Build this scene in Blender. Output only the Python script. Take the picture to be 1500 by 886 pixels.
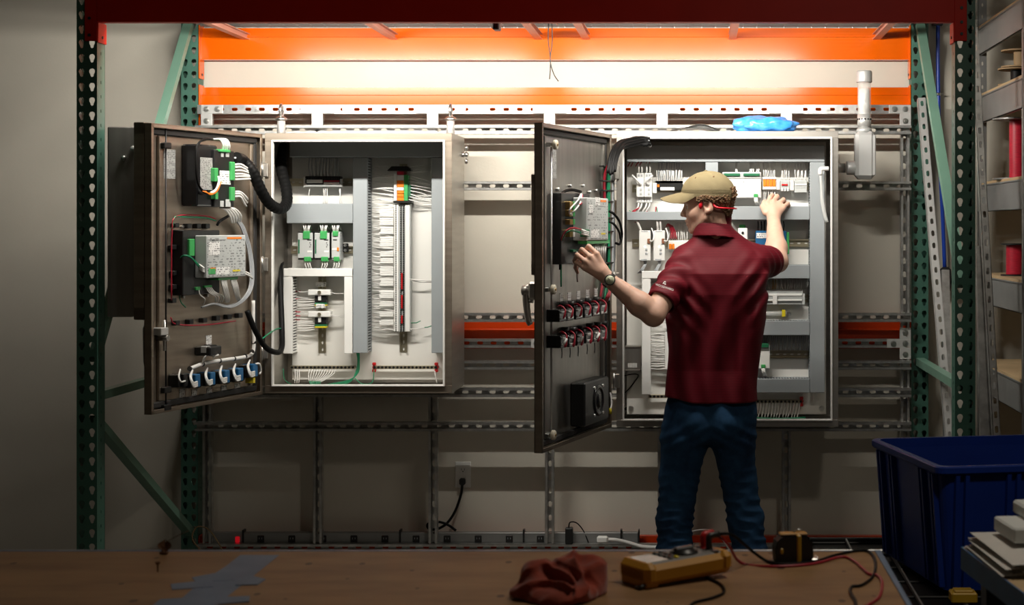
import bpy, bmesh, math, random
import numpy as np
from mathutils import Vector, Matrix

scene = bpy.context.scene
for _o in list(bpy.data.objects):
    bpy.data.objects.remove(_o)
COL = scene.collection
R = math.radians

# ------------------------------------------------------------------ camera
F_PX, CAM_Y, CAM_Z, VP_X, VP_Y = 2451.0, -6.45, 1.6, 1020.0, 331.0
cam_data = bpy.data.cameras.new('camera')
cam_data.sensor_fit = 'HORIZONTAL'
cam_data.sensor_width = 36.0
cam_data.lens = F_PX / 1500 * 36
cam_data.shift_x = -(VP_X - 750) / 1500
cam_data.shift_y = (VP_Y - 443) / 1500
cam_data.dof.use_dof = True
cam_data.dof.focus_distance = 6.9
cam_data.dof.aperture_fstop = 6.3
cam = bpy.data.objects.new('camera', cam_data)
COL.objects.link(cam)
cam.location = (0, CAM_Y, CAM_Z)
cam.rotation_euler = (R(90), 0, 0)
scene.camera = cam

# ------------------------------------------------------------------ world, exposure
world = bpy.data.worlds.new('world')
scene.world = world
world.use_nodes = True
bg = world.node_tree.nodes['Background']
bg.inputs[0].default_value = (1.0, 0.80, 0.58, 1)
bg.inputs[1].default_value = 0.018
vs = scene.view_settings
vs.view_transform = 'Standard'
vs.look = 'None'
vs.gamma = 1.0
vs.use_curve_mapping = False
vs.exposure = 0.18
FILL_WATTS = 16.0  # the added fill lamp out of view
LAMP_WATTS = 47.0           # each of the two linear rack lights

# ------------------------------------------------------------------ measuring helpers
def sc_at(Y): return F_PX / (Y - CAM_Y)          # pixels per metre at depth Y
def at(px, py, Y):
    s = sc_at(Y)
    return Vector(((px - VP_X) / s, Y, CAM_Z - (py - VP_Y) / s))
def ax(px, Y): return (px - VP_X) / sc_at(Y)
def az(py, Y): return CAM_Z - (py - VP_Y) / sc_at(Y)

# ------------------------------------------------------------------ materials
MATS = {}
def mat(name, col, rough=0.5, metal=0.0, var=0.0, scale=8.0, bump=0.0, bscale=60.0, stretch=(1, 1, 1),
        spec=0.5, emit=0.0, emit_col=None, alpha=1.0, trans=0.0, coat=0.0, sheen=0.0, col2=None, sss=0.0):
    m = bpy.data.materials.new(name)
    m.use_nodes = True
    nt = m.node_tree
    b = nt.nodes['Principled BSDF']
    b.inputs['Base Color'].default_value = (*col, 1)
    b.inputs['Roughness'].default_value = rough
    b.inputs['Metallic'].default_value = metal
    b.inputs['Specular IOR Level'].default_value = spec
    b.inputs['Alpha'].default_value = alpha
    b.inputs['Transmission Weight'].default_value = trans
    b.inputs['Coat Weight'].default_value = coat
    b.inputs['Sheen Weight'].default_value = sheen
    if sss:
        b.inputs['Subsurface Weight'].default_value = sss
        b.inputs['Subsurface Radius'].default_value = (0.012, 0.005, 0.003)
        b.inputs['Subsurface Scale'].default_value = 1.0
    if emit:
        b.inputs['Emission Color'].default_value = (*(emit_col or col), 1)
        b.inputs['Emission Strength'].default_value = emit
    if var or bump:
        tc = nt.nodes.new('ShaderNodeTexCoord')
        mp = nt.nodes.new('ShaderNodeMapping')
        mp.inputs['Scale'].default_value = stretch
        nt.links.new(tc.outputs['Object'], mp.inputs['Vector'])
    if var:
        n = nt.nodes.new('ShaderNodeTexNoise')
        n.inputs['Scale'].default_value = scale
        n.inputs['Detail'].default_value = 5
        nt.links.new(mp.outputs[0], n.inputs['Vector'])
        rp = nt.nodes.new('ShaderNodeValToRGB')
        lo = col2 if col2 else tuple(c * (1 - var) for c in col)
        rp.color_ramp.elements[0].position = 0.3
        rp.color_ramp.elements[1].position = 0.7
        rp.color_ramp.elements[0].color = (*lo, 1)
        rp.color_ramp.elements[1].color = (*(min(1, c * (1 + var * 0.5)) for c in col), 1)
        nt.links.new(n.outputs['Fac'], rp.inputs['Fac'])
        nt.links.new(rp.outputs['Color'], b.inputs['Base Color'])
    if bump:
        n2 = nt.nodes.new('ShaderNodeTexNoise')
        n2.inputs['Scale'].default_value = bscale
        n2.inputs['Detail'].default_value = 3
        nt.links.new(mp.outputs[0], n2.inputs['Vector'])
        bp = nt.nodes.new('ShaderNodeBump')
        bp.inputs['Strength'].default_value = bump
        bp.inputs['Distance'].default_value = 0.004
        nt.links.new(n2.outputs['Fac'], bp.inputs['Height'])
        nt.links.new(bp.outputs[0], b.inputs['Normal'])
    MATS[name] = m
    return m

def mat_print(name, paper, ink, sx, sz, amount=0.5, line=0.008, rough=0.45):
    """paper with rows of fine illegible print: streaks of ink in lines"""
    m = mat(name, paper, rough)
    nt = m.node_tree
    b = nt.nodes['Principled BSDF']
    tc = nt.nodes.new('ShaderNodeTexCoord')
    mp = nt.nodes.new('ShaderNodeMapping'); mp.inputs['Scale'].default_value = (sx, sx, sz)
    nt.links.new(tc.outputs['Object'], mp.inputs['Vector'])
    n = nt.nodes.new('ShaderNodeTexNoise'); n.inputs['Scale'].default_value = 1.0; n.inputs['Detail'].default_value = 1
    nt.links.new(mp.outputs[0], n.inputs['Vector'])
    sp = nt.nodes.new('ShaderNodeSeparateXYZ'); nt.links.new(tc.outputs['Object'], sp.inputs[0])
    fq = nt.nodes.new('ShaderNodeMath'); fq.operation = 'MULTIPLY'; fq.inputs[1].default_value = 2 * math.pi / line
    nt.links.new(sp.outputs['Z'], fq.inputs[0])
    sn = nt.nodes.new('ShaderNodeMath'); sn.operation = 'SINE'; nt.links.new(fq.outputs[0], sn.inputs[0])
    gt = nt.nodes.new('ShaderNodeMath'); gt.operation = 'GREATER_THAN'; gt.inputs[1].default_value = -0.1; nt.links.new(sn.outputs[0], gt.inputs[0])
    th = nt.nodes.new('ShaderNodeMath'); th.operation = 'LESS_THAN'; th.inputs[1].default_value = amount; nt.links.new(n.outputs['Fac'], th.inputs[0])
    ml = nt.nodes.new('ShaderNodeMath'); ml.operation = 'MULTIPLY'; nt.links.new(gt.outputs[0], ml.inputs[0]); nt.links.new(th.outputs[0], ml.inputs[1])
    rp = nt.nodes.new('ShaderNodeMix'); rp.data_type = 'RGBA'
    rp.inputs[6].default_value = (*paper, 1); rp.inputs[7].default_value = (*ink, 1)
    nt.links.new(ml.outputs[0], rp.inputs[0])
    nt.links.new(rp.outputs[2], b.inputs['Base Color'])
    return m

mat('wall_paint', (0.60, 0.565, 0.485), 0.85, var=0.05, scale=3, bump=0.08, bscale=90)
mat('concrete', (0.17, 0.155, 0.135), 0.7, var=0.3, scale=5, bump=0.1)
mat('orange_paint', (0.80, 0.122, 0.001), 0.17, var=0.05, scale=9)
mat('shaded_orange_paint', (0.52, 0.040, 0.002), 0.3, var=0.06, scale=9)  # orange of the upper beams, darkened and reddened to stand for shade
mat('red_paint', (0.62, 0.012, 0.001), 0.45, var=0.08, scale=6, bump=0.04, bscale=30, spec=0.25)
mat('green_paint', (0.058, 0.155, 0.115), 0.42, var=0.12, scale=7)
mat('light_green_paint', (0.16, 0.30, 0.225), 0.4, var=0.08, scale=7)
mat('galv', (0.60, 0.60, 0.585), 0.36, 0.9, var=0.28, scale=26)
mat('zinc_white', (0.74, 0.74, 0.72), 0.36, 0.55, var=0.1, scale=20)
mat('bolt_steel', (0.62, 0.62, 0.60), 0.3, 1.0)
mat('steel_wire', (0.62, 0.62, 0.6), 0.35, 0.8)
mat('pink_primer', (0.55, 0.27, 0.20), 0.4, var=0.1)
mat('stainless', (0.50, 0.475, 0.435), 0.42, 0.97, var=0.12, scale=3, stretch=(1, 1, 14), bump=0.03, bscale=40)
mat('stainless_warm', (0.43, 0.365, 0.295), 0.42, 0.95, var=0.16, scale=3, stretch=(1, 1, 14), bump=0.03, bscale=40)
mat('stainless_dark', (0.42, 0.405, 0.375), 0.40, 0.95, var=0.16, scale=3, stretch=(10, 1, 1))
mat('rim_highlight_white', (0.80, 0.79, 0.755), 0.42, var=0.03, scale=4)  # white for the inner steel rim, painting in its bright edge highlight
mat('panel_white', (0.80, 0.79, 0.745), 0.45, var=0.03, scale=5)
mat('duct_grey', (0.315, 0.345, 0.36), 0.5, var=0.04)
mat('duct_white', (0.83, 0.83, 0.80), 0.5)
mat('din_metal', (0.55, 0.50, 0.36), 0.35, 0.9, var=0.1)
mat('black_plastic', (0.012, 0.012, 0.012), 0.38)
mat('black_rubber', (0.005, 0.005, 0.005), 0.5, bump=0.1, bscale=90, spec=0.14)
mat('black_gloss', (0.010, 0.010, 0.011), 0.22)
mat('gasket', (0.02, 0.019, 0.018), 0.7)
mat('grey_plastic', (0.50, 0.52, 0.51), 0.45, var=0.03)
mat('white_plastic', (0.80, 0.80, 0.77), 0.42)
mat('white_wire', (0.80, 0.79, 0.76), 0.42)
mat('grey_wire', (0.42, 0.44, 0.46), 0.42)
mat('red_wire', (0.36, 0.012, 0.03), 0.4)
mat('green_wire', (0.012, 0.22, 0.10), 0.4)
mat('green_plastic', (0.055, 0.36, 0.10), 0.4)
mat('dark_green_plastic', (0.015, 0.14, 0.06), 0.4)
mat('orange_plastic', (0.86, 0.22, 0.012), 0.4)
mat('yellow_plastic', (0.72, 0.58, 0.02), 0.4)
mat('blue_plastic', (0.014, 0.11, 0.26), 0.4)
mat('brown_plastic', (0.25, 0.10, 0.05), 0.45)
mat('red_plastic', (0.55, 0.012, 0.014), 0.35)
mat('cream_roller', (0.72, 0.66, 0.52), 0.4)
mat('copper_brass', (0.55, 0.36, 0.14), 0.35, 0.9)
mat('led_green', (0.5, 1.0, 0.8), 0.4, emit=3.0)
mat('led_red', (0.8, 0.01, 0.02), 0.4, emit=0.25)
mat_print('print_grey', (0.47, 0.49, 0.48), (0.20, 0.21, 0.21), 55, 70, 0.45, 0.011)
mat_print('print_white', (0.80, 0.80, 0.78), (0.22, 0.22, 0.22), 110, 90, 0.46, 0.0085)
mat_print('print_silver', (0.36, 0.36, 0.345), (0.12, 0.12, 0.115), 120, 90, 0.5, 0.007)
mat('tape_blue', (0.14, 0.20, 0.30), 0.6, var=0.15, scale=12)
mat('tape_edge_blue', (0.006, 0.11, 0.28), 0.5, var=0.2, scale=14)
mat('hose_blue', (0.015, 0.06, 0.42), 0.3)
mat('bin_blue', (0.007, 0.035, 0.26), 0.38, var=0.1, scale=6)
mat('wood_ply', (0.50, 0.36, 0.20), 0.6, var=0.2, scale=4, stretch=(1, 1, 12))
mat('shelf_steel', (0.30, 0.305, 0.30), 0.45, 0.6, var=0.12, scale=5)
mat('cardboard_tan', (0.30, 0.20, 0.10), 0.75, var=0.15)
mat('spool_red', (0.50, 0.012, 0.035), 0.4, var=0.3, scale=40, stretch=(1, 1, 12))
mat('paper_white', (0.62, 0.60, 0.56), 0.7, var=0.05)
mat('foam_white', (0.62, 0.64, 0.62), 0.8, bump=0.1, bscale=120)
mat('rag_red', (0.30, 0.038, 0.014), 0.9, var=0.35, scale=14, bump=0.3, bscale=300, sheen=0.3)
mat('meter_yellow', (0.50, 0.23, 0.012), 0.5, var=0.08)
mat('meter_grey', (0.20, 0.19, 0.175), 0.5)
mat('meter_lcd', (0.40, 0.41, 0.37), 0.12)
mat('tape_yellow', (0.55, 0.33, 0.02), 0.4)
mat('bag_blue', (0.02, 0.22, 0.78), 0.2, var=0.5, scale=30, col2=(0.10, 0.40, 0.88), spec=0.6)
mat('silver_foil', (0.7, 0.71, 0.72), 0.22, 0.9, var=0.2, scale=15)
mat('clear_tube', (0.85, 0.87, 0.85), 0.12, alpha=0.45)
mat('leaf_brown', (0.12, 0.05, 0.02), 0.8)
mat('cast_grey', (0.56, 0.565, 0.555), 0.45, 0.35, bump=0.06, bscale=200)
mat('tube_glass', (0.92,0.92,0.88), 0.08, alpha=0.35)
mat('dark_iron', (0.03, 0.03, 0.03), 0.45, 0.5)

# ------------------------------------------------------------------ mesh builder
I4 = Matrix.Identity(4)
WM, SPACE, ORG = {}, {}, {}

class MB:
    def __init__(self):
        self.v, self.f, self.s, self.mi, self.cur = [], [], [], [], 0
    def add(self, verts, faces, smooth=False):
        o = len(self.v)
        self.v.extend([tuple(p) for p in verts])
        self.f.extend([tuple(i + o for i in f) for f in faces])
        self.s.extend([smooth] * len(faces)); self.mi.extend([self.cur] * len(faces))
        return self
    def box(self, x0, x1, y0, y1, z0, z1):
        return self.add([(x, y, z) for x in (x0, x1) for y in (y0, y1) for z in (z0, z1)],
                        [(0, 1, 3, 2), (4, 6, 7, 5), (0, 4, 5, 1), (2, 3, 7, 6), (0, 2, 6, 4), (1, 5, 7, 3)])
    def cbox(self, x0, x1, y0, y1, z0, z1, c=0.003):
        lo, hi = (x0, y0, z0), (x1, y1, z1)
        c = min(c, *(0.45 * abs(h - l) for l, h in zip(lo, hi)))
        V, idx = [], {}
        for sx in (0, 1):
            for sy in (0, 1):
                for sz in (0, 1):
                    sgn = (sx, sy, sz)
                    for a in range(3):
                        p = []
                        for k in range(3):
                            e = hi[k] if sgn[k] else lo[k]
                            p.append(e if k == a else e + (-c if sgn[k] else c))
                        idx[(sgn, a)] = len(V); V.append(tuple(p))
        Fc = []
        for a in range(3):
            b, d = (a + 1) % 3, (a + 2) % 3
            for s in (0, 1):
                q = []
                for (u, w) in ((0, 0), (1, 0), (1, 1), (0, 1)):
                    g = [0, 0, 0]; g[a] = s; g[b] = u; g[d] = w
                    q.append(idx[(tuple(g), a)])
                Fc.append(q if s else q[::-1])
        for a in range(3):
            b, d = (a + 1) % 3, (a + 2) % 3
            for u in (0, 1):
                for w in (0, 1):
                    g0 = [0, 0, 0]; g0[b] = u; g0[d] = w
                    g1 = list(g0); g1[a] = 1
                    g0, g1 = tuple(g0), tuple(g1)
                    q = [idx[(g0, b)], idx[(g1, b)], idx[(g1, d)], idx[(g0, d)]]
                    Fc.append(q if (u == w) == False else q[::-1])
        for g in [(x, y, z) for x in (0, 1) for y in (0, 1) for z in (0, 1)]:
            t = [idx[(g, 0)], idx[(g, 1)], idx[(g, 2)]]
            Fc.append(t if sum(g) % 2 else t[::-1])
        return self.add(V, Fc)
    def obox(self, p0, p1, w, h, up=(0, 0, 1)):
        """bar from p0 to p1, w across, h along up"""
        p0, p1 = Vector(p0), Vector(p1)
        d = (p1 - p0).normalized(); up = Vector(up)
        a = d.cross(up).normalized(); b = a.cross(d).normalized()
        V = []
        for p in (p0, p1):
            for (i, j) in ((-1, -1), (1, -1), (1, 1), (-1, 1)):
                V.append(p + a * (i * w / 2) + b * (j * h / 2))
        return self.add(V, [(3, 2, 1, 0), (4, 5, 6, 7), (0, 1, 5, 4), (1, 2, 6, 5), (2, 3, 7, 6), (3, 0, 4, 7)])
    def cyl(self, p0, p1, r0, r1=None, n=12, cap=True):
        r1 = r0 if r1 is None else r1
        p0, p1 = Vector(p0), Vector(p1)
        d = (p1 - p0).normalized()
        a = d.orthogonal().normalized(); b = d.cross(a)
        V = []
        for p, r in ((p0, r0), (p1, r1)):
            for k in range(n):
                t = 2 * math.pi * k / n
                V.append(p + a * (r * math.cos(t)) + b * (r * math.sin(t)))
        self.add(V, [(k, (k + 1) % n, n + (k + 1) % n, n + k) for k in range(n)], n > 6)
        if cap:
            o = len(self.v) - 2 * n
            self.f.append(tuple(o + k for k in range(n))[::-1]); self.f.append(tuple(o + n + k for k in range(n)))
            self.s += [False, False]; self.mi += [self.cur] * 2
        return self
    def tube(self, pts, r, n=6, sub=4, closed_caps=True):
        P = [Vector(p) for p in pts]
        if sub > 1 and len(P) > 2:
            Q = []
            E = [P[0] * 2 - P[1]] + P + [P[-1] * 2 - P[-2]]
            for i in range(1, len(E) - 2):
                for k in range(sub):
                    t = k / sub
                    a, b, c, d = E[i - 1], E[i], E[i + 1], E[i + 2]
                    Q.append(0.5 * ((2 * b) + (c - a) * t + (2 * a - 5 * b + 4 * c - d) * t * t + (3 * b - a - 3 * c + d) * t ** 3))
            Q.append(P[-1]); P = Q
        N = len(P)
        rr = r if callable(r) else (lambda t: r)
        V = []; a = None
        for i in range(N):
            d = (P[min(i + 1, N - 1)] - P[max(i - 1, 0)])
            if d.length < 1e-9: d = Vector((0, 0, 1))
            d.normalize()
            if a is None: a = d.orthogonal().normalized()
            else:
                a = (a - d * a.dot(d))
                a = a.normalized() if a.length > 1e-6 else d.orthogonal().normalized()
            b = d.cross(a); q = rr(i / (N - 1))
            for k in range(n):
                t = 2 * math.pi * k / n
                V.append(P[i] + a * (q * math.cos(t)) + b * (q * math.sin(t)))
        Fc = []
        for i in range(N - 1):
            for k in range(n):
                k2 = (k + 1) % n
                Fc.append((i * n + k, i * n + k2, (i + 1) * n + k2, (i + 1) * n + k))
        self.add(V, Fc, True)
        if closed_caps:
            o = len(self.v) - N * n
            self.f.append(tuple(o + k for k in range(n))[::-1]); self.f.append(tuple(o + (N - 1) * n + k for k in range(n)))
            self.s += [False, False]; self.mi += [self.cur] * 2
        return self
    def lathe(self, prof, org=(0, 0, 0), axis=(0, 0, 1), n=20, smooth=True):
        d = Vector(axis).normalized(); a = d.orthogonal().normalized(); b = d.cross(a); o = Vector(org)
        V = []
        for (r, h) in prof:
            for k in range(n):
                t = 2 * math.pi * k / n
                V.append(o + d * h + a * (r * math.cos(t)) + b * (r * math.sin(t)))
        Fc = [(i * n + k, i * n + (k + 1) % n, (i + 1) * n + (k + 1) % n, (i + 1) * n + k)
              for i in range(len(prof) - 1) for k in range(n)]
        self.add(V, Fc, smooth)
        m = len(prof); base = len(self.v) - m * n
        if prof[0][0] > 1e-5: self.f.append(tuple(base + k for k in range(n))[::-1]); self.s.append(False); self.mi.append(self.cur)
        if prof[-1][0] > 1e-5: self.f.append(tuple(base + (m - 1) * n + k for k in range(n))); self.s.append(False); self.mi.append(self.cur)
        return self
    def prism(self, poly, fn, d0, d1):
        """poly of 2-D points, fn(a, b, d) -> 3-D"""
        n = len(poly)
        V = [fn(a, b, d0) for a, b in poly] + [fn(a, b, d1) for a, b in poly]
        Fc = [tuple(range(n))[::-1], tuple(range(n, 2 * n))] + [(k, (k + 1) % n, n + (k + 1) % n, n + k) for k in range(n)]
        return self.add(V, Fc)
    def cells(self, O, U, V, N, count, pitch, width, hole, t, K=14):
        """plate along U from O: `count` cells pitch x width (along V, centred), each pierced by hole(theta)->radius"""
        O, U, V, N = Vector(O), Vector(U), Vector(V), Vector(N)
        hx, hy = pitch / 2, width / 2
        ca = math.atan2(hy, hx)
        ang = sorted([2 * math.pi * k / K + 0.07 for k in range(K)] + [ca, math.pi - ca, math.pi + ca, 2 * math.pi - ca])
        def rect(th):
            c, s = abs(math.cos(th)), abs(math.sin(th))
            return min(hx / c if c > 1e-9 else 1e9, hy / s if s > 1e-9 else 1e9)
        inn = [(hole(th) * math.cos(th), hole(th) * math.sin(th)) for th in ang]
        out = [(rect(th) * math.cos(th), rect(th) * math.sin(th)) for th in ang]
        n = len(ang)
        for c in range(count):
            P = O + U * ((c + 0.5) * pitch)
            vs_ = []
            for off in (0, -t):
                for L in (out, inn):
                    vs_ += [P + U * a + V * b + N * off for a, b in L]
            Fc = []
            for k in range(n):
                j = (k + 1) % n
                Fc.append((k, j, n + j, n + k))
                Fc.append((n + k, n + j, 3 * n + j, 3 * n + k))
                Fc.append((2 * n + j, 2 * n + k, 3 * n + k, 3 * n + j))
            self.add(vs_, Fc)
        return self
    def grid(self, fn, nu, nv, smooth=True, close_u=False):
        V = [fn(i / (nu if close_u else nu - 1), j / (nv - 1)) for j in range(nv) for i in range(nu)]
        Fc = []
        for j in range(nv - 1):
            for i in range(nu if close_u else nu - 1):
                i2 = (i + 1) % nu
                Fc.append((j * nu + i, j * nu + i2, (j + 1) * nu + i2, (j + 1) * nu + i))
        return self.add(V, Fc, smooth)
    def mesh(self, name, mats, org=(0, 0, 0), recalc=True):
        me = bpy.data.meshes.new(name)
        o = org
        me.from_pydata([(x - o[0], y - o[1], z - o[2]) for x, y, z in self.v], [], self.f)
        me.polygons.foreach_set('use_smooth', self.s)
        if isinstance(mats, str): mats = [mats]
        for m in mats: me.materials.append(MATS[m])
        if len(mats) > 1: me.polygons.foreach_set('material_index', self.mi)
        if recalc:
            bm = bmesh.new(); bm.from_mesh(me)
            bmesh.ops.recalc_face_normals(bm, faces=bm.faces[:])
            bm.to_mesh(me); bm.free()
        me.update()
        return me
    def build(self, name, mats, parent=None, space=None, **kw):
        if parent is not None and space is None:
            org = ORG[parent]; sp = SPACE[parent]
        else:
            org = (0, 0, 0); sp = space or I4
        ob = bpy.data.objects.new(name, self.mesh(name, mats, org))
        return link(ob, parent, sp, org, **kw)

# runs of thin wire and rows of tiny marks too small to pick apart one by one
FINE = {'wire_bundle', 'wire_sleeves', 'wire_ends', 'loose_wires', 'side_wires', 'earth_leads', 'loom_end', 'screw_holes', 'status_marks', 'vent_holes', 'vent'}
def link(ob, parent=None, sp=I4, org=(0, 0, 0), kind=None, label=None, cat=None, group=None):
    COL.objects.link(ob)
    wm = sp @ Matrix.Translation(Vector(org))
    if parent is not None:
        ob.parent = parent
        ob.matrix_parent_inverse = I4
        ob.matrix_basis = WM[parent].inverted() @ wm
    else:
        ob.matrix_basis = wm
    WM[ob], SPACE[ob], ORG[ob] = wm, sp, tuple(org)
    if not kind and parent is not None and ob.name.split('.')[0] in FINE: kind = 'stuff'
    if kind: ob['kind'] = kind
    if label: ob['label'] = label
    if cat: ob['category'] = cat
    if group: ob['group'] = group
    return ob

def thing(name, label, cat, org=(0, 0, 0), space=None, group=None):
    e = bpy.data.objects.new(name, None)
    e.empty_display_size = 0.05
    return link(e, None, space or I4, org, None, label, cat, group)

def solo(mb, name, mats, label, cat, org=None, space=None, group=None, kind=None):
    """a thing that is one mesh, with its origin at its base"""
    if org is None:
        xs, ys, zs = zip(*mb.v)
        org = ((min(xs) + max(xs)) / 2, (min(ys) + max(ys)) / 2, min(zs))
    ob = bpy.data.objects.new(name, mb.mesh(name, mats, org))
    return link(ob, None, space or I4, org, kind, label, cat, group)

def inst(name, me, parent, wm, kind=None):
    """another object that shares mesh `me`, placed at world matrix wm"""
    ob = bpy.data.objects.new(name, me)
    COL.objects.link(ob)
    if parent is not None:
        ob.parent = parent
        ob.matrix_parent_inverse = I4
        ob.matrix_basis = WM[parent].inverted() @ wm
    else:
        ob.matrix_basis = wm
    WM[ob], SPACE[ob], ORG[ob] = wm, wm, (0, 0, 0)
    if kind: ob['kind'] = kind
    return ob

def struct(mb, name, mats):
    ob = mb.build(name, mats); ob['kind'] = 'structure'
    return ob

def T(x, y, z): return Matrix.Translation(Vector((x, y, z)))

# ------------------------------------------------------------------ the setting
WALL_Y = 1.41
struct(MB().box(-6.5, 4.5, WALL_Y, WALL_Y + 0.12, -0.05, 4.2), 'wall_back', 'wall_paint')
struct(MB().box(-6.5, 4.5, -8.5, WALL_Y, -0.12, 0.0), 'floor', 'concrete')

# ------------------------------------------------------------------ pallet rack
def teardrop(th):
    def circ(cx, cy, rho):
        dx, dy = math.cos(th), math.sin(th)
        b = dx * cx + dy * cy
        q = b * b - (cx * cx + cy * cy - rho * rho)
        return b + math.sqrt(q) if q >= 0 and b + math.sqrt(max(q, 0)) > 0 else 0
    # here the U axis runs up the post, so the tail points to -U
    return max(circ(0.004, 0, 0.0115), circ(-0.012, 0, 0.0068), circ(-0.004, 0, 0.0082))
def rslot(a, b, n=4.0):
    def f(th):
        return 1 / ((abs(math.cos(th)) / a) ** n + (abs(math.sin(th)) / b) ** n) ** (1 / n)
    return f

PITCH = 0.0555
UPW, UPD, UPH = 0.079, 0.085, 48 * PITCH
def upright_mesh():
    m = MB()
    for cx in (UPW * 0.25, UPW * 0.75):
        m.cells((cx, 0, 0), (0, 0, 1), (1, 0, 0), (0, -1, 0), 48, PITCH, UPW / 2, teardrop, 0.003)
    for x, nx in ((0, -1), (UPW, 1)):
        m.cells((x, UPD / 2, 0.02), (0, 0, 1), (0, 1, 0), (nx, 0, 0), 47, PITCH, UPD, rslot(0.008, 0.004, 6), 0.003, K=8)
    m.box(0, 0.018, UPD - 0.003, UPD, 0, UPH); m.box(UPW - 0.018, UPW, UPD - 0.003, UPD, 0, UPH)
    m.box(-0.015, UPW + 0.015, -0.012, UPD + 0.008, 0, 0.006)
    return m.mesh('upright', 'green_paint')

XL, XR = -2.389, 0.997            # outer-left face of the left posts, inner face of the right posts
REAR = 1.308
rack = thing('pallet_rack', 'green and orange steel pallet rack framing both cabinets', 'rack', (XL, 0, 0))
up_me = upright_mesh()
for (x, y) in ((XL, 0), (XR, 0), (XL, REAR), (XR, REAR)):
    inst('upright', up_me, rack, T(x, y, 0))

def brace(x, y0, z0, y1, z1, m='light_green_paint'):
    b = MB()
    p0, p1 = Vector((x, y0, z0)), Vector((x, y1, z1))
    d = (p1 - p0).normalized()
    n = Vector((1, 0, 0)).cross(d)
    w, t = 0.040, 0.003
    # C-section: web towards the viewer, two flanges
    for off, ww in ((0, None),):
        b.obox(p0, p1, 0.040, 0.034, n)
    return b.build('brace', m, rack)
brace(XL + 0.04, 1.315, 2.56, 0.075, 1.08)
brace(XL + 0.04, 0.08, 0.935, 1.32, 0.935)
brace(XL + 0.04, 0.08, 0.845, 1.32, 0.175)
brace(XR + 0.04, 1.315, 2.54, 0.08, 1.37)
brace(XR + 0.04, 0.08, 0.972, 1.32, 0.972)

def beam(name, x0, x1, prof, m, conns):
    """prof: outline in (y, z)"""
    b = MB(); b.prism(prof, lambda a, c, d: (d, a, c), x0, x1)
    o = b.build(name, m, rack)
    for fn in conns:
        fn(o)
    return o
def connector(x0, x1, y0, y1, z0, z1, m, holes):
    def f(o):
        b = MB()
        b.cbox(x0, x1, y0, y0 + 0.005, z0, z1, 0.002)
        c = b.build('beam_connector', m, o)
        for (hx, hz) in holes:
            h = MB(); h.cyl((hx, y0 - 0.004, hz), (hx, y0 + 0.001, hz), 0.006, n=10); h.build('rivet', 'black_plastic', c)
    return f
def side_conn(x, y0, y1, z0, z1, m, hz):
    def f(o):
        b = MB(); b.cbox(x - 0.003, x + 0.003, y0, y1, z0, z1, 0.002)
        c = b.build('beam_connector', m, o)
        h = MB(); h.cyl((x - 0.006, (y0 + y1) / 2, hz), (x + 0.006, (y0 + y1) / 2, hz), 0.006, n=10); h.build('rivet', 'black_plastic', c)
    return f
XI0, XI1 = XL + UPW, XR             # clear bay
# front beam (deep red): a box with a lower lip
beam('beam', XI0 + 0.004, XI1 - 0.004, [(-0.012, 2.386), (-0.012, 2.56), (0.034, 2.56), (0.034, 2.39), (0.028, 2.384), (-0.006, 2.384)], 'red_paint',
     [connector(XI0 - 0.045, XI0 + 0.004, -0.010, 0, 2.312, 2.57, 'red_paint', [(XI0 - 0.026, 2.335), (XI0 - 0.026, 2.40)]),
      connector(XI1 - 0.004, XI1 + 0.045, -0.010, 0, 2.312, 2.57, 'red_paint', [(XI1 + 0.024, 2.34), (XI1 + 0.024, 2.385), (XI1 + 0.024, 2.44)]),
      side_conn(XI0 + 0.004, -0.008, 0.085, 2.307, 2.386, 'red_paint', 2.33),
      side_conn(XI1 - 0.004, -0.008, 0.085, 2.307, 2.386, 'red_paint', 2.33)])
RB = 1.335
def rear_beam(z0, zs, z1, step=0.014, m='orange_paint'):
    ytop = RB + (step if True else 0)
    prof = [(RB, z0), (RB, zs), (ytop, zs + 0.004), (ytop, z1), (RB + 0.05, z1), (RB + 0.05, z0)]
    x0, x1 = XI0 + 0.006, XI1 - 0.006
    beam('beam', x0, x1, prof, m,
         [side_conn(XI0 + 0.005, RB - 0.03, RB + 0.045, z0 - 0.09, z1 + 0.01, m, z0 - 0.07),
          side_conn(XI1 - 0.005, RB - 0.03, RB + 0.045, z0 - 0.09, z1 + 0.01, m, z0 - 0.07)])
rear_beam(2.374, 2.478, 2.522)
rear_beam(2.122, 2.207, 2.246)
rear_beam(1.030, 1.118, 1.152, m='shaded_orange_paint')
rear_beam(0.055, 0.115, 0.155, m='shaded_orange_paint')

# deck supports and wire decking between the front and the rear beam
for px in (357, 575, 788, 858, 1073, 1285):
    x = ax(px, 1.30)
    b = MB(); b.box(x - 0.017, x + 0.017, 0.035, RB + 0.02, 2.492, 2.496); b.box(x - 0.003, x + 0.003, 0.035, RB + 0.02, 2.470, 2.492)
    b.box(x - 0.017, x + 0.017, 0.035, RB + 0.0, 2.467, 2.471)
    b.build('deck_support', 'pink_primer', rack)
for (x0, x1) in ((XI0 + 0.01, -0.645), (-0.615, XI1 - 0.01)):
    b = MB(); r = 0.0028
    y = 0.05
    while y < RB + 0.02:
        b.cyl((x0, y, 2.528), (x1, y, 2.528), r, n=5, cap=False); y += 0.063
    n = int((x1 - x0) / 0.063)
    for i in range(n + 1):
        x = x0 + (x1 - x0) * i / n
        b.cyl((x, 0.0, 2.533), (x, RB + 0.05, 2.533), r, n=5, cap=False)
        b.cyl((x, RB + 0.04, 2.533), (x, RB + 0.04, 2.50), r, n=5, cap=False)
    b.build('wire_deck', 'steel_wire', rack)

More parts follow.
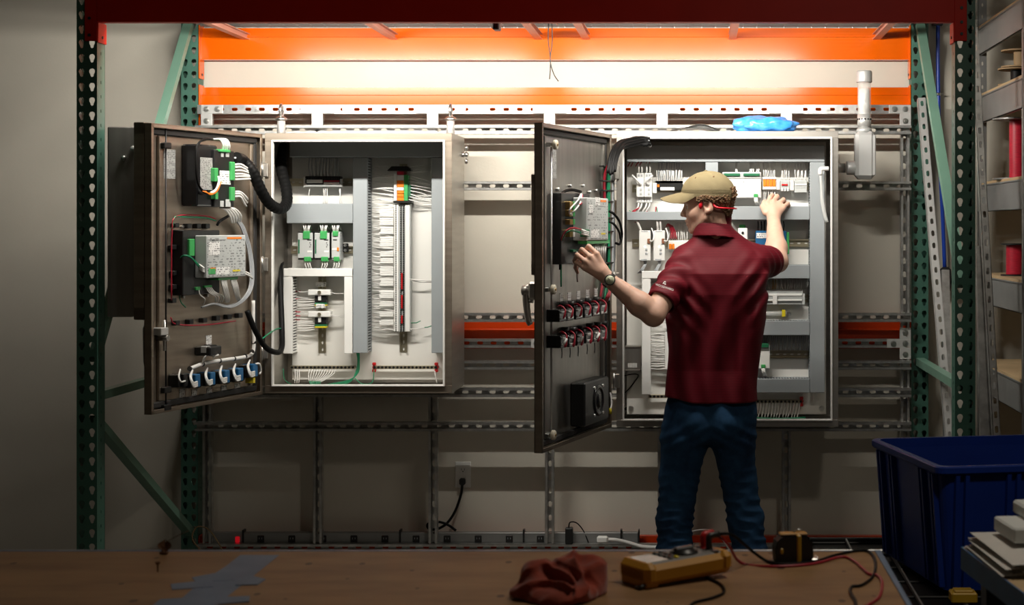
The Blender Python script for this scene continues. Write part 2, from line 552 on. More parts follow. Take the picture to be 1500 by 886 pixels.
# ------------------------------------------------------------------ linear rack lights (the scene's lamps, unseen, assumed from their shadows and reflections)
def rack_light(x0, x1, label):
    y, z = 0.078, 2.432
    t = thing('assumed_linear_light', label, 'light', ((x0 + x1) / 2, y, z), group='assumed linear lights under the deck')
    b = MB(); b.cbox(x0, x1, y - 0.035, y + 0.035, z + 0.012, z + 0.034, 0.004); b.build('housing', 'white_plastic', t)
    for x in (x0 - 0.006, x1 + 0.006):
        b = MB(); b.cbox(x - 0.006, x + 0.006, y - 0.03, y + 0.03, z + 0.004, z + 0.034, 0.003); b.build('end_cap', 'grey_plastic', t)
    b = MB(); b.prism([(-0.022, 0.012), (-0.026, 0.006), (-0.014, 0.0005), (0.014, 0.0005), (0.026, 0.006), (0.022, 0.012)],
                      lambda a, c, d: (d, y + a, z + c), x0 + 0.004, x1 - 0.004)
    b.build('diffuser', 'lamp_glow', t)
    for x in (x0 + 0.2, x1 - 0.2):
        b = MB(); b.cyl((x, y, z + 0.034), (x, y, 2.528), 0.0025, n=6); b.build('hanger', 'steel_wire', t)
    la = bpy.data.lights.new('tube_light', 'AREA')
    la.shape = 'RECTANGLE'; la.size = x1 - x0 - 0.02; la.size_y = 0.045
    la.energy = LAMP_WATTS; la.color = (1.0, 0.955, 0.87)
    lo = bpy.data.objects.new('tube_light', la); COL.objects.link(lo)
    lo.parent = t; lo.location = (0, 0.012, -0.004); lo.rotation_euler = (R(65), 0, 0)   # faces down and towards the wall
    return t
mat('lamp_glow', (1, 0.97, 0.9), 0.4, emit=6.0, emit_col=(1.0, 0.94, 0.84))
rack_light(-2.13, -0.90, 'left of two assumed white linear lights hidden behind the red beam')
rack_light(-0.68, 0.55, 'right of two assumed white linear lights hidden behind the red beam')

# one dim fill lamp, added out of view to lift foreground and right side
def fill_lamp(x, y, z, watts):
    t = thing('added_fill_lamp', 'added round fill lamp above the aisle, out of view', 'lamp', (x, y, z))
    b = MB(); b.lathe([(0.07, 0.34), (0.09, 0.30), (0.10, 0.16), (0.22, 0.06), (0.25, 0.0), (0.24, 0.0), (0.21, 0.055), (0.09, 0.15)], (x, y, z), n=28); b.build('shade', 'zinc_white', t)
    b = MB(); b.lathe([(0.001, 0.02), (0.10, 0.02), (0.16, 0.035), (0.16, 0.04), (0.001, 0.045)], (x, y, z), n=24); b.build('lens', 'fill_glow', t)
    b = MB(); b.cyl((x, y, z + 0.34), (x, y, z + 0.9), 0.012, n=8); b.build('stem', 'steel_wire', t)
    la = bpy.data.lights.new('fill_light', 'AREA'); la.shape = 'DISK'; la.size = 0.3; la.energy = watts; la.color = (1.0, 0.90, 0.76)
    lo = bpy.data.objects.new('fill_light', la); COL.objects.link(lo); lo.parent = t; lo.location = (0, 0, 0.015)
mat('fill_glow', (1, 0.95, 0.85), 0.4, emit=2.0)
fill_lamp(0.9, -3.1, 3.45, FILL_WATTS)

# ------------------------------------------------------------------ strut frame behind the cabinets
SW, SD = 0.041, 0.036
slot = rslot(0.0145, 0.0075, 4)
def strut_mesh(L, pitch=0.0625, slots=True):
    """C channel along +X from 0, open towards -Y, web (slotted) at y=SD, centred on z"""
    m = MB(); n = int(L / pitch); e = (L - n * pitch) / 2; h = SW / 2; t = 0.0022
    if slots:
        m.cells((e, SD, 0), (1, 0, 0), (0, 0, 1), (0, -1, 0), n, pitch, SW, slot, t, K=10)
        if e > 1e-4: m.box(0, e, SD, SD + t, -h, h); m.box(L - e, L, SD, SD + t, -h, h)
    else:
        m.box(0, L, SD, SD + t, -h, h)
    for s in (-1, 1):
        z0, z1 = sorted((s * h, s * (h - t)))
        m.box(0, L, 0, SD, z0, z1)
        z0, z1 = sorted((s * h, s * (h - 0.009)))
        m.box(0, L, 0, t, z0, z1)
        z0, z1 = sorted((s * (h - 0.009), s * (h - 0.009 - t)))
        m.box(0, L, 0, 0.007, z0, z1)
    return m.mesh('strut_channel', 'galv')
frame = thing('strut_frame', 'galvanised slotted strut grid bolted across the rack behind the cabinets', 'frame', (-2.3, 1.29, 0.0))
L1, L2 = 1.254, 1.214               # front faces of the two layers
hx0, hx1 = -2.298, 0.985
me_h = strut_mesh(hx1 - hx0)
inst('strut_channel', me_h, frame, T(hx1, L1 + SD + 0.0022, az(160, L1)) @ Matrix.Rotation(math.pi, 4, 'Z'))   # slotted web to the front
inst('strut_channel', me_h, frame, T(hx0, L1, az(503, L1)))
for py in (190, 272, 465, 535, 575, 625):
    inst('strut_channel', me_h, frame, T(hx0, L2, az(py, L2)))
inst('strut_channel', me_h, frame, T(hx0, L1, 0.115))
RV = Matrix.Rotation(R(-90), 4, 'Y')   # along +Z
me_v = strut_mesh(az(160, L1) - SW / 2 - 0.14)
VERT = [ax(p, L1) for p in (303, 465, 634, 805, 970, 1152, 1326)]
for x in VERT:
    inst('strut_channel', me_v, frame, T(x, L1, 0.138) @ RV)
def bolt_mesh():
    m = MB(); m.cyl((0, 0, 0), (0, -0.007, 0), 0.0105, n=6); m.cyl((0, 0.001, 0), (0, -0.002, 0), 0.0135, n=14)
    m.cyl((0, -0.007, 0), (0, -0.012, 0), 0.005, n=8)
    return m.mesh('bolt', 'bolt_steel')
bolt_me = bolt_mesh()
def bracket(cx, cz, rects, bolts, y):
    b = MB()
    for (x0, x1, z0, z1) in rects: b.cbox(cx + x0, cx + x1, y - 0.006, y, cz + z0, cz + z1, 0.0015)
    o = b.build('bracket', 'zinc_white', frame)
    for (bx, bz) in bolts: inst('bolt', bolt_me, o, T(cx + bx, y - 0.006, cz + bz))
z160 = az(160, L1)
for x in VERT[1:6]:
    bracket(x, z160, [(-0.077, 0.077, -0.02, 0.02), (-0.026, 0.026, -0.083, -0.02)], [(-0.05, 0), (0, 0), (0.05, 0), (0, -0.055)], L1)
for x, s in ((VERT[0], 1), (VERT[6], -1)):
    x0, x1 = sorted((-0.026 * s, 0.075 * s))
    bracket(x, z160, [(x0, x1, -0.02, 0.02), (-0.026, 0.026, -0.083, -0.02)], [(0, 0), (0.05 * s, 0), (0, -0.055)], L1)
z503 = az(503, L1)
x = VERT[6]
bracket(x, z503, [(-0.085, 0.026, -0.02, 0.02), (-0.026, 0.026, 0.02, 0.072), (-0.026, 0.026, -0.072, -0.02)], [(0, 0), (-0.055, 0), (0, 0.05), (0, -0.05)], L1)
x = VERT[3]
bracket(x, z503, [(-0.085, 0.085, -0.02, 0.02)], [(0, 0), (-0.06, 0), (0.06, 0)], L1)
for x in VERT[1:3]:
    bracket(x, z503, [(-0.077, 0.077, -0.02, 0.02)], [(-0.05, 0), (0.05, 0)], L1)
for px in (375, 506, 550, 588, 678, 702, 905, 1035, 1212, 1266):   # bolts seen in the upper channel
    inst('bolt', bolt_me, frame, T(ax(px, L1), L1 - 0.0005, z160))

# ================================================================== cabinets
CF, CB = 0.82, 1.21               # cabinet front and back depth
PAN = 1.165                       # back panel face
DUC = 1.058                       # face of the wiring ducts
rnd = random.Random(7)

def cabinet(name, label, px0, px1, py0, py1, mshell, minner, lip=0.034):
    x0, x1, z1, z0 = ax(px0, CF), ax(px1, CF), az(py0, CF), az(py1, CF)
    t = thing(name, label, 'cabinet', ((x0 + x1) / 2, CB, z0))
    w = 0.006
    b = MB()
    b.cbox(x0, x1, CB - w, CB, z0, z1, 0.003)
    b.box(x0, x0 + w, CF + 0.004, CB - w, z0, z1); b.box(x1 - w, x1, CF + 0.004, CB - w, z0, z1)
    b.box(x0 + w, x1 - w, CF + 0.004, CB - w, z0, z0 + w); b.box(x0 + w, x1 - w, CF + 0.004, CB - w, z1 - w, z1)
    b.build('body', mshell, t)
    b = MB()                          # front flange with rolled inner edge
    e = lip
    for (a0, a1, c0, c1) in ((x0, x1, z1 - e, z1), (x0, x1, z0, z0 + e), (x0, x0 + e, z0 + e, z1 - e), (x1 - e, x1, z0 + e, z1 - e)):
        b.cbox(a0, a1, CF, CF + 0.004, c0, c1, 0.001)
    b.build('front_flange', minner, t)
    b = MB(); g = e - 0.004
    for (a0, a1, c0, c1) in ((x0 + g, x1 - g, z1 - e - 0.004, z1 - g), (x0 + g, x1 - g, z0 + g, z0 + e + 0.004),
                             (x0 + g, x0 + e + 0.004, z0 + e, z1 - e), (x1 - e - 0.004, x1 - g, z0 + e, z1 - e)):
        b.cbox(a0, a1, CF - 0.012, CF + 0.012, c0, c1, 0.002)
    b.build('door_seal_rim', 'rim_highlight_white', t)
    b = MB(); m_ = 0.035
    b.cbox(x0 + m_, x1 - m_, PAN, PAN + 0.004, z0 + m_ * 0.8, z1 - m_, 0.001)
    b.build('mounting_panel', 'panel_white', t)
    for sx in (x0 + m_ + 0.02, x1 - m_ - 0.02):
        for sz in (z0 + m_ + 0.02, z1 - m_ - 0.03):
            b = MB(); b.cyl((sx, PAN, sz), (sx, PAN - 0.006, sz), 0.012, n=14); b.cyl((sx, PAN - 0.006, sz), (sx, PAN - 0.012, sz), 0.007, n=6)
            b.build('screw', 'bolt_steel', t)
    return t, x0, x1, z0, z1

def duct(t, px0, px1, py0, py1, m, vertical):
    """slotted wiring duct: fingered base, closed cover"""
    a, c = at(px0, py1, DUC), at(px1, py0, DUC)
    x0, z0, x1, z1 = a.x, a.z, c.x, c.z
    b = MB()
    b.cbox(x0, x1, DUC, DUC + 0.008, z0, z1, 0.002)
    if vertical:
        b.box(x0, x0 + 0.002, DUC + 0.006, DUC + 0.018, z0, z1); b.box(x1 - 0.002, x1, DUC + 0.006, DUC + 0.018, z0, z1)
    else:
        b.box(x0, x1, DUC + 0.006, DUC + 0.018, z0, z0 + 0.002); b.box(x0, x1, DUC + 0.006, DUC + 0.018, z1 - 0.002, z1)
    cov = b.build('wire_duct', m, t)
    b = MB()
    p, f = 0.0125, 0.0075
    if vertical:
        n = int((z1 - z0) / p)
        for k in range(n):
            z = z0 + k * p + 0.002
            b.box(x0 + 0.001, x0 + 0.003, DUC + 0.016, PAN - 0.014, z, z + f); b.box(x1 - 0.003, x1 - 0.001, DUC + 0.016, PAN - 0.014, z, z + f)
        b.box(x0, x1, PAN - 0.003, PAN, z0, z1); b.box(x0 + 0.001, x0 + 0.003, PAN - 0.014, PAN - 0.003, z0, z1); b.box(x1 - 0.003, x1 - 0.001, PAN - 0.014, PAN - 0.003, z0, z1)
    else:
        n = int((x1 - x0) / p)
        for k in range(n):
            x = x0 + k * p + 0.002
            b.box(x, x + f, DUC + 0.016, PAN - 0.014, z0 + 0.001, z0 + 0.003); b.box(x, x + f, DUC + 0.016, PAN - 0.014, z1 - 0.003, z1 - 0.001)
        b.box(x0, x1, PAN - 0.003, PAN, z0, z1); b.box(x0, x1, PAN - 0.014, PAN - 0.003, z0 + 0.001, z0 + 0.003); b.box(x0, x1, PAN - 0.014, PAN - 0.003, z1 - 0.003, z1 - 0.001)
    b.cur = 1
    b.box(x0 + 0.006, x1 - 0.006, DUC + 0.012, PAN - 0.004, z0 + 0.006, z1 - 0.006)      # black fill: paints in the shade among the packed wires
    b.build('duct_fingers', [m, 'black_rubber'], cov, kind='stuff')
    return cov

def din(t, px0, px1, py, vertical=False, half=0.0175):
    y = PAN - 0.010
    b = MB()
    sl = rslot(0.009, 0.0035, 4)
    if not vertical:
        a, c = at(px0, py, y), at(px1, py, y); L = c.x - a.x; n = max(1, int(L / 0.03)); p = L / n
        b.cells((a.x, y + 0.007, a.z), (1, 0, 0), (0, 0, 1), (0, -1, 0), n, p, 0.026, sl, 0.001, K=8)
        for s in (-1, 1):
            z0, z1 = sorted((s * 0.013, s * 0.0115)); b.box(a.x, c.x, y, y + 0.008, a.z + z0, a.z + z1)
            z0, z1 = sorted((s * 0.0115, s * half)); b.box(a.x, c.x, y - 0.001, y + 0.0005, a.z + z0, a.z + z1)
    else:   # px0..px1 are rows, py is the column
        a, c = at(py, px1, y), at(py, px0, y); L = c.z - a.z; n = max(1, int(L / 0.03)); p = L / n
        b.cells((a.x, y + 0.007, a.z), (0, 0, 1), (1, 0, 0), (0, -1, 0), n, p, 0.026, sl, 0.001, K=8)
        for s in (-1, 1):
            z0, z1 = sorted((s * 0.013, s * 0.0115)); b.box(a.x + z0, a.x + z1, y, y + 0.008, a.z, c.z)
            z0, z1 = sorted((s * 0.0115, s * half)); b.box(a.x + z0, a.x + z1, y - 0.001, y + 0.0005, a.z, c.z)
    return b.build('din_rail', 'din_metal', t)

def wires(mb, starts_ends, r=0.0019, sag=0.012, n=5):
    for (p, q) in starts_ends:
        p, q = Vector(p), Vector(q)
        m_ = (p + q) / 2 + Vector((rnd.uniform(-.004, .004), -sag * rnd.uniform(0.4, 1.2), rnd.uniform(-.004, .004)))
        mb.tube([p, p.lerp(m_, 0.55) + Vector((0, -sag * .3, 0)), m_, q.lerp(m_, 0.5) + Vector((0, -sag * .2, 0)), q], r, n=n, sub=3)
    return mb

def ground_bar(t, px0, px1, py, stand=None):
    y = PAN - 0.03
    a, c = at(px0, py, y), at(px1, py, y)
    b = MB(); b.cbox(a.x, c.x, y, y + 0.010, a.z - 0.008, a.z + 0.008, 0.002)
    o = b.build('ground_bar', 'din_metal', t)
    n = int((c.x - a.x) / 0.0165)
    b = MB()
    for k in range(n):
        x = a.x + (k + 0.5) * (c.x - a.x) / n
        b.cyl((x, y + 0.001, a.z), (x, y - 0.005, a.z), 0.0055, n=8)
    b.build('terminal_screws', 'black_plastic', o, kind='stuff')
    for x in (a.x + 0.006, c.x - 0.006):
        b = MB()
        if stand: b.lathe([(0.008, 0), (0.010, 0.006), (0.008, 0.012), (0.010, 0.018), (0.008, 0.03)], (x, PAN, a.z), (0, -1, 0), n=12)
        else: b.cyl((x, PAN, a.z), (x, y + 0.01, a.z), 0.007, n=10)
        b.build('standoff', stand or 'black_plastic', o)
        if stand:
            b = MB(); b.cbox(x - 0.008, x + 0.008, y - 0.004, y + 0.012, a.z + 0.008, a.z + 0.022, 0.003); b.cbox(x - 0.008, x + 0.008, y - 0.004, y + 0.012, a.z - 0.022, a.z - 0.008, 0.003)
            b.build('standoff_cap', stand, o)
    return o

def rect(px0, px1, py0, py1, Y):
    a, c = at(px0, py1, Y), at(px1, py0, Y)
    return a.x, c.x, a.z, c.z

# ---------------------------------------------------------------- left cabinet
cabL, lx0, lx1, lz0, lz1 = cabinet('control_cabinet', 'bright-rimmed wall cabinet left of centre, with rows of white wires inside', 388, 662, 195, 576, 'stainless', 'stainless_warm')
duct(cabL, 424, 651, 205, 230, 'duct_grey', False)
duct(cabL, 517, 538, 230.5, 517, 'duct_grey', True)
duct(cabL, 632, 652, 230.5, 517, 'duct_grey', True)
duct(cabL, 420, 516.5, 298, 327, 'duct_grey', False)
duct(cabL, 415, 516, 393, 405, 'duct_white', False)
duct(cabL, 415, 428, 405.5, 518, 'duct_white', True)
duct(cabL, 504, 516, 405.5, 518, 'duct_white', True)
din(cabL, 424, 517, 267)
din(cabL, 426, 517, 366)
din(cabL, 405, 517, 472, True)
din(cabL, 240, 516, 591, True)
gbL = ground_bar(cabL, 425, 520, 538)
gbR = ground_bar(cabL, 546, 641, 538, 'red_plastic')
# lifting eyes on the roof
for px in (412, 660):
    x = ax(px, 0.98)
    z = lz1
    b = MB(); b.lathe([(0.019, 0), (0.017, 0.065), (0.013, 0.068)], (x, 0.98, z), n=12)
    o = b.build('lifting_eye', 'zinc_white', cabL)
    b = MB(); b.lathe([(0.024, 0), (0.027, 0.006), (0.018, 0.014), (0.009, 0.018)], (x, 0.98, z + 0.066), n=16); b.build('collar', 'bolt_steel', o)
    b = MB()
    ring = [(x + 0.0, 0.98 + 0.022 * math.cos(k * math.pi / 8), z + 0.108 + 0.026 * math.sin(k * math.pi / 8)) for k in range(17)]
    b.tube(ring, 0.0065, n=8, sub=1); b.build('ring', 'bolt_steel', o)
# hinges on both flange sides
def hinges(t, x, zs):
    for z in zs:
        b = MB(); b.cbox(x - 0.012, x + 0.012, CF - 0.014, CF - 0.002, z - 0.03, z + 0.03, 0.003)
        o = b.build('hinge', 'stainless', t)
        b = MB(); b.cyl((x - 0.012, CF - 0.018, z - 0.036), (x - 0.012, CF - 0.018, z + 0.036), 0.006, n=10); b.build('hinge_pin', 'bolt_steel', o)
hinges(cabL, lx0 + 0.004, (lz0 + 0.18, lz0 + 0.56, lz1 - 0.16))
# door-stop fittings on the right outside wall
for z in (lz1 - 0.08,):
    b = MB(); x = lx1
    b.cyl((x, 1.13, z), (x + 0.012, 1.13, z), 0.012, n=12); b.cyl((x + 0.012, 1.13, z), (x + 0.03, 1.13, z), 0.007, n=8)
    for dz in (-0.03, 0, 0.03): b.lathe([(0.004, -0.012), (0.010, 0), (0.004, 0.012)], (x + 0.02, 1.13, z + dz), n=8)
    b.build('latch_fitting', 'bolt_steel', cabL)

# terminal assembly at the top left of the left cabinet
def terminal_row(label, px0, px1, py0, py1, parts, group=None, up=None, down=None, Y=None):
    Y = PAN - 0.055 if Y is None else Y
    """a row of clip-on terminals; parts = (name, px0, px1, py0, py1, material, proud)"""
    x0, x1, z0, z1 = rect(px0, px1, py0, py1, Y)
    t = thing('terminal_block', label, 'terminal block', ((x0 + x1) / 2, PAN, z0), group=group)
    b = MB(); b.cbox(x0, x1, Y, PAN - 0.012, z0, z1, 0.002)
    n = max(3, int((x1 - x0) / 0.008))
    for k in range(n):
        xx = x0 + (k + 0.5) * (x1 - x0) / n
        b.box(xx - 0.0026, xx + 0.0026, Y - 0.004, Y, z0 + (z1 - z0) * 0.15, z1 - (z1 - z0) * 0.1)
    b.build('housing', parts[0][5] if parts[0][0] == 'housing' else 'grey_plastic', t)
    for (nm, a, c, d, e, m, pr) in parts:
        if nm == 'housing': continue
        u = rect(a, c, d, e, Y - pr)
        b = MB(); b.cbox(u[0], u[1], Y - pr, Y - 0.002, u[2], u[3], 0.0015); b.build(nm, m, t)
    k_ = 0
    for w in (up or []) + (down or []):
        # (px list at device, py device, px shift, py far, material)
        pxs, pyd, dx, pyf, m = w
        b = MB()
        wires(b, [(at(p, pyd, Y + 0.012), at(p + dx + rnd.uniform(-1, 1), pyf, PAN - 0.035)) for p in pxs], 0.0021, 0.010)
        b.build('wire_bundle', m, t)
    return t

def rng(a, b, n): return [a + (b - a) * (k + 0.5) / n for k in range(n)]

terminal_row('dark terminal row with a white marker strip at the top of the left cabinet', 447, 499, 258, 271,
    [('housing', 0, 0, 0, 0, 'black_plastic', 0), ('marker_strip', 449, 472, 263, 268, 'white_plastic', 0.012),
     ('marker_strip', 474, 497, 267, 270, 'white_plastic', 0.006), ('jumper', 474, 497, 264, 266.5, 'red_wire', 0.005),
     ('end_stop', 444.5, 448.5, 260, 274, 'white_plastic', 0.004), ('end_stop', 497.5, 501.5, 262, 274, 'grey_plastic', 0.004),
     ('base_rail', 446, 500, 270.5, 273.5, 'grey_plastic', 0.008)],
    up=[(rng(452, 498, 11), 258, 0, 231, 'grey_wire'), (rng(454, 497, 9), 258.5, 1, 232, 'white_wire')],
    down=[([454.5], 273, -1, 298, 'white_wire'), ([474, 477, 479], 273, 0, 298, 'white_wire'), ([497, 499], 273, 1, 298, 'white_wire')])

# three power supplies
def power_supply(label, px0, px1, py0, py1, conn, slim=False):
    Y = PAN - 0.095
    x0, x1, z0, z1 = rect(px0, px1, py0, py1, Y)
    t = thing('power_supply', label, 'power supply', ((x0 + x1) / 2, PAN, z0), group='power supplies in the left cabinet')
    b = MB(); b.cbox(x0, x1, Y + 0.006, PAN - 0.012, z0 - 0.008, z1 + 0.006, 0.002)
    for k in range(5): b.box(x1 - 0.0005, x1 + 0.0008, Y + 0.018, PAN - 0.02, z0 + 0.015 + k * 0.018, z0 + 0.023 + k * 0.018)
    b.build('housing', 'black_plastic' if not slim else 'grey_plastic', t)
    b = MB(); b.cbox(x0, x1, Y, Y + 0.007, z0, z1, 0.002); b.build('front', 'grey_plastic', t)
    c0, c1 = conn
    u = rect(c0, c1, py0 - 2.5, py0 + 9 if not slim else py0 + 5, Y)
    b = MB(); b.cbox(u[0], u[1], Y - 0.006, Y + 0.03, u[2], u[3], 0.002)
    n = 3
    for k in range(n):
        xx = u[0] + (k + .5) * (u[1] - u[0]) / n
        b.cyl((xx, Y - 0.007, u[3] - 0.012), (xx, Y - 0.005, u[3] - 0.012), 0.003, n=8)
    b.build('connector', 'green_plastic', t)
    u = rect(c0 + 1.5, c1 + 1.5, py1 - 2, py1 + 5, Y)
    b = MB(); b.cbox(u[0], u[1], Y - 0.006, Y + 0.03, u[2], u[3], 0.002)
    for k in range(3):
        xx = u[0] + (k + .5) * (u[1] - u[0]) / 3
        b.box(xx - 0.003, xx + 0.003, Y - 0.0075, Y - 0.005, u[2] + 0.004, u[3] - 0.006)
    b.build('connector', 'green_plastic', t)
    if not slim:
        b = MB(); b.box(x0 + 0.003, x0 + 0.009, Y - 0.001, Y, z0 + 0.02, z1 - 0.03); b.build('side_print', 'dark_green_plastic', t)
        b = MB()
        b.box(x1 - 0.024, x1 - 0.005, Y - 0.001, Y, z1 - 0.034, z1 - 0.030)
        for k in range(3): b.cyl((x1 - 0.012 + 0.003 * (k % 2), Y - 0.0015, z1 - 0.045 - k * 0.009), (x1 - 0.012 + 0.003 * (k % 2), Y, z1 - 0.045 - k * 0.009), 0.0025, n=8)
        b.build('status_marks', 'black_plastic', t)
        b = MB(); b.box(x1 - 0.024, x1 - 0.003, Y - 0.001, Y, z0 + 0.026, z0 + 0.034); b.build('rating_label', 'white_plastic', t)
    else:
        b = MB(); b.box(x0 + 0.002, x1 - 0.012, Y - 0.001, Y, z0 + 0.036, z0 + 0.044); b.build('rating_label', 'white_plastic', t)
        b = MB(); b.cbox(x1 - 0.011, x1 - 0.003, Y - 0.004, Y, z0 + 0.032, z0 + 0.048, 0.001); b.build('selector', 'orange_plastic', t)
        b = MB(); b.box(x0 + 0.008, x1 - 0.012, Y - 0.001, Y, z1 - 0.034, z1 - 0.029); b.build('status_marks', 'black_plastic', t)
    cx = (c0 + c1) / 2
    b = MB()
    Yw = Y + 0.01
    for dx, ex in ((-3, -4), (-1, -1), (1.5, 3), (3, 5)):
        b.tube([at(cx + dx, py0 - 1, Yw), at(cx + dx + ex * .2, py0 - 7, Yw - 0.012), at(cx + dx + ex * .5, py0 - 11, Yw), at(cx + dx + ex, py0 - 5, Yw + 0.03)], 0.0030, n=6, sub=3)
    for dx in (-3, 0, 2.5):
        b.tube([at(cx + 1.5 + dx, py1 + 4, Yw), at(cx + 2 + dx * 1.3, py1 + 10, Yw - 0.004), at(cx + (5 if cx < 460 else -1) + dx, py1 + 16, Yw + 0.02), at(cx + (8 if cx < 460 else -3), py1 + 18, PAN - 0.03)], 0.0030, n=6, sub=3)
    b.build('wire_bundle', 'white_wire', t)
    return t
power_supply('leftmost grey power supply with green plugs in the left cabinet', 436, 458, 341, 378, (444, 454))
power_supply('middle grey power supply with green plugs in the left cabinet', 460.5, 482.5, 341, 378, (469, 479))
power_supply('narrow rightmost power supply with an orange selector in the left cabinet', 485.5, 497.5, 341, 378, (487.5, 495.5), True)
# earth clamp on the rail beside them
x, y, z = at(506, 363, PAN - 0.03)
t = thing('rail_clamp', 'small screw clamp on the rail right of the power supplies', 'clamp', (x, PAN, z - 0.02))
b = MB(); b.cbox(x - 0.012, x + 0.012, y, PAN - 0.012, z - 0.02, z + 0.02, 0.002); b.build('block', 'black_plastic', t)
for dz in (-0.011, 0.011):
    b = MB(); b.cyl((x, y, z + dz), (x, y - 0.008, z + dz), 0.007, n=6); b.build('screw', 'bolt_steel', t)

# ground terminals inside the white duct: two clamps with their terminal groups
for i, (pz, lab) in enumerate(((424, 'upper'), (456, 'lower'))):
    Y = PAN - 0.05
    a = at(468, pz + 36 if i == 0 else pz + 34, Y)
    t = thing('terminal_block', lab + ' white clamp and green-yellow terminals inside the white duct frame', 'terminal block', (a.x, PAN, a.z), group='terminals framed by white duct')
    u = rect(451, 484, pz, pz + 8.5, Y - 0.01)
    b = MB(); b.cbox(u[0], u[1], Y - 0.012, PAN - 0.012, u[2], u[3], 0.003)
    b.build('clamp_bar', 'white_plastic', t)
    b = MB(); c = at(468, pz + 4.2, Y - 0.012); b.cyl(c, c - Vector((0, 0.008, 0)), 0.008, n=12); b.build('clamp_screw', 'din_metal', t)
    u = rect(462.5, 476, pz - 11, pz - 4.5, Y - 0.004)
    b = MB(); b.cbox(u[0], u[1], Y - 0.006, PAN - 0.02, u[2], u[3], 0.002); b.build('tag_holder', 'print_white', t)
    u = rect(461, 478, pz + 8.7, pz + 24, Y)
    for k in range(3):
        zz0 = u[2] + (u[3] - u[2]) * k / 3; zz1 = u[2] + (u[3] - u[2]) * (k + 1) / 3 - 0.001
        b = MB(); b.cbox(u[0], u[1], Y, PAN - 0.012, zz0, zz1, 0.0015); b.build('terminal', ['dark_green_plastic', 'black_plastic', 'black_plastic'][k], t)
    b = MB(); w = rect(461, 478, pz + 22, pz + 24.2, Y - 0.003); b.cbox(w[0], w[1], Y - 0.004, PAN - 0.012, w[2], w[3], 0.001); b.build('terminal', 'yellow_plastic', t)
    b = MB(); w = rect(466, 470, pz + 9, pz + 16, Y - 0.006); b.cbox(w[0], w[1], Y - 0.007, Y + 0.01, w[2], w[3], 0.001); b.build('test_plug', 'white_plastic', t)
    b = MB()
    for q in rng(pz + (9 if i == 0 else 9), pz + 30, 6):
        wires(b, [(at(461, q * .85 + (pz + 16) * .15, Y + 0.01), at(434, q, PAN - 0.035))], 0.0020, 0.012)
    wires(b, [(at(452, pz + 3, Y), at(434, pz + 2, PAN - 0.03))], 0.0018, 0.01)
    for q in ((pz + 4, pz + 7) if i else (pz + 4,)):
        wires(b, [(at(483, q, Y + 0.005), at(504, q + 2, PAN - 0.035))], 0.0018, 0.012)
    b.build('wire_bundle', 'white_wire', t)
    b = MB()
    for q in ((pz + 1, pz + 13) if i == 0 else (pz, pz + 6, pz + 11)):
        wires(b, [(at(440, q + 1, PAN - 0.036), at(431, q, PAN - 0.03))], 0.0028, 0.004)
    b.build('wire_sleeves', 'red_wire', t)

# the long vertical terminal strip
Y = PAN - 0.058
t = thing('terminal_strip', 'long vertical terminal strip with orange and green plugs on top, fed by white wires', 'terminal strip', tuple(at(589, 488, PAN)))
u = rect(577, 601, 299, 486, Y)
b = MB(); b.cbox(u[0], u[1], Y + 0.012, PAN - 0.012, u[2], u[3], 0.002); b.build('housing', 'grey_plastic', t)
for (a, c, m, pr) in ((577, 584, 'white_plastic', 0.004), (593.5, 600.5, 'white_plastic', 0.002)):
    w = rect(a, c, 299.5, 485.5, Y + 0.01 - pr); b = MB(); b.cbox(w[0], w[1], Y + 0.008 - pr, Y + 0.014, w[2], w[3], 0.002); b.build('marker_strip', m, t)
b = MB(); n = 70
for k in range(n):
    zz = u[2] + (k + 0.5) * (u[3] - u[2]) / n
    for p in (579.8, 586.8, 590.8):
        xx = ax(p, Y); b.box(xx - 0.003, xx + 0.003, Y + 0.0035, Y + 0.013, zz - 0.0026, zz + 0.0026)
b.build('screw_holes', 'black_plastic', t, kind='stuff')
b = MB()
for (p0, p1) in ((400, 424), (432, 452), (462, 474)):
    w = rect(587.5, 589.5, p0, p1, Y); b.cbox(w[0], w[1], Y + 0.002, Y + 0.013, w[2], w[3], 0.001)
b.build('jumper', 'red_plastic', t)
w = rect(567, 603, 243.5, 250, Y - 0.01)
b = MB(); b.prism([(w[0], w[2]), (w[1], w[2]), (w[1] - 0.02, w[3]), (w[0] + 0.02, w[3])], lambda a, c, d: (a, d, c), Y - 0.012, PAN - 0.012); b.build('end_cover', 'black_plastic', t)
for (p0, p1, m) in ((251, 256, 'red_wire'), (256.5, 264, 'white_plastic'), (264.5, 269, 'orange_plastic'), (269.5, 274, 'orange_plastic'), (274.5, 279, 'white_plastic'),
                    (279.5, 283.5, 'orange_plastic'), (284, 288.5, 'orange_plastic'), (289, 294, 'orange_plastic')):
    w = rect(581.5, 591.5, p0, p1, Y - 0.01); b = MB(); b.cbox(w[0], w[1], Y - 0.012, PAN - 0.012, w[2], w[3], 0.0015); b.build('plug', m, t)
w = rect(577, 581.3, 254, 294, Y - 0.006); b = MB(); b.cbox(w[0], w[1], Y - 0.008, PAN - 0.012, w[2], w[3], 0.001); b.build('marker_strip', 'white_plastic', t)
w = rect(591.7, 597.5, 256, 294, Y - 0.008); b = MB(); b.cbox(w[0], w[1], Y - 0.010, PAN - 0.012, w[2], w[3], 0.001); b.build('plug_rail', 'green_plastic', t)
w = rect(597.7, 601.5, 271, 288, Y - 0.004); b = MB(); b.cbox(w[0], w[1], Y - 0.004, PAN - 0.012, w[2], w[3], 0.001); b.build('plug_rail', 'dark_green_plastic', t)
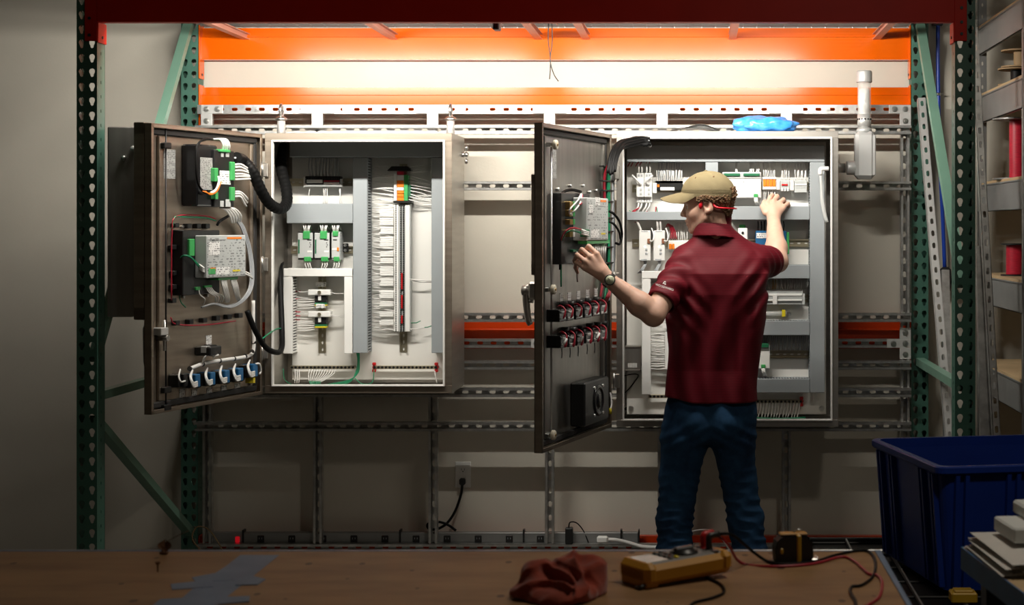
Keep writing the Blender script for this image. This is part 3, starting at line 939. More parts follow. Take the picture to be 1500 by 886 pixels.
w = rect(576, 603, 294.2, 297, Y - 0.01); b = MB(); b.cbox(w[0], w[1], Y - 0.01, PAN - 0.012, w[2], w[3], 0.001); b.build('end_cover', 'black_plastic', t)
b = MB()
py = 256
while py < 484:
    q = py + rnd.uniform(-1, 1)
    wires(b, [(at(577.5, q, Y + 0.006), at(545, q + rnd.uniform(-5, 6) - 2, PAN - 0.032))], 0.0021, 0.014)
    py += 3.1 if py > 300 else 3.6
for q in (238, 240, 243, 246, 249, 252): wires(b, [(at(570, q + 6, Y + 0.01), at(545, q + rnd.uniform(-3, 3), PAN - 0.03))], 0.0021, 0.01)
for q in list(np.arange(257, 296, 4.4)): wires(b, [(at(599, q, Y), at(633, q + rnd.uniform(0, 6) + 4, PAN - 0.032))], 0.0024, 0.014)
for q in (241, 244, 247, 250): wires(b, [(at(600, q + 4, Y + 0.01), at(633, q + rnd.uniform(-2, 3), PAN - 0.03))], 0.0020, 0.01)
wires(b, [(at(601, 409, Y + 0.006), at(633, 411, PAN - 0.035)), (at(601, 410.5, Y + 0.01), at(633, 413, PAN - 0.03)), (at(601, 482, Y + 0.006), at(622, 479.5, PAN - 0.035))], 0.0024, 0.012)
b.build('wire_bundle', 'white_wire', t)
b = MB()
py = 306
while py < 480:
    k = rnd.choice((3, 4, 5))
    w = rect(557, 576, py, py + k * 3 - 1, Y - 0.001)
    for j in range(k):
        z1_ = w[3] - j * (w[3] - w[2]) / k
        b.cbox(w[0] + rnd.uniform(-.004, .004), w[1] + 0.002, Y - 0.009 - rnd.uniform(0, .002), Y - 0.002, z1_ - (w[3] - w[2]) / k + 0.0012, z1_, 0.001)
    py += k * 3 + rnd.choice((1, 3, 6))
b.build('wire_markers', 'white_plastic', t, kind='stuff')
b = MB(); wires(b, [(at(622, 479.5, PAN - 0.036), at(633, 477, PAN - 0.03)), (at(616, 470, PAN - 0.03), at(602, 473, Y + .006))], 0.0022, 0.004); b.build('wire_sleeves', 'green_wire', t)

# green earth leads gathered under the left ground bar
b = MB()
for k, p in enumerate(rng(452, 494, 11)):
    b.tube([at(p, 541, PAN - 0.034), at(p - 2 - k * .3, 549, PAN - 0.045), at(453 + k * 1.6, 560, PAN - 0.05)], 0.0022, n=5, sub=3)
for p in (432, 435, 438): b.tube([at(p, 541, PAN - 0.034), at(p + .5, 551, PAN - 0.045), at(p - .4, 561, PAN - 0.04)], 0.0026, n=5, sub=3)
for (p, q) in ((637, 642),): b.tube([at(p, 543, PAN - 0.034), at(p + 1, 552, PAN - 0.045), at(q - 2, 561, PAN - 0.04)], 0.0026, n=5, sub=3)
b.build('earth_leads', 'white_wire', gbL)
b = MB()
for k in range(9):
    b.tube([at(453 + k * 2, 558, PAN - 0.05), at(458 + k * 1.5, 564, PAN - 0.055), at(485, 566 - k * .5, PAN - 0.05), at(512, 560 - k * .5, PAN - 0.05), at(521 + k * .5, 545, PAN - 0.045), at(524 + k * .3, 528, PAN - 0.05), at(522 + k * .5, 515, PAN - 0.05)], 0.0022, n=5, sub=4)
b.tube([at(518, 552, PAN - .05), at(530, 562, PAN - .055), at(545, 560, PAN - .05), at(548, 541, PAN - .04)], 0.0022, n=5)
b.tube([at(415, 540, PAN - .06), at(417, 556, PAN - .06), at(430, 565, PAN - .05)], 0.002, n=5)
b.build('earth_leads', 'green_wire', gbL)

# ---------------------------------------------------------------- right cabinet (its panel sits further forward)
PAN, DUC = 1.055, 0.948
cabR, rx0, rx1, rz0, rz1 = cabinet('control_cabinet', 'large stainless wall cabinet the man is working in', 903, 1228, 192, 625, 'stainless', 'stainless', 0.030)
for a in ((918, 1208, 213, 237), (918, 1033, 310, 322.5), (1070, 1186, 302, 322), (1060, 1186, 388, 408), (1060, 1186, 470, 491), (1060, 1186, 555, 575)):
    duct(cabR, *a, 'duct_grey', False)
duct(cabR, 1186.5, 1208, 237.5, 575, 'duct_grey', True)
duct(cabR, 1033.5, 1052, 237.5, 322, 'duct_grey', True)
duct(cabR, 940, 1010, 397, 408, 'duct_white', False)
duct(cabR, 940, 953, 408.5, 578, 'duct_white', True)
for a in ((926, 1033, 276), (1053, 1186, 272), (926, 1030, 356), (1072, 1186, 356), (1072, 1186, 437), (1072, 1186, 519)):
    din(cabR, *a)
gb1 = ground_bar(cabR, 950, 1000, 580.5)
gb2 = ground_bar(cabR, 1090, 1176, 588, 'red_plastic')
b = MB()
for p in rng(1108, 1174, 15): b.tube([at(p, 590, PAN - .035), at(p - 1.5, 600, PAN - .05), at(p - 4 + rnd.uniform(-1, 1), 612, PAN - .045)], 0.0026, n=5, sub=3)
b.build('earth_leads', 'white_wire', gb2)
b = MB()
for k in range(5): b.tube([at(1100, 611 + k * .6, PAN - .045), at(1140, 612.5 + k * .5, PAN - .05), at(1180, 611 + k * .4, PAN - .045)], 0.0022, n=5)
b.build('earth_leads', 'green_wire', gb2)
hinges(cabR, rx0 + 0.002, (rz0 + 0.2, rz0 + 0.64, rz1 - 0.18))

# two breakers
def breaker(label, px0, px1):
    Y = PAN - 0.085
    x0, x1, z0, z1 = rect(px0, px1, 253, 297, Y)
    t = thing('circuit_breaker', label, 'breaker', ((x0 + x1) / 2, PAN, z0), group='breakers in the right cabinet')
    b = MB(); b.cbox(x0, x1, Y + 0.02, PAN - 0.012, z0, z1, 0.003); b.cbox(x0, x1, Y, Y + 0.02, z0 + 0.025, z1 - 0.025, 0.003); b.build('housing', 'white_plastic', t)
    for dz in (0.058, 0.040):
        b = MB(); b.cbox(x0 + 0.016, x0 + 0.026, Y - 0.003, Y + 0.002, z0 + dz - 0.006, z0 + dz + 0.006, 0.001); b.build('push_button', 'grey_plastic', t)
    b = MB()
    for xx in (x0 + 0.011, x1 - 0.011):
        for zz in (z0 + 0.012, z1 - 0.012): b.box(xx - 0.004, xx + 0.004, Y + 0.0185, Y + 0.0205, zz - 0.005, zz + 0.005)
    b.build('screw_holes', 'grey_wire', t)
    b = MB()
    for xx in (x0 + 0.010, x1 - 0.010):
        b.tube([(xx, Y + 0.03, z1), (xx + 0.001, Y + 0.018, z1 + 0.02), (xx - 0.001, Y + 0.02, z1 + 0.042)], 0.0034, n=6, sub=3)
        b.tube([(xx, Y + 0.03, z0), (xx - 0.004, Y + 0.02, z0 - 0.018), (xx - 0.022, Y + 0.03, z0 - 0.045)], 0.0042, n=6, sub=3)
    b.tube([((x0 + x1) / 2 + 0.004, Y - 0.002, z0 + 0.078), ((x0 + x1) / 2 - 0.008, Y - 0.02, z0 + 0.095), (x0 - 0.018 if px0 < 940 else x1 + .004, Y - 0.02, z0 + 0.122)], 0.0046, n=6, sub=3)
    b.build('wire_bundle', 'white_wire', t)
    b = MB()
    for xx in (x0 + 0.010, x1 - 0.010):
        b.tube([(xx, Y + 0.02, z1 + 0.040), (xx - 0.004, Y + 0.02, z1 + 0.056), (xx - 0.03, Y + 0.035, z1 + 0.06), (xx - 0.05, Y + 0.05, z1 + 0.03)], 0.0026, n=5, sub=3)
    b.build('wire_ends', 'red_wire', t)
    return t
breaker('left of two white breakers at the top left of the right cabinet', 932, 943.2)
breaker('right of two white breakers at the top left of the right cabinet', 943.6, 955)
b = MB()
for k, m_ in enumerate((0, 1, 2, 3)):
    b.tube([at(938 - k, 304, PAN - .06), at(929, 308 + k, PAN - .075), at(921 + k, 314 + k, PAN - .06), at(925 + k * 2, 311, PAN - .05)], 0.0026, n=5)
b.build('loose_wires', 'red_wire', cabR)
b = MB()
b.tube([at(936, 330, PAN - .075), at(930, 316, PAN - .09), at(922, 308, PAN - .09)], 0.0026, n=5); b.tube([at(964, 322, PAN - .09), at(963, 312, PAN - .1), at(962, 304, PAN - .09)], 0.0026, n=5)
b.build('loose_wires', 'green_wire', cabR)
b = MB()
b.tube([at(939, 338, PAN - .075), at(934, 326, PAN - .09), at(930, 317, PAN - .09)], 0.0062, n=6); b.tube([at(963.5, 338, PAN - .075), at(963, 330, PAN - .09), at(962.5, 320, PAN - .095)], 0.0055, n=6)
b.tube([at(968, 338, PAN - .075), at(967.5, 330, PAN - .09), at(967, 321, PAN - .095)], 0.005, n=6)
b.build('wire_sleeves', 'white_wire', cabR)
b = MB()
b.tube([at(961, 319, PAN - .09), at(960.5, 311, PAN - .1), at(961, 303, PAN - .09)], 0.003, n=5)
for p in ((936, 322), (941, 318)): b.tube([at(948, 309, PAN - .06), at(p[0], p[1], PAN - .075), at(930, 326, PAN - .07)], 0.0022, n=5)
for k in range(4): b.tube([at(976 + k * 2, 332, PAN - .05), at(979 + k * 2, 328 + k, PAN - .07), at(983 + k * 2, 340, PAN - .06), at(982 + k * 3, 350, PAN - .06)], 0.0026, n=5)
b.build('loose_wires', 'red_wire', cabR)

terminal_row('white and dark terminal row beside the breakers, half behind the cap', 962, 1000, 268, 279,
    [('housing', 0, 0, 0, 0, 'black_plastic', 0), ('marker_strip', 967, 988, 274, 279, 'white_plastic', 0.010), ('end_stop', 956, 962, 268, 283, 'white_plastic', 0.006),
     ('plug', 962.5, 966, 270, 274, 'orange_plastic', 0.008), ('rail_cover', 960, 1000, 265, 268, 'white_plastic', 0.002)],
    up=[(rng(962, 1000, 13), 267, 0, 238, 'white_wire'), (rng(963, 1000, 10), 267, .5, 239, 'grey_wire')])

# slim modules with two green plugs
def io_module(label, px0, px1, py0, py1, plugs, foot, Y=PAN - 0.07):
    x0, x1, z0, z1 = rect(px0, px1, py0, py1, Y)
    t = thing('io_module', label, 'module', ((x0 + x1) / 2, PAN, z0))
    b = MB(); b.cbox(x0, x1, Y, PAN - 0.010, z0, z1, 0.003); b.build('housing', 'white_plastic', t)
    b = MB(); zt = z1 - (z1 - z0) * 0.24
    b.cbox(x0 + 0.002, x1 - 0.002, Y - 0.004, Y, zt, z1 - 0.004, 0.001); b.build('top_cover', 'grey_plastic', t)
    for (a, c, d, e) in plugs:
        u = rect(a, c, d, e, Y - 0.01); b = MB(); b.cbox(u[0], u[1], Y - 0.012, Y + 0.03, u[2], u[3], 0.002); b.build('connector', 'dark_green_plastic', t)
    b = MB()
    for k in range(7): b.box(x0 + (x1 - x0) * .42, x0 + (x1 - x0) * .45, Y - 0.001, Y, z0 + 0.02 + k * 0.008, z0 + 0.024 + k * 0.008)
    b.cyl((x0 + (x1 - x0) * .55, Y - 0.001, z0 + (z1 - z0) * .62), (x0 + (x1 - x0) * .55, Y, z0 + (z1 - z0) * .62), 0.004, n=8)
    b.build('status_marks', 'grey_wire', t)
    if foot:
        a, d = foot
        u = rect(a - 3, a + 3.5, d - 3, d + 2, Y - 0.01); b = MB(); b.cbox(u[0], u[1], Y - 0.01, Y + 0.01, u[2], u[3], 0.002); b.build('connector', 'green_plastic', t)
        b = MB()
        for k in range(3): b.tube([at(a - 1.5 + k * 1.5, d + 2, Y - .004), at(a - 1 + k * 1.8, d + 8, Y - .012), at(a + k * 1.8 + 1, d + 13, Y + .01)], 0.0034, n=5, sub=3)
        b.build('wire_bundle', 'white_wire', t)
    return t
t = io_module('wide white module with dark green plugs right of the cap', 1058, 1115, 252, 290, [(1060, 1084, 254, 258), (1089, 1113, 254, 258)], (1107, 287))
b = MB()
wires(b, [(at(p, 254, PAN - .06), at(p, 238, PAN - .035)) for p in (1078, 1080, 1098, 1101, 1104, 1108, 1111)], 0.0028, 0.006); b.build('wire_bundle', 'white_wire', t)

terminal_row('row of four orange relays above the man\'s raised hand', 1117, 1137, 260, 278,
    [('housing', 0, 0, 0, 0, 'white_plastic', 0)] + [('relay', 1118 + k * 4.7, 1122.2 + k * 4.7, 263, 273, 'orange_plastic', 0.012) for k in range(4)] +
    [('cover', 1117, 1137, 259, 262.5, 'white_plastic', 0.010), ('cover', 1117, 1137, 273.5, 277.5, 'white_plastic', 0.010)],
    up=[(rng(1118, 1136, 7), 260, 0, 238, 'white_wire')], down=[(rng(1118, 1136, 6), 277, 0, 302, 'white_wire')])
terminal_row('grey terminal group with red and white jumpers right of the orange relays', 1143, 1157, 264, 280,
    [('housing', 0, 0, 0, 0, 'grey_plastic', 0), ('end_stop', 1137.5, 1142.5, 264, 278, 'white_plastic', 0.006), ('jumper', 1145, 1154, 269.5, 272, 'red_plastic', 0.008),
     ('end_stop', 1157.5, 1163, 264, 279, 'white_plastic', 0.006)] + [('plug', 1145 + k * 4, 1147.4 + k * 4, 275, 280, 'white_plastic', 0.01) for k in range(3)],
    up=[(rng(1143, 1157, 5), 264, 0, 240, 'white_wire')])
terminal_row('grey terminal rows at the right end of the top rail', 1163.5, 1182, 264, 281,
    [('housing', 0, 0, 0, 0, 'grey_plastic', 0), ('cover', 1164, 1182, 269, 271.5, 'white_plastic', 0.006), ('cover', 1164, 1182, 277, 282, 'grey_plastic', 0.007)],
    up=[(rng(1164, 1182, 7), 264, 0, 240, 'white_wire')])

def drive_module(label, px0, px1):
    Y = PAN - 0.09
    x0, x1, z0, z1 = rect(px0, px1, 337.5, 382, Y)
    t = thing('drive_module', label, 'module', ((x0 + x1) / 2, PAN, z0), group='white modules in the right cabinet')
    b = MB(); b.cbox(x0, x1, Y, PAN - 0.012, z0, z1, 0.003); b.build('housing', 'white_plastic', t)
    b = MB(); b.box(x0 + 0.010, x1 - 0.012, Y - 0.001, Y, z1 - 0.006, z1 - 0.002); b.box(x0 + 0.008, x1 - 0.016, Y - 0.001, Y, z0 + 0.001, z0 + 0.008); b.build('vent', 'grey_wire', t)
    b = MB(); b.cbox(x1 - 0.014, x1 - 0.002, Y - 0.006, Y, z1 - 0.058, z1 - 0.036, 0.001); b.build('connector', 'brown_plastic', t)
    b = MB(); b.cyl((x0 + 0.026, Y - 0.002, z1 - 0.072), (x0 + 0.026, Y, z1 - 0.072), 0.0032, n=8); b.build('status_lamp', 'led_green', t)
    for dz in (0.085, 0.102):
        b = MB(); b.cbox(x0 + 0.028, x0 + 0.038, Y - 0.003, Y, z1 - dz - 0.005, z1 - dz + 0.005, 0.001); b.build('push_button', 'grey_wire', t)
    b = MB()
    b.tube([(x1 - 0.004, Y - 0.004, z1 - 0.046), (x1 + 0.010, Y - 0.014, z1 - 0.046), (x1 + 0.014, Y - 0.006, z1 - 0.02), (x1 + 0.004, Y + 0.01, z1 + 0.01)], 0.0034, n=6, sub=3)
    b.build('plug_lead', 'white_wire', t)
    b = MB()
    for k in range(4): b.tube([(x0 + 0.02 + k * .004, Y + 0.03, z0), (x0 + 0.022 + k * .003, Y + 0.016, z0 - 0.016), (x0 + 0.004 + k * .004, Y + 0.02, z0 - 0.045), (x0 - 0.006 + k * .006, Y + 0.04, z0 - 0.055)], 0.0028, n=5, sub=3)
    b.build('wire_bundle', 'grey_wire', t)
drive_module('left of two white modules with green status lamps in the right cabinet', 936, 953)
drive_module('right of two white modules with green status lamps in the right cabinet', 957, 974)
terminal_row('orange-tipped terminal row tucked behind the man\'s collar', 979, 1010, 352, 366,
    [('housing', 0, 0, 0, 0, 'white_plastic', 0), ('relay', 980, 984, 357, 365, 'orange_plastic', 0.01), ('relay', 984.5, 988, 357, 365, 'orange_plastic', 0.01)],
    up=[(rng(980, 1008, 9), 352, 0, 326, 'white_wire')])
t = thing('relay', 'small white relay with a green top beside the collar', 'relay', tuple(at(1088, 352, PAN)))
u = rect(1081, 1095, 334, 352, PAN - .07)
b = MB(); b.cbox(u[0], u[1], PAN - .07, PAN - .012, u[2], u[3], 0.003); b.build('housing', 'white_plastic', t)
u = rect(1083, 1092, 329, 334, PAN - .07); b = MB(); b.cbox(u[0], u[1], PAN - .066, PAN - .03, u[2], u[3], 0.002); b.build('connector', 'green_plastic', t)
b = MB(); c = at(1088, 341, PAN - .07); b.cyl(c, c - Vector((0, .004, 0)), 0.006, n=10); b.build('knob', 'black_plastic', t)
t = thing('network_switch', 'blue module with a green right edge behind the raised forearm', 'module', tuple(at(1130, 372, PAN)))
u = rect(1107, 1152, 338, 372, PAN - .075)
b = MB(); b.cbox(u[0], u[1], PAN - .075, PAN - .012, u[2], u[3], 0.004); b.build('housing', 'blue_plastic', t)
u = rect(1108, 1124, 341, 349, PAN - .077); b = MB(); b.box(u[0], u[1], PAN - .0765, PAN - .075, u[2], u[3]); b.build('face_label', 'print_white', t)
u = rect(1152.4, 1156, 340, 372, PAN - .07); b = MB(); b.cbox(u[0], u[1], PAN - .072, PAN - .03, u[2], u[3], 0.002); b.build('connector', 'green_plastic', t)
b = MB(); wires(b, [(at(p, 338, PAN - .06), at(p, 324, PAN - .035)) for p in rng(1108, 1150, 9)], 0.0024, 0.006); b.build('wire_bundle', 'black_rubber', t)

terminal_row('long grey terminal row level with the man\'s lower back', 1086, 1176, 424, 446,
    [('housing', 0, 0, 0, 0, 'grey_plastic', 0), ('cover', 1086, 1175, 430, 433.5, 'white_plastic', 0.007), ('cover', 1086, 1175, 438.5, 441, 'white_plastic', 0.009),
     ('tag_holder', 1132, 1138.5, 431, 446, 'white_plastic', 0.016), ('end_stop', 1175, 1179, 430, 446, 'grey_plastic', 0.004)],
    up=[(rng(1088, 1175, 26), 424, 0, 409, 'white_wire'), ([1131, 1133, 1135], 426, 0, 409, 'copper_brass')])
t = thing('cable_tray_rod', 'clear rod held by two yellow clips under the long terminal row', 'rod', tuple(at(1130, 463, PAN)))
b = MB(); b.cyl(at(1100, 459, PAN - .04), at(1152, 459, PAN - .04), 0.010, n=12); b.build('rod', 'clear_tube', t)
for p in (1113, 1148):
    u = rect(p - 2.5, p + 2.5, 454, 464, PAN - .05); b = MB(); b.cbox(u[0], u[1], PAN - .054, PAN, u[2], u[3], 0.002); b.build('clip', 'yellow_plastic', t)
b = MB(); c = at(1155, 460, PAN - .04); b.cyl(at(1150, 460, PAN - .04), at(1159, 460, PAN - .04), 0.006, n=8); b.cyl(at(1154, 457, PAN - .045), at(1154, 464, PAN - .045), 0.005, n=6); b.build('screw', 'bolt_steel', t)
t = io_module('grey module with dark green plug near the shirt hem', 1085, 1128, 504, 540, [(1100, 1126, 503, 509)], (1118, 537), PAN - .075)
b = MB(); wires(b, [(at(p, 512 if p > 1128 else 503, PAN - .02), at(p + 1, 492, PAN - .035)) for p in rng(1090, 1184, 30)], 0.0024, 0.008); b.build('wire_bundle', 'grey_wire', t)
terminal_row('stacked terminals with white wires between white duct and the man\'s waist', 976, 986, 468, 541,
    [('housing', 0, 0, 0, 0, 'grey_plastic', 0), ('cover', 974, 980, 486, 541, 'white_plastic', 0.006), ('end_stop', 970, 986, 474, 482, 'white_plastic', 0.012)])
b = MB()
wires(b, [(at(975, q, PAN - .05), at(953, q + rnd.uniform(-1, 1), PAN - .035)) for q in np.arange(488, 541, 2.6)], 0.0027, 0.012)
wires(b, [(at(975, q, PAN - .05), at(953, q + rnd.uniform(-1, 1), PAN - .035)) for q in np.arange(415, 470, 6)], 0.0020, 0.012)
b.build('side_wires', 'white_wire', cabR)

# vented metal box in the left of the cabinet
u = rect(914, 939, 507, 543, 0.98)
t = thing('heater_box', 'small vented metal box at the left edge of the right cabinet', 'metal box', ((u[0] + u[1]) / 2, 1.1, u[2]))
b = MB(); b.cbox(u[0], u[1], 0.98, PAN, u[2], u[3], 0.004); b.build('housing', 'stainless_dark', t)
for k in range(8):
    xx = u[0] + 0.018 + k * 0.0052
    b = MB(); b.box(xx, xx + 0.0026, 0.9785, 0.981, u[2] + 0.014, u[2] + 0.034); b.build('vent_slot', 'white_plastic', t)
b = MB()
for (a, c, d, e) in ((u[0], u[1], u[3] - .005, u[3]), (u[0], u[1], u[2], u[2] + .005), (u[0], u[0] + .005, u[2], u[3]), (u[1] - .005, u[1], u[2], u[3])): b.box(a, c, 0.976, 0.981, d, e)
b.build('frame', 'stainless', t)
b = MB(); c = Vector((u[1], 1.0, u[2] + 0.026)); b.cyl(c, c + Vector((.016, 0, 0)), 0.006, n=10); b.build('cable_gland', 'black_plastic', t)
b = MB(); b.tube([at(940, 548, 1.1), at(938, 575, 1.1), at(925, 592, 1.12), at(915, 600, 1.12)], 0.006, n=8); b.tube([at(902, 560, .86), at(915, 550, 1.0), at(935, 549, 1.05), at(925, 565, 1.05), at(916, 575, 1.05)], 0.0025, n=5); b.build('lead', 'black_rubber', t)
# breather line at the right side
t = thing('breather_tube', 'thin clear tube hanging from a white elbow inside the right cabinet', 'tube', tuple(at(1205, 262, 0.915)))
b = MB(); b.tube([at(1214, 247, .900), at(1207, 247, .900), at(1202, 248, .900), at(1201.5, 256, .900)], 0.010, n=10); b.build('elbow', 'white_plastic', t)
b = MB(); b.tube([at(1202, 255, .900), at(1204, 285, .910), at(1208, 310, .915), at(1212, 325, .920)], 0.006, n=8); b.tube([at(1203, 280, .910), at(1204, 300, .915), at(1210, 325, .925)], 0.005, n=8); b.build('hose', 'clear_tube', t)

# things lying on the roof of the right cabinet
def blob(n, mk, seed, name, m, label, cat, c, r, crease=0.35, **kw):
    g = random.Random(seed)
    ph = [(Vector((g.gauss(0, 1), g.gauss(0, 1), g.gauss(0, 1))).normalized(), g.uniform(2, 7), g.uniform(0, 6)) for _ in range(14)]
    b = MB()
    def fn(u, v):
        th, fi = u * 2 * math.pi, (v - 0.5) * math.pi
        d = Vector((math.cos(fi) * math.cos(th), math.cos(fi) * math.sin(th), math.sin(fi)))
        k = 1 + crease * sum(abs(math.sin(d.dot(w) * f + p)) - 0.6 for w, f, p in ph) / 5
        p = Vector((d.x * r[0] * k, d.y * r[1] * k, d.z * r[2] * k))
        return (c[0] + p.x, c[1] + p.y, max(c[2] + p.z, c[2] - r[2] * 0.8))
    b.grid(fn, n, n // 2, True, True)
    return solo(b, name, m, label, cat, **kw)
c = at(1120, 181, 1.0)
blob(56, 0, 5, 'plastic_bag', 'bag_blue', 'crumpled bright blue plastic bag on the right cabinet', 'bag', (c.x, 1.0, rz1 + 0.034), (0.135, 0.075, 0.042), 0.34)
t = thing('foil_sheets', 'thin silver sheets lying flat on the right cabinet', 'sheets', (ax(1012, 1.0), 1.0, rz1))
for k in range(4):
    b = MB(); x0 = ax(978 + k * 6, 1.0); x1 = ax(1048 + k * 2, 1.0)
    b.grid(lambda u, v, k=k, x0=x0, x1=x1: (x0 + (x1 - x0) * u, 0.93 + 0.12 * v + 0.01 * k, rz1 + 0.003 + k * 0.005 + 0.020 * math.sin(math.pi * u) + 0.002 * math.sin(9 * u + k)), 14, 5)
    b.grid(lambda u, v, k=k, x0=x0, x1=x1: (x0 + (x1 - x0) * u, 0.93 + 0.12 * v + 0.01 * k, rz1 + 0.001 + k * 0.005 + 0.020 * math.sin(math.pi * u) + 0.002 * math.sin(9 * u + k)), 14, 5)
    b.build('sheet', 'silver_foil' if k != 3 else 'paper_white', t)

# conduit body with vertical pressure tube right of the cabinet
YB = 1.06
t = thing('purge_valve', 'grey cast conduit box with an upright glass-and-metal tube right of the cabinet', 'valve', tuple(at(1268, 262, YB)))
u = rect(1253, 1282, 192, 262, YB - .05)
b = MB(); b.cbox(u[0], u[1], YB - .055, YB + .03, u[2], u[3], 0.016); b.build('cast_body', 'cast_grey', t)
u2 = rect(1277.5, 1283.5, 197, 257, YB - .06); b = MB(); b.cbox(u2[0], u2[1], YB - .05, YB + .025, u2[2], u2[3], 0.004); b.build('side_cover', 'cast_grey', t)
cx = ax(1266, YB - .01); zt = u[3]
s = sc_at(YB - .01)
b = MB(); b.lathe([(0.036, 0), (0.034, 0.012), (0.030, 0.02)], (cx, YB - .01, zt - 0.004), n=20); b.build('collar', 'cast_grey', t)
b = MB(); b.lathe([(0.030, 0), (0.030, 70 / s)], (cx, YB - .01, zt + 0.012), n=22); b.build('glass_tube', 'tube_glass', t)
b = MB(); b.lathe([(0.0305, 0), (0.0305, 20 / s)], (cx, YB - .01, zt + 0.016), n=22); b.build('metal_sleeve', 'zinc_white', t)
b = MB(); b.lathe([(0.024, 0), (0.024, 0.14), (0.010, 0.145)], (cx, YB - .01, zt + 0.05), n=16); b.build('scale_label', 'print_white', t)
b = MB(); b.lathe([(0.034, 0), (0.035, 0.004), (0.035, 0.046), (0.032, 0.052), (0.010, 0.054)], (cx, YB - .01, zt + 0.012 + 68 / s), n=22); b.build('top_cap', 'cast_grey', t)
b = MB()
for k in range(7):
    a = k * 0.45 - 2.9; b.cyl((cx + .0295 * math.cos(a), YB - .01 + .0295 * math.sin(a), zt + .055), (cx + .033 * math.cos(a), YB - .01 + .033 * math.sin(a), zt + .055), 0.004, n=6)
b.build('vent_holes', 'black_plastic', t)
ez = az(246, YB)
b = MB(); b.lathe([(0.030, 0), (0.032, 0.006), (0.032, 0.038), (0.029, 0.042)], (u[0] - 0.036, YB - .012, ez), (1, 0, 0), n=18); b.build('hub', 'cast_grey', t)
b = MB(); b.lathe([(0.02, 0), (0.025, 0.002), (0.025, 0.022), (0.021, 0.024), (0.021, 0.05)], (rx1 + 0.001, YB - .012, ez), (1, 0, 0), n=16); b.build('gland_nut', 'bolt_steel', t)

# ================================================================== cabinet doors
def add_text(mb, s, size, org, right, up, depth=0.0, warp=None, squeeze=1.0):
    cu = bpy.data.curves.new('lettering', 'FONT'); cu.body = s; cu.size = size; cu.align_x = 'CENTER'; cu.align_y = 'CENTER'; cu.resolution_u = 2
    cu.space_character = 1.05
    ob = bpy.data.objects.new('lettering', cu); COL.objects.link(ob)
    dg = bpy.context.evaluated_depsgraph_get(); dg.update()
    me = bpy.data.meshes.new_from_object(ob.evaluated_get(dg))
    right, up, org = Vector(right), Vector(up), Vector(org)
    V = []
    for v in me.vertices:
        p = org + right * v.co.x * squeeze + up * v.co.y
        V.append(warp(p) if warp else p)
    mb.add(V, [tuple(p.vertices) for p in me.polygons])
    bpy.data.objects.remove(ob); bpy.data.curves.remove(cu); bpy.data.meshes.remove(me)
    return mb

class Door:
    """door-local space: x = from the hinge to the free edge, y = out of the inner face, z = up"""
    def __init__(s, hx, hy, fx, fy):
        s.H = Vector((hx, hy, 0)); d = Vector((fx - hx, fy - hy, 0)); s.w = d.length; s.U = d.normalized()
        s.N = Vector((-s.U.y, s.U.x, 0))
        s.M = Matrix(((s.U.x, s.N.x, 0, hx), (s.U.y, s.N.y, 0, hy), (0, 0, 1, 0), (0, 0, 0, 1)))
    def pt(s, px, py, n=0.0):
        c = Vector((0, CAM_Y, CAM_Z)); d = Vector(((px - VP_X) / F_PX, 1, -(py - VP_Y) / F_PX))
        t = ((s.H + s.N * n - c).dot(s.N)) / d.dot(s.N)
        p = c + d * t
        return Vector(((p - s.H).dot(s.U), n, p.z))
    def local(s, p):
        q = Vector(p) - s.H
        return Vector((q.dot(s.U), q.dot(s.N), p[2]))
    def rect(s, px0, px1, py0, py1, n):
        pm = (py0 + py1) / 2
        a, b = s.pt(px1, pm, n), s.pt(px0, pm, n)
        c = (px0 + px1) / 2
        return a.x, b.x, s.pt(c, py1, n).z, s.pt(c, py0, n).z
    def box(s, mb, px0, px1, py0, py1, n0, n1, c=0.002):
        u = s.rect(px0, px1, py0, py1, n1)
        return mb.cbox(u[0], u[1], n0, n1, u[2], u[3], c)

NB = -0.029           # inner face of the door skin
def make_door(D, cab, z0, z1, msk, medge):
    w = D.w; b = MB()
    b.box(0, w, -0.032, NB, z0, z1)
    d = b.build('door', msk, cab, space=D.M)
    SPACE[d], ORG[d] = D.M, (0, 0, 0)
    b = MB()
    for (a0, a1, c0, c1) in ((0, w, z1 - 0.003, z1), (0, w, z0, z0 + 0.003), (0, 0.003, z0, z1), (w - 0.003, w, z0, z1)):
        b.box(a0, a1, -0.032, 0, c0, c1)
    for (a0, a1, c0, c1) in ((0, w, z1 - 0.016, z1), (0, w, z0, z0 + 0.016), (0, 0.016, z0, z1), (w - 0.016, w, z0, z1)):
        b.cbox(a0, a1, -0.004, 0.0, c0, c1, 0.001)
    b.build('door_edge', medge, d)
    b = MB(); g0, g1 = 0.018, 0.042
    for (a0, a1, c0, c1) in ((g0, w - g0, z1 - g1, z1 - g0), (g0, w - g0, z0 + g0, z0 + g1), (g0, g1, z0 + g1, z1 - g1), (w - g1, w - g0, z0 + g1, z1 - g1)):
        b.cbox(a0, a1, NB, -0.014, c0, c1, 0.004)
    b.build('door_gasket', 'gasket', d)
    b = MB(); g0, g1 = 0.046, 0.066
    for (a0, a1, c0, c1) in ((g0, g1, z0 + g0, z1 - g0), (w - g1 - .03, w - g0 - .03, z0 + g0, z1 - g0)):
        b.cbox(a0, a1, NB, -0.016, c0, c1, 0.002)
    b.build('stiffener', msk, d)
    return d

DL = Door(-1.881, 0.803, -2.107, 0.02)
dL = make_door(DL, cabL, 0.870, 1.998, 'stainless_warm', 'stainless_warm')
DR = Door(-0.367, 0.803, -0.590, -0.047)
dR = make_door(DR, cabR, 0.730, 1.996, 'stainless_dark', 'stainless_warm')

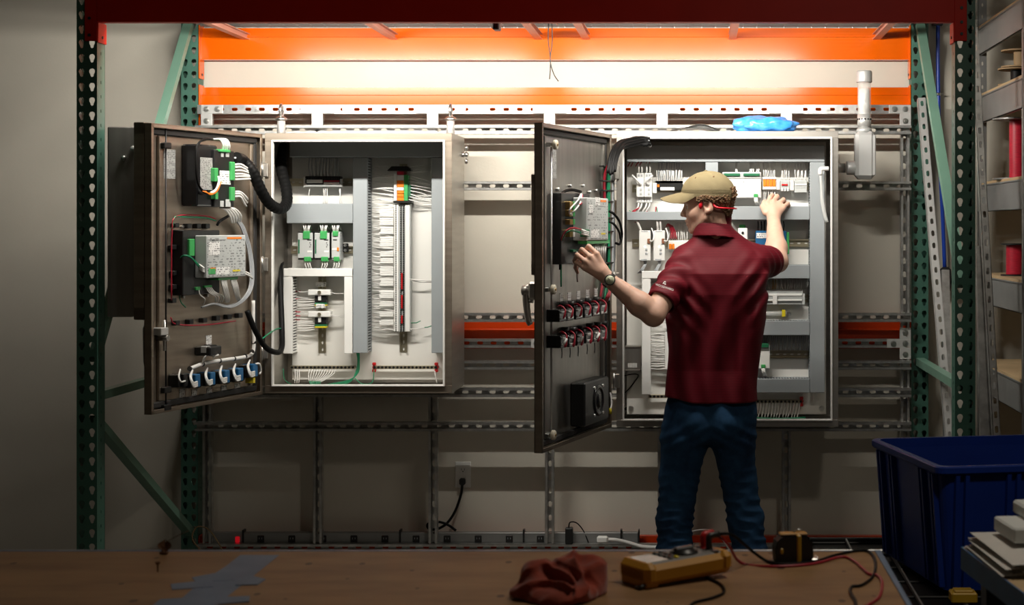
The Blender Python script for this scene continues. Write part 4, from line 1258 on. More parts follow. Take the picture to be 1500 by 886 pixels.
def dthing(D, name, label, cat, px, py, group=None):
    p = D.pt(px, py, NB)
    return thing(name, label, cat, tuple(p), space=D.M, group=group)

# ------------------------- left door fittings
w = DL.w
b = MB(); p = DL.pt(243, 400, -0.012)
b.cyl((p.x, -0.012, DL.pt(243, 186).z), (p.x, -0.012, DL.pt(243, 597).z), 0.0035, n=8); b.build('latch_rod', 'dark_iron', dL)
for py in (213, 571, 597):
    b = MB(); q = DL.pt(243, py, -0.005); b.cbox(q.x - 0.03, q.x + 0.018, NB, 0.002, q.z - 0.012, q.z + 0.012, 0.003); b.build('rod_guide', 'black_plastic', dL)
b = MB(); DL.box(b, 236, 247, 480, 491, NB, 0.02); b.build('latch_lock', 'zinc_white', dL)
b = MB(); q = DL.pt(240, 495, 0.0); b.cyl((q.x, NB, q.z), (q.x, 0.02, q.z), 0.012, n=10); b.cyl((q.x - .004, 0.0, q.z - 0.05), (q.x - .004, 0.0, q.z + 0.07), 0.006, n=8); b.build('latch_cam', 'bolt_steel', dL)
b = MB(); DL.box(b, 240, 257, 219, 262, NB, NB + 0.001, 0.0003); b.build('rating_plate', 'print_silver', dL)
# handle on the outside
b = MB(); zc = DL.pt(222, 507, -0.05).z
b.prism([(0, 0.085), (-0.022, 0.088), (-0.030, 0.07), (-0.027, -0.06), (-0.018, -0.09), (-0.008, -0.085), (-0.006, 0.02)], lambda a, c, d: (d, -0.033 + a, zc + c), w - 0.075, w - 0.035)
b.build('door_handle', 'stainless_dark', dL)
# viewing-window frame on the outer face, its cover swung open
z0, z1 = 1.236, 2.003
b = MB()
for (a0, a1, c0, c1) in ((0.12, w - 0.002, z1 - 0.05, z1), (0.12, w - 0.002, z0, z0 + 0.05), (0.12, 0.17, z0, z1), (w - 0.05, w - 0.002, z0, z1)):
    b.cbox(a0, a1, -0.082, -0.033, c0, c1, 0.003)
b.build('window_frame', 'stainless_warm', dL)
Wc = MB()
c0, c1 = DL.local((-2.105, 0.19, 0)), DL.local((-2.323, 0.150, 0))
def wcover(u, n, z): return None
du = (c1 - c0); Lc = du.length; du.normalize(); nn = Vector((-du.y, du.x, 0))
CM = DL.M @ Matrix(((du.x, nn.x, 0, c0.x), (du.y, nn.y, 0, c0.y), (0, 0, 1, 0), (0, 0, 0, 1)))
b = MB(); b.cbox(0, Lc, -0.02, 0.0, 1.24, 1.992, 0.004)
wc = b.build('window_cover', 'stainless_dark', dL, space=CM)
SPACE[wc], ORG[wc] = CM, (0, 0, 0)
# (the cover is one level below the door already, so its knobs hang on the door beside it)
for (f, zz, m_, r_) in ((.55, 1.905, 'zinc_white', .012), (.72, 1.868, 'bolt_steel', .010), (.18, 1.90, 'bolt_steel', .006), (.18, 1.70, 'bolt_steel', .006), (.18, 1.45, 'bolt_steel', .006)):
    b = MB(); b.lathe([(r_ * .6, 0), (r_, .004), (r_, .014), (r_ * .7, .018), (.001, .019)], (f * Lc, 0.0, zz), (0, 1 if nn.dot(DL.local((-2.1, -1, 0)) - c0) > 0 else -1, 0), n=14)
    kb = b.build('cover_knob', m_, dL, space=CM)
b = MB(); b.cbox(.028, .038, -.022, .004, 1.245, 1.987, .002); b.build('cover_edge', 'stainless_warm', dL, space=CM)

# ------------------------- devices on the left door
t = dthing(DL, 'actuator_driver', 'black driver unit with silver label and looped wires high on the left door', 'driver unit', 308, 305)
b = MB(); DL.box(b, 289, 319, 212, 302, NB, 0.045, 0.006); b.build('housing', 'black_gloss', t)
b = MB(); DL.box(b, 293.5, 313, 231, 278, 0.045, 0.0465, 0.0004); b.build('rating_label', 'print_silver', t)
b = MB(); DL.box(b, 314, 343, 220, 303, NB, 0.055, 0.003); b.build('circuit_cover', 'black_plastic', t)
b = MB(); DL.box(b, 322, 338, 250, 270, 0.055, 0.0562, 0.0003); b.build('sticker', 'print_white', t)
for (a, c, d, e) in ((339, 344.5, 237, 264), (339, 344.5, 274, 294), (315, 320, 246, 266), (316, 320, 281, 292), (323, 338, 219, 223)):
    b = MB(); DL.box(b, a, c, d, e, 0.03, 0.066, 0.002); b.build('connector', 'green_plastic', t)
for (a, c, d, e) in ((324, 328, 224, 230), (331, 336, 224, 230), (323, 328, 294, 303), (331, 338, 292, 303)):
    b = MB(); DL.box(b, a, c, d, e, 0.05, 0.057, 0.001); b.build('jumper_block', 'grey_plastic', t)
b = MB()
for k, (y0, y1) in enumerate(((241, 246), (245, 250), (250, 253), (255, 257), (258.5, 258.5), (263, 262))):
    b.tube([DL.pt(344, y0, .05), DL.pt(353, y0 - 0.5, .055), DL.pt(362 + k, y1, .05), DL.pt(368 + k * .5, y1 + 2, .03)], 0.0042, n=6)
for k, (y0, y1) in enumerate(((281, 288), (284, 293), (288, 298))):
    b.tube([DL.pt(344, y0, .05), DL.pt(352, y0, .055), DL.pt(360 - k, y1, .04), DL.pt(363 - k, y1 + 4, .01)], 0.0042, n=6)
for k in range(4):
    b.tube([DL.pt(326 + k * 3, 220, .05), DL.pt(327 + k * 3, 212, .06), DL.pt(322 + k * 3, 204, .05), DL.pt(312 + k * 2, 204, .03)], 0.0042, n=6)
for k in range(5):
    b.tube([DL.pt(322 + k * 4, 304, .03), DL.pt(330 + k * 4, 307, .04), DL.pt(337 + k * 4, 316, .035), DL.pt(340 + k * 3, 326, .01)], 0.0040, n=6)
b.build('wire_bundle', 'white_wire', t)
b = MB()
for k in range(3):
    b.tube([DL.pt(312 - k * 2, 204, .03), DL.pt(300, 203 + k, .04), DL.pt(291 - k, 212, .05), DL.pt(289 - k, 240, .055), DL.pt(290, 268, .055), DL.pt(300, 281 + k, .06), DL.pt(312, 282, .062), DL.pt(321, 272, .064)], 0.0042, n=6)
b.tube([DL.pt(335, 316, .02), DL.pt(322, 324, .02), DL.pt(318, 330, .01)], 0.006, n=6)
b.build('wire_bundle', 'black_rubber', t)
b = MB()
for k in range(3): b.tube([DL.pt(297 + k * 2, 280, .064), DL.pt(308, 283.5 + k * .8, .066), DL.pt(318, 278 + k, .068), DL.pt(322 + k, 266, .068)], 0.0026, n=5)
b.build('wire_bundle', 'orange_plastic', t)
b = MB()
for k in range(3): b.tube([DL.pt(308, 282 + k, .064), DL.pt(316, 277 + k, .07), DL.pt(320 + k, 266, .07), DL.pt(319 + k, 258, .066)], 0.0030, n=5)
b.build('wire_bundle', 'white_wire', t)

t = dthing(DL, 'engine_controller', 'black-backed grey controller with green plugs in the middle of the left door', 'controller', 315, 430)
b = MB(); DL.box(b, 268, 322, 337, 431, NB, 0.02, 0.003); b.build('back_plate', 'black_plastic', t)
b = MB(); DL.box(b, 303, 360, 344.5, 406, 0.02, 0.075, 0.003); b.build('housing', 'grey_plastic', t)
b = MB(); DL.box(b, 304, 359, 349, 404, 0.075, 0.076, 0.0003); b.build('face_print', 'print_grey', t)
b = MB(); DL.box(b, 306, 322, 354, 373.5, 0.076, 0.0772, 0.0003); b.build('sticker', 'print_white', t)
b = MB(); DL.box(b, 317, 337, 391, 402, 0.076, 0.0772, 0.0003); b.build('sticker', 'print_white', t)
b = MB(); DL.box(b, 333, 354, 347.2, 350, 0.076, 0.0772, 0.0003); b.build('warning_strip', 'orange_plastic', t)
b = MB(); DL.box(b, 308.5, 316, 392, 397, 0.076, 0.0772, 0.0003); b.build('warning_strip', 'orange_plastic', t)
b = MB(); DL.box(b, 341, 352, 395, 397.5, 0.076, 0.0772, 0.0003); b.build('warning_strip', 'yellow_plastic', t)
b = MB(); add_text(b, 'Peak200', 0.018, DL.pt(314.5, 351.3, 0.0780), -Vector((1, 0, 0)), (0, 0, 1)); b.build('name_print', 'black_plastic', t)
for (a, c, d, e, n1) in ((320, 349, 405, 409.5, .06), (306, 316, 393, 402, .078), (278, 285.5, 350, 375, .03), (288, 294, 420, 425, .03), (300, 311, 418, 421, .03)):
    b = MB(); DL.box(b, a, c, d, e, 0.018, n1, 0.002); b.build('connector', 'green_plastic', t)
b = MB(); DL.box(b, 300.5, 304, 350, 374, 0.018, 0.05, 0.002); b.build('terminal_strip', 'grey_plastic', t)
b = MB()
for k in range(5): b.tube([DL.pt(324 + k * 1.6, 409, .05), DL.pt(326 + k * 1.6, 420, .055), DL.pt(330 + k * 1.4, 436, .03), DL.pt(331 + k, 442, 0.0)], 0.0038, n=6)
for k in range(5): b.tube([DL.pt(338 + k * 1.8, 409, .05), DL.pt(341 + k * 1.8, 420, .055), DL.pt(345 + k * 1.4, 434, .03), DL.pt(348 + k, 440, 0.0)], 0.0034, n=6)
for k in range(4): b.tube([DL.pt(292, 387 + k * 2, .04), DL.pt(298, 392 + k * 2, .06), DL.pt(307, 395 + k * 2, .076)], 0.0036, n=6)
for k in range(4): b.tube([DL.pt(301 + k * 2.5, 420, .025), DL.pt(306 + k * 3, 428, .03), DL.pt(315 + k * 4, 434, .02), DL.pt(316 + k * 3, 442, 0.0)], 0.0030, n=6)
b.tube([DL.pt(291, 424, .025), DL.pt(293, 432, .03), DL.pt(300, 438, .02), DL.pt(298, 446, 0.0)], 0.003, n=6)
for k in range(2): b.tube([DL.pt(359, 398 + k * 3, .06), DL.pt(365, 401 + k * 3, .06), DL.pt(370, 408, .02)], 0.0036, n=6)
b.build('wire_bundle', 'white_wire', t)
b = MB()
for k in range(2): b.tube([DL.pt(292, 389 + k * 3, .04), DL.pt(280, 377 + k, .04), DL.pt(270, 374 + k, .03), DL.pt(263, 382, 0.0), DL.pt(262, 415, -.01), DL.pt(264, 440, -.01), DL.pt(272, 450, -.01)], 0.0026, n=5)
b.tube([DL.pt(252, 335, -.01), DL.pt(256, 318, -.01), DL.pt(270, 318, -.01), DL.pt(300, 319, -.01), DL.pt(316, 323, 0)], 0.003, n=5)
b.build('wire_bundle', 'green_wire', t)
b = MB()
b.tube([DL.pt(251, 440, -.01), DL.pt(251, 380, -.01), DL.pt(252, 340, -.01), DL.pt(258, 317, -.01), DL.pt(300, 316, -.01), DL.pt(316, 321, 0)], 0.003, n=5)
b.tube([DL.pt(250, 465, -.01), DL.pt(258, 475, -.01), DL.pt(300, 476, -.01), DL.pt(345, 470, -.01)], 0.003, n=5)
b.build('wire_bundle', 'red_wire', t)
for (px, py) in ((260, 330), (278, 331), (292, 331), (305, 331), (258, 400), (256, 440), (261, 473), (281, 471), (301, 469), (320, 466), (337, 464), (353, 462), (256, 362), (257, 420)):
    b = MB(); DL.box(b, px - 3, px + 3, py - 3.5, py + 3.5, NB, -0.006, 0.002); b.build('cable_tie_mount', 'black_plastic', t)
for (px, py) in ((268, 332), (304, 333), (268, 383), (269, 435), (304, 433)):
    b = MB(); q = DL.pt(px, py, -.02); b.cyl((q.x, NB, q.z), (q.x, NB + .012, q.z), 0.006, n=8); b.build('stud', 'bolt_steel', t)

# vertical harness on the hinge side
b = MB()
for k in range(9):
    dx, dn = (k % 3 - 1) * 2.2, (k // 3) * .006
    b.tube([DL.pt(345 + dx, 318, .0 + dn), DL.pt(356 + dx, 335, .0 + dn), DL.pt(365 + dx, 365, -.005 + dn), DL.pt(369 + dx, 395, -.005 + dn), DL.pt(367 + dx, 422, -.005 + dn), DL.pt(355 + dx, 440, -.003 + dn), DL.pt(335 + dx, 448 + k * .3, -.003 + dn), DL.pt(315 + dx, 445, -.003 + dn), DL.pt(295, 450, -.005)], 0.0042, n=6)
solo(b, 'wire_harness', 'grey_wire', 'bundled dark harness running down the hinge side of the left door', 'harness', org=tuple(DL.pt(367, 450, NB)), space=DL.M, kind=None)
# white spiral-wrapped lead
t = dthing(DL, 'wrapped_lead', 'white spiral-wrapped lead curving along the bottom of the left door', 'lead', 310, 540)
b = MB(); P = [DL.pt(278, 540, -.005), DL.pt(300, 532, -.003), DL.pt(330, 527, -.003), DL.pt(352, 524, -.003), DL.pt(368, 519, -.003), DL.pt(372, 505, -.005), DL.pt(371, 480, -.008), DL.pt(371, 440, -.010)]
b.tube(P, 0.0082, n=8, sub=6); b.build('lead', 'white_wire', t)
for k in range(8):
    f = k / 7.0; q = P[min(int(f * 6), 6)].lerp(P[min(int(f * 6) + 1, 7)], f * 6 - int(f * 6))
    b = MB(); b.cyl(q - Vector((.004, 0, .002)), q + Vector((.004, 0, .002)), 0.0098, n=8); b.build('tie_wrap', 'black_plastic', t)
# single switch block
t = dthing(DL, 'selector_switch', 'single black switch block on the lower left door', 'switch', 311, 522)
b = MB(); DL.box(b, 308, 325, 507, 520, NB, 0.045, 0.004); b.build('contact_block', 'black_plastic', t)
b = MB(); q = DL.pt(303, 513, -.02); b.cyl((q.x, NB, q.z), (q.x, 0.02, q.z), 0.024, n=14); b.build('collar', 'black_gloss', t)
b = MB(); DL.box(b, 302.5, 308, 507, 517, 0.0, 0.028, 0.002); b.build('clip', 'grey_plastic', t)
b = MB(); b.tube([DL.pt(296, 534, 0), DL.pt(300, 523, .02), DL.pt(308, 519.5, .03), DL.pt(313, 520, .03)], 0.004, n=6); b.tube([DL.pt(312, 524, .03), DL.pt(316, 521, .04), DL.pt(320, 520, .045)], 0.004, n=6); b.build('wire_bundle', 'white_wire', t)
t_ = MB(); DL.box(t_, 302, 310, 491, 505, NB, NB + .0015, .0003); t_.build('tag', 'print_white', t)
# row of push-button contact blocks
xs = [(253, 270, 557, 0), (284, 288, 558, 1), (305, 310, 555, 1), (325, 331, 552, 1), (346, 351, 549, 1), (365, 372, 543, 1)]
names = ['black switch block at the free-edge end of the left door row', 'first blue switch block beside the black one on the left door', 'second blue switch block along the left door row',
         'middle blue switch block of the five on the left door', 'fourth blue switch block along the left door row', 'blue switch block nearest the hinge on the left door']
for k, (a, c, py, blue) in enumerate(xs):
    t = dthing(DL, 'push_button_switch', names[k], 'switch', c, py + 14, group='switch blocks along the left door')
    b = MB(); DL.box(b, c - 8, c + 0, py - 9, py + 10, NB, 0.02, 0.004); b.build('contact_block', 'black_plastic', t)
    b = MB(); DL.box(b, c - 1, c + 6, py - 10, py + 9, NB + .006, 0.034, 0.003)
    b.build('contact_carrier', 'blue_plastic' if blue else 'black_gloss', t)
    b = MB(); q = DL.pt(c - 4, py, -.02); b.cyl((q.x, NB, q.z), (q.x, 0.004, q.z), 0.028, n=14); b.build('collar', 'black_gloss', t)
    b = MB()
    for j in range(4 if blue else 1):
        b.tube([DL.pt(c - 6, py - 16, .005), DL.pt(c - 8 - j * .5, py - 6, .03), DL.pt(c - 5, py + 2 + j * 2, .045), DL.pt(c + 1, py + 1 + j * 2, .036)], 0.0036, n=6)
    b.build('wire_bundle', 'white_wire', t)
    b = MB(); DL.box(b, c - 7, c + 1, py + 12, py + 25, NB, NB + .0015, .0003); b.build('tag', 'print_white', t)
    if k == 5:
        b = MB(); b.tube([DL.pt(c + 2, py - 10, .03), DL.pt(c + 8, py - 10, .04), DL.pt(c + 10, py, .03), DL.pt(c + 8, py + 5, .03)], 0.0042, n=6); b.build('jumper_lead', 'white_wire', t)
        b = MB(); DL.box(b, c - 1, c + 2, py + 10, py + 18, NB + .02, 0.03, 0.001); b.build('terminal', 'yellow_plastic', t)

# corrugated black harness looping from the left door into the cabinet
b = MB()
b.tube([tuple(DL.M @ DL.pt(346, 231, .045)), tuple(at(356, 235, .60)), tuple(at(370, 251, .62)), tuple(at(381, 276, .66)), tuple(at(394, 297, .72)), tuple(at(410, 306, .78)), tuple(at(420, 297, .85)), tuple(at(419, 275, .92)), tuple(at(413, 250, .98)), tuple(at(411, 225, 1.04)), tuple(at(412, 212, 1.1))],
       lambda s_: 0.0235 + 0.0012 * math.sin(s_ * 260), n=14, sub=14)
t = thing('cable_loom', 'thick black corrugated loom looping from left door into its cabinet', 'cable', tuple(at(410, 306, .78)))
b.build('sleeve', 'black_rubber', t)
b = MB()
for k in range(7):
    a = k * 0.9
    b.tube([tuple(DL.M @ DL.pt(344, 231, .045)), tuple(at(352, 233 + 2.5 * math.sin(a), .60 - .012 * math.cos(a))), tuple(at(357, 236 + 4 * math.sin(a), .60 - .02 * math.cos(a)))], 0.004, n=5)
b.build('loom_end', 'grey_wire', t)
b = MB(); b.tube([tuple(at(362, 455, .62)), tuple(at(372, 480, .64)), tuple(at(386, 505, .7)), tuple(at(400, 515, .76)), tuple(at(412, 512, .85)), tuple(at(413, 480, .95)), tuple(at(410, 400, 1.05)), tuple(at(412, 385, 1.12))], 0.012, n=10, sub=6)
solo(b, 'cable', 'black_rubber', 'slimmer black cable crossing low from left door into its cabinet', 'cable', org=tuple(at(400, 516, .76)))
b = MB(); b.tube([tuple(at(380, 500, .7)), tuple(at(392, 490, .76)), tuple(at(405, 482, .86)), tuple(at(416, 481, 1.0))], 0.0032, n=6)
solo(b, 'earth_wire', 'green_wire', 'thin green wire bridging the left door and its cabinet', 'wire', org=tuple(at(380, 500, .7)))

# ------------------------- right door fittings
w = DR.w
b = MB(); p = DR.pt(807, 420, -0.012)
b.cyl((p.x, -0.010, DR.pt(807, 214).z), (p.x, -0.010, DR.pt(807, 640).z), 0.0042, n=8); b.build('latch_rod', 'bolt_steel', dR)
for py in (212, 424, 637):
    q = DR.pt(811 if py == 212 else 808, py, .0)
    b = MB(); b.lathe([(0.017, 0), (0.0195, 0.003), (0.0195, 0.012), (0.017, 0.015), (0.006, 0.016)], (q.x, 0.0, q.z), (0, 1, 0), n=18); o = b.build('roller', 'cream_roller', dR)
    b = MB(); b.cyl((q.x, NB, q.z), (q.x, 0.019, q.z), 0.005, n=8); b.build('roller_pin', 'copper_brass', dR)
    b = MB(); b.cbox(q.x - 0.022, q.x + 0.03, NB, -0.003, q.z - 0.008, q.z + 0.008, 0.002); b.build('rod_guide', 'bolt_steel', dR)
b = MB(); DR.box(b, 810, 815, 217, 262, NB, NB + .001, .0003); b.build('rating_plate', 'print_silver', dR)
# outside handle
q = DR.pt(795, 425, -0.033); hz = q.z
b = MB(); b.cbox(w - 0.085, w - 0.03, -0.070, -0.033, hz - 0.035, hz + 0.035, 0.008); o = b.build('handle_base', 'stainless', dR)
b = MB(); b.tube([(w - 0.057, -0.060, hz + 0.012), (w - 0.057, -0.080, hz + 0.008), (w - 0.057, -0.086, hz - 0.03), (w - 0.057, -0.082, hz - 0.08), (w - 0.057, -0.076, hz - 0.118), (w - 0.057, -0.068, hz - 0.132)],
             lambda s_: 0.017 - 0.006 * s_, n=12, sub=5); b.build('lever', 'stainless', dR)
b = MB(); b.cyl((w - 0.057, -0.06, hz), (w - 0.057, -0.1, hz), 0.020, n=16); b.build('boss', 'stainless', dR)
b = MB(); b.cyl((w - 0.05, -0.07, hz - 0.04), (w - 0.05, -0.055, hz - 0.04), 0.008, n=10); b.build('padlock_eye', 'bolt_steel', dR)
z0, z1 = DR.pt(795, 402, -.04).z, DR.pt(795, 256, -.04).z
b = MB()
for (a0, a1, c0, c1) in ((0.2, w - 0.012, z1 - 0.04, z1), (0.2, w - 0.012, z0, z0 + 0.04), (0.2, 0.24, z0, z1), (w - 0.052, w - 0.012, z0, z1)):
    b.cbox(a0, a1, -0.050, -0.033, c0, c1, 0.003)
b.build('window_frame', 'stainless_warm', dR)

# ------------------------- devices on the right door
t = dthing(DR, 'engine_controller', 'grey controller on a black plate, under the man\'s left hand', 'controller', 855, 385)
b = MB(); DR.box(b, 822, 864, 283, 386, NB, 0.015, 0.003); b.build('back_plate', 'black_plastic', t)
b = MB(); DR.box(b, 860, 891, 290, 352, 0.015, 0.075, 0.003); b.build('housing', 'grey_plastic', t)
b = MB(); DR.box(b, 861, 890, 294, 350, 0.075, 0.076, 0.0003); b.build('face_print', 'print_grey', t)
b = MB(); DR.box(b, 872, 879, 289, 301, 0.076, 0.0775, 0.0003); b.build('sticker', 'print_white', t)
b = MB(); DR.box(b, 863, 869, 300, 312, 0.076, 0.0772, 0.0003); b.build('sticker', 'print_white', t)
b = MB(); DR.box(b, 866, 878, 336, 348, 0.076, 0.0772, 0.0003); b.build('sticker', 'print_white', t)
b = MB(); DR.box(b, 880, 888, 293, 296, 0.076, 0.0772, 0.0003); b.build('warning_strip', 'orange_plastic', t)
b = MB(); DR.box(b, 881, 887, 341, 343.5, 0.076, 0.0772, 0.0003); b.build('warning_strip', 'yellow_plastic', t)
b = MB(); DR.box(b, 860, 893, 352, 357, 0.03, 0.07, 0.002); b.build('connector', 'green_plastic', t)
b = MB(); DR.box(b, 860, 864, 336, 347, 0.05, 0.08, 0.002); b.build('connector', 'dark_green_plastic', t)
b = MB(); DR.box(b, 840, 851, 365, 369, 0.012, 0.03, 0.002); b.build('connector', 'dark_green_plastic', t)
for (p0, p1) in ((295, 306), (307, 317), (321, 329), (336, 347)):
    b = MB(); DR.box(b, 835, 840, p0, p1, 0.012, 0.035, 0.002); b.build('terminal', 'copper_brass', t)
    b = MB(); DR.box(b, 840, 842.5, p0, p1, 0.012, 0.037, 0.001); b.build('terminal', 'green_plastic' if p0 < 330 else 'white_plastic', t)
b = MB()
for k in range(9): b.tube([DR.pt(863 + k * 3, 357, .05), DR.pt(864 + k * 2.8, 368, .06), DR.pt(868 + k * 2.2, 382, .04), DR.pt(872 + k * 1.6, 392, .0)], 0.0042, n=6)
for k in range(3): b.tube([DR.pt(851, 336.5 + k * 2.5, .06), DR.pt(857, 338.5 + k * 2.5, .075), DR.pt(862, 340 + k * 2.5, .08)], 0.0042, n=6)
b.tube([DR.pt(851, 284, .02), DR.pt(846, 294, .05), DR.pt(836, 305, .06), DR.pt(834, 312, .05), DR.pt(838, 315, .04)], 0.0034, n=6)
b.tube([DR.pt(852, 284, .02), DR.pt(850, 297, .05), DR.pt(842, 308, .06), DR.pt(837, 312, .045)], 0.0034, n=6)
for k in range(2): b.tube([DR.pt(845 + k * 2, 369, .03), DR.pt(846 + k * 2, 380, .05), DR.pt(845 + k, 400, .03), DR.pt(846, 412, 0)], 0.0036, n=6)
b.build('wire_bundle', 'white_wire', t)
b = MB()
b.tube([DR.pt(851, 281, .02), DR.pt(838, 278, .0), DR.pt(826, 281, -.01), DR.pt(820, 292, -.01), DR.pt(820, 340, -.01), DR.pt(821, 395, -.01)], 0.0062, n=8)
b.tube([DR.pt(892, 309, .05), DR.pt(900, 314, .07), DR.pt(908, 326, .08), DR.pt(911, 343, .07), DR.pt(908, 357, .06), DR.pt(902, 356, .05)], 0.0055, n=8)
b.tube([DR.pt(892, 324, .05), DR.pt(900, 329, .07), DR.pt(907, 340, .075), DR.pt(909, 350, .07)], 0.0050, n=8)
b.build('wire_bundle', 'black_rubber', t)
b = MB(); b.tube([DR.pt(821, 365, -.01), DR.pt(823, 348, .02), DR.pt(832, 336, .05), DR.pt(842, 334, .06), DR.pt(851, 336, .06)], 0.0036, n=6)
b.tube([DR.pt(853, 285, .02), DR.pt(852, 297, .05), DR.pt(848, 300, .055)], 0.0034, n=6); b.build('wire_bundle', 'red_wire', t)
b = MB(); b.tube([DR.pt(822, 420, -.005), DR.pt(822, 372, -.005), DR.pt(825, 348, .02), DR.pt(835, 338, .05), DR.pt(851, 341, .06)], 0.0032, n=6); b.build('wire_bundle', 'green_wire', t)
for (px, py) in ((818, 277), (836, 272), (855, 272), (874, 279), (864, 281), (827, 300), (825, 327), (828, 362), (823, 332)):
    b = MB(); q = DR.pt(px, py, -.02); b.cyl((q.x, NB, q.z), (q.x, NB + .014, q.z), 0.007, n=8); b.build('stud', 'bolt_steel', t)
# harness along the hinge with ties
t = dthing(DR, 'wire_harness', 'red, green and grey harness tied down the hinge side of the right door', 'harness', 893, 440)
for m_, px0, px1, rr, nn_ in (('red_wire', 885, 884.5, .0042, 2), ('green_wire', 890, 891.5, .0055, 3), ('grey_wire', 894, 896, .0045, 5)):
    b = MB()
    for k in range(nn_):
        b.tube([DR.pt(893 + k, 236, .03), DR.pt(px0 + k * 1.2, 258, -.002), DR.pt(px0 + k * 1.2, 300, -.006), DR.pt(px1 + k * 1.2, 350, -.006), DR.pt(px1 - 1 + k, 400, -.006), DR.pt(px1 - 6 + k, 440, -.006)], rr, n=6)
    b.build('wire_bundle', m_, t)
for py in (244, 265, 279, 295, 319, 339, 362, 385):
    b = MB(); DR.box(b, 884, 899, py - 1, py + 1, -0.016, 0.004, 0.001); b.build('tie_wrap', 'black_plastic', t)
# switch rows
r1 = [(824, 462), (835, 461), (848, 459), (861, 457), (873, 455), (884, 453)]
r2 = [(826, 500), (838, 499), (850, 497), (863, 494), (874, 492), (884, 490)]
ordn = ['first', 'second', 'third', 'fourth', 'fifth', 'sixth']
for row, lst in enumerate((r1, r2)):
    for k, (px, py) in enumerate(lst):
        t = dthing(DR, 'pilot_light_switch', '%s black switch block from the free edge in the %s row on the right door' % (ordn[k], ('upper', 'lower')[row]), 'switch', px, py + 12, group='switch blocks on the right door')
        h = 9 - k * .35
        b = MB(); DR.box(b, px - 4.5, px + 6, py - h, py + h, NB, 0.035, 0.003); b.build('contact_block', 'black_gloss', t)
        b = MB(); q = DR.pt(px, py - 16, -.02); b.cyl((q.x, NB, q.z), (q.x, 0.0, q.z), 0.014, n=12); b.build('cable_gland', 'black_plastic', t)
        for dy in (-4.5, 4.5):
            b = MB(); DR.box(b, px - 1 + (dy < 0), px + 5, py + dy - 1.4, py + dy + 1.2, 0.035, 0.042, 0.001); b.build('terminal', 'white_plastic' if (k + row) % 3 else 'grey_plastic', t)
        b = MB()
        for j in range(2):
            b.tube([DR.pt(px - 7, py - 13, .0), DR.pt(px - 2 + j, py - 14 + j * 2, .03), DR.pt(px + 4, py - 8, .05), DR.pt(px + 3 - j, py + (2 if row == 0 else 8), .048), DR.pt(px + 1, py + 4, .042)], 0.0032, n=6)
        b.build('wire_bundle', 'red_wire', t)
        if row == 0 and k < 5:
            b = MB(); DR.box(b, px - 3.5 + k * .4, px + 1.2 + k * .4, py - 33, py - 18, NB, NB + .0015, .0003); b.build('tag', 'print_white', t)
        if row == 1 and k < 5:
            b = MB(); b.tube([DR.pt(px - 3, py + 10, .02), DR.pt(px - 2.5, py + 17, .02), DR.pt(px - 3, py + 24, .01)], 0.0026, n=5); b.build('hanging_lead', 'grey_wire', t)
            if k in (0, 2, 4):
                b = MB(); b.tube([DR.pt(px, py + 4, .05), DR.pt(px + 4, py - 4, .055)], 0.005, n=6); b.build('wire_sleeve', 'white_wire', t)
b = MB()
for k in range(3): b.tube([DR.pt(885 + k * 2, 442, .02), DR.pt(889 + k * 2, 433, .04), DR.pt(892 + k, 426, .02), DR.pt(890, 418, 0)], 0.0032, n=6)
solo(b, 'wire_tail', 'red_wire', 'red wires rising from the upper switch row below the wristwatch', 'wires', org=tuple(DR.pt(887, 440, 0)), space=DR.M, kind=None)
# filter fan
t = dthing(DR, 'filter_fan', 'black square filter fan low on the right door', 'fan', 875, 617)
b = MB(); DR.box(b, 857, 892, 556, 619, NB, 0.035, 0.006); b.build('frame', 'black_plastic', t)
q = DR.pt(877, 586, .036)
b = MB(); b.lathe([(0.062, 0), (0.066, 0.004), (0.060, 0.008), (0.050, 0.006), (0.048, 0.002), (0.028, 0.002), (0.026, 0.007), (0.002, 0.008)], (q.x, 0.034, q.z), (0, 1, 0), n=28); b.build('fan_ring', 'black_gloss', t)
for k in range(4):
    a = k * math.pi / 2 + .78
    b = MB(); b.cyl((q.x + .08 * math.cos(a), .03, q.z + .08 * math.sin(a)), (q.x + .08 * math.cos(a), .04, q.z + .08 * math.sin(a)), 0.006, n=8); b.build('screw', 'bolt_steel', t)
b = MB(); b.tube([DR.pt(894, 575, 0), DR.pt(896, 590, .01), DR.pt(894, 600, .01)], 0.004, n=6); b.build('lead', 'white_wire', t)
b = MB(); b.tube([DR.pt(894, 598, .01), DR.pt(894.5, 606, .01)], 0.006, n=6); b.build('splice', 'yellow_plastic', t)
# big bundle arching from the right door into the cabinet
b = MB()
for k in range(16):
    a = k * 2.4; rr = 0.019 * math.sqrt((k + .5) / 16)
    ox, oz = rr * math.cos(a), rr * math.sin(a)
    e = 1 + .4 * (k % 4)
    P = [(895, 250, .57), (897, 236, .59), (902, 222, .63), (911, 212, .70), (926, 208, .755), (938, 206, .79), (946 + e * 2, 206 + (k % 5) * 1.8, .80)]
    b.tube([at(px, py, Y) + Vector((ox, oz * .6, oz)) for px, py, Y in P], 0.0056, n=7, sub=4)
t = thing('cable_loom', 'fat bundle of black cables arching from right door into its cabinet', 'cable', tuple(at(897, 250, .6)))
b.build('cable_bundle', 'black_rubber', t, kind='stuff')
b = MB()
for k in range(6):
    p = at(946 + k * .6, 204 + k * 1.8, .805); b.cyl(p, p + Vector((.012, .012, -.003)), 0.0060, n=6)
b.build('cable_ends', 'grey_wire', t, kind='stuff')

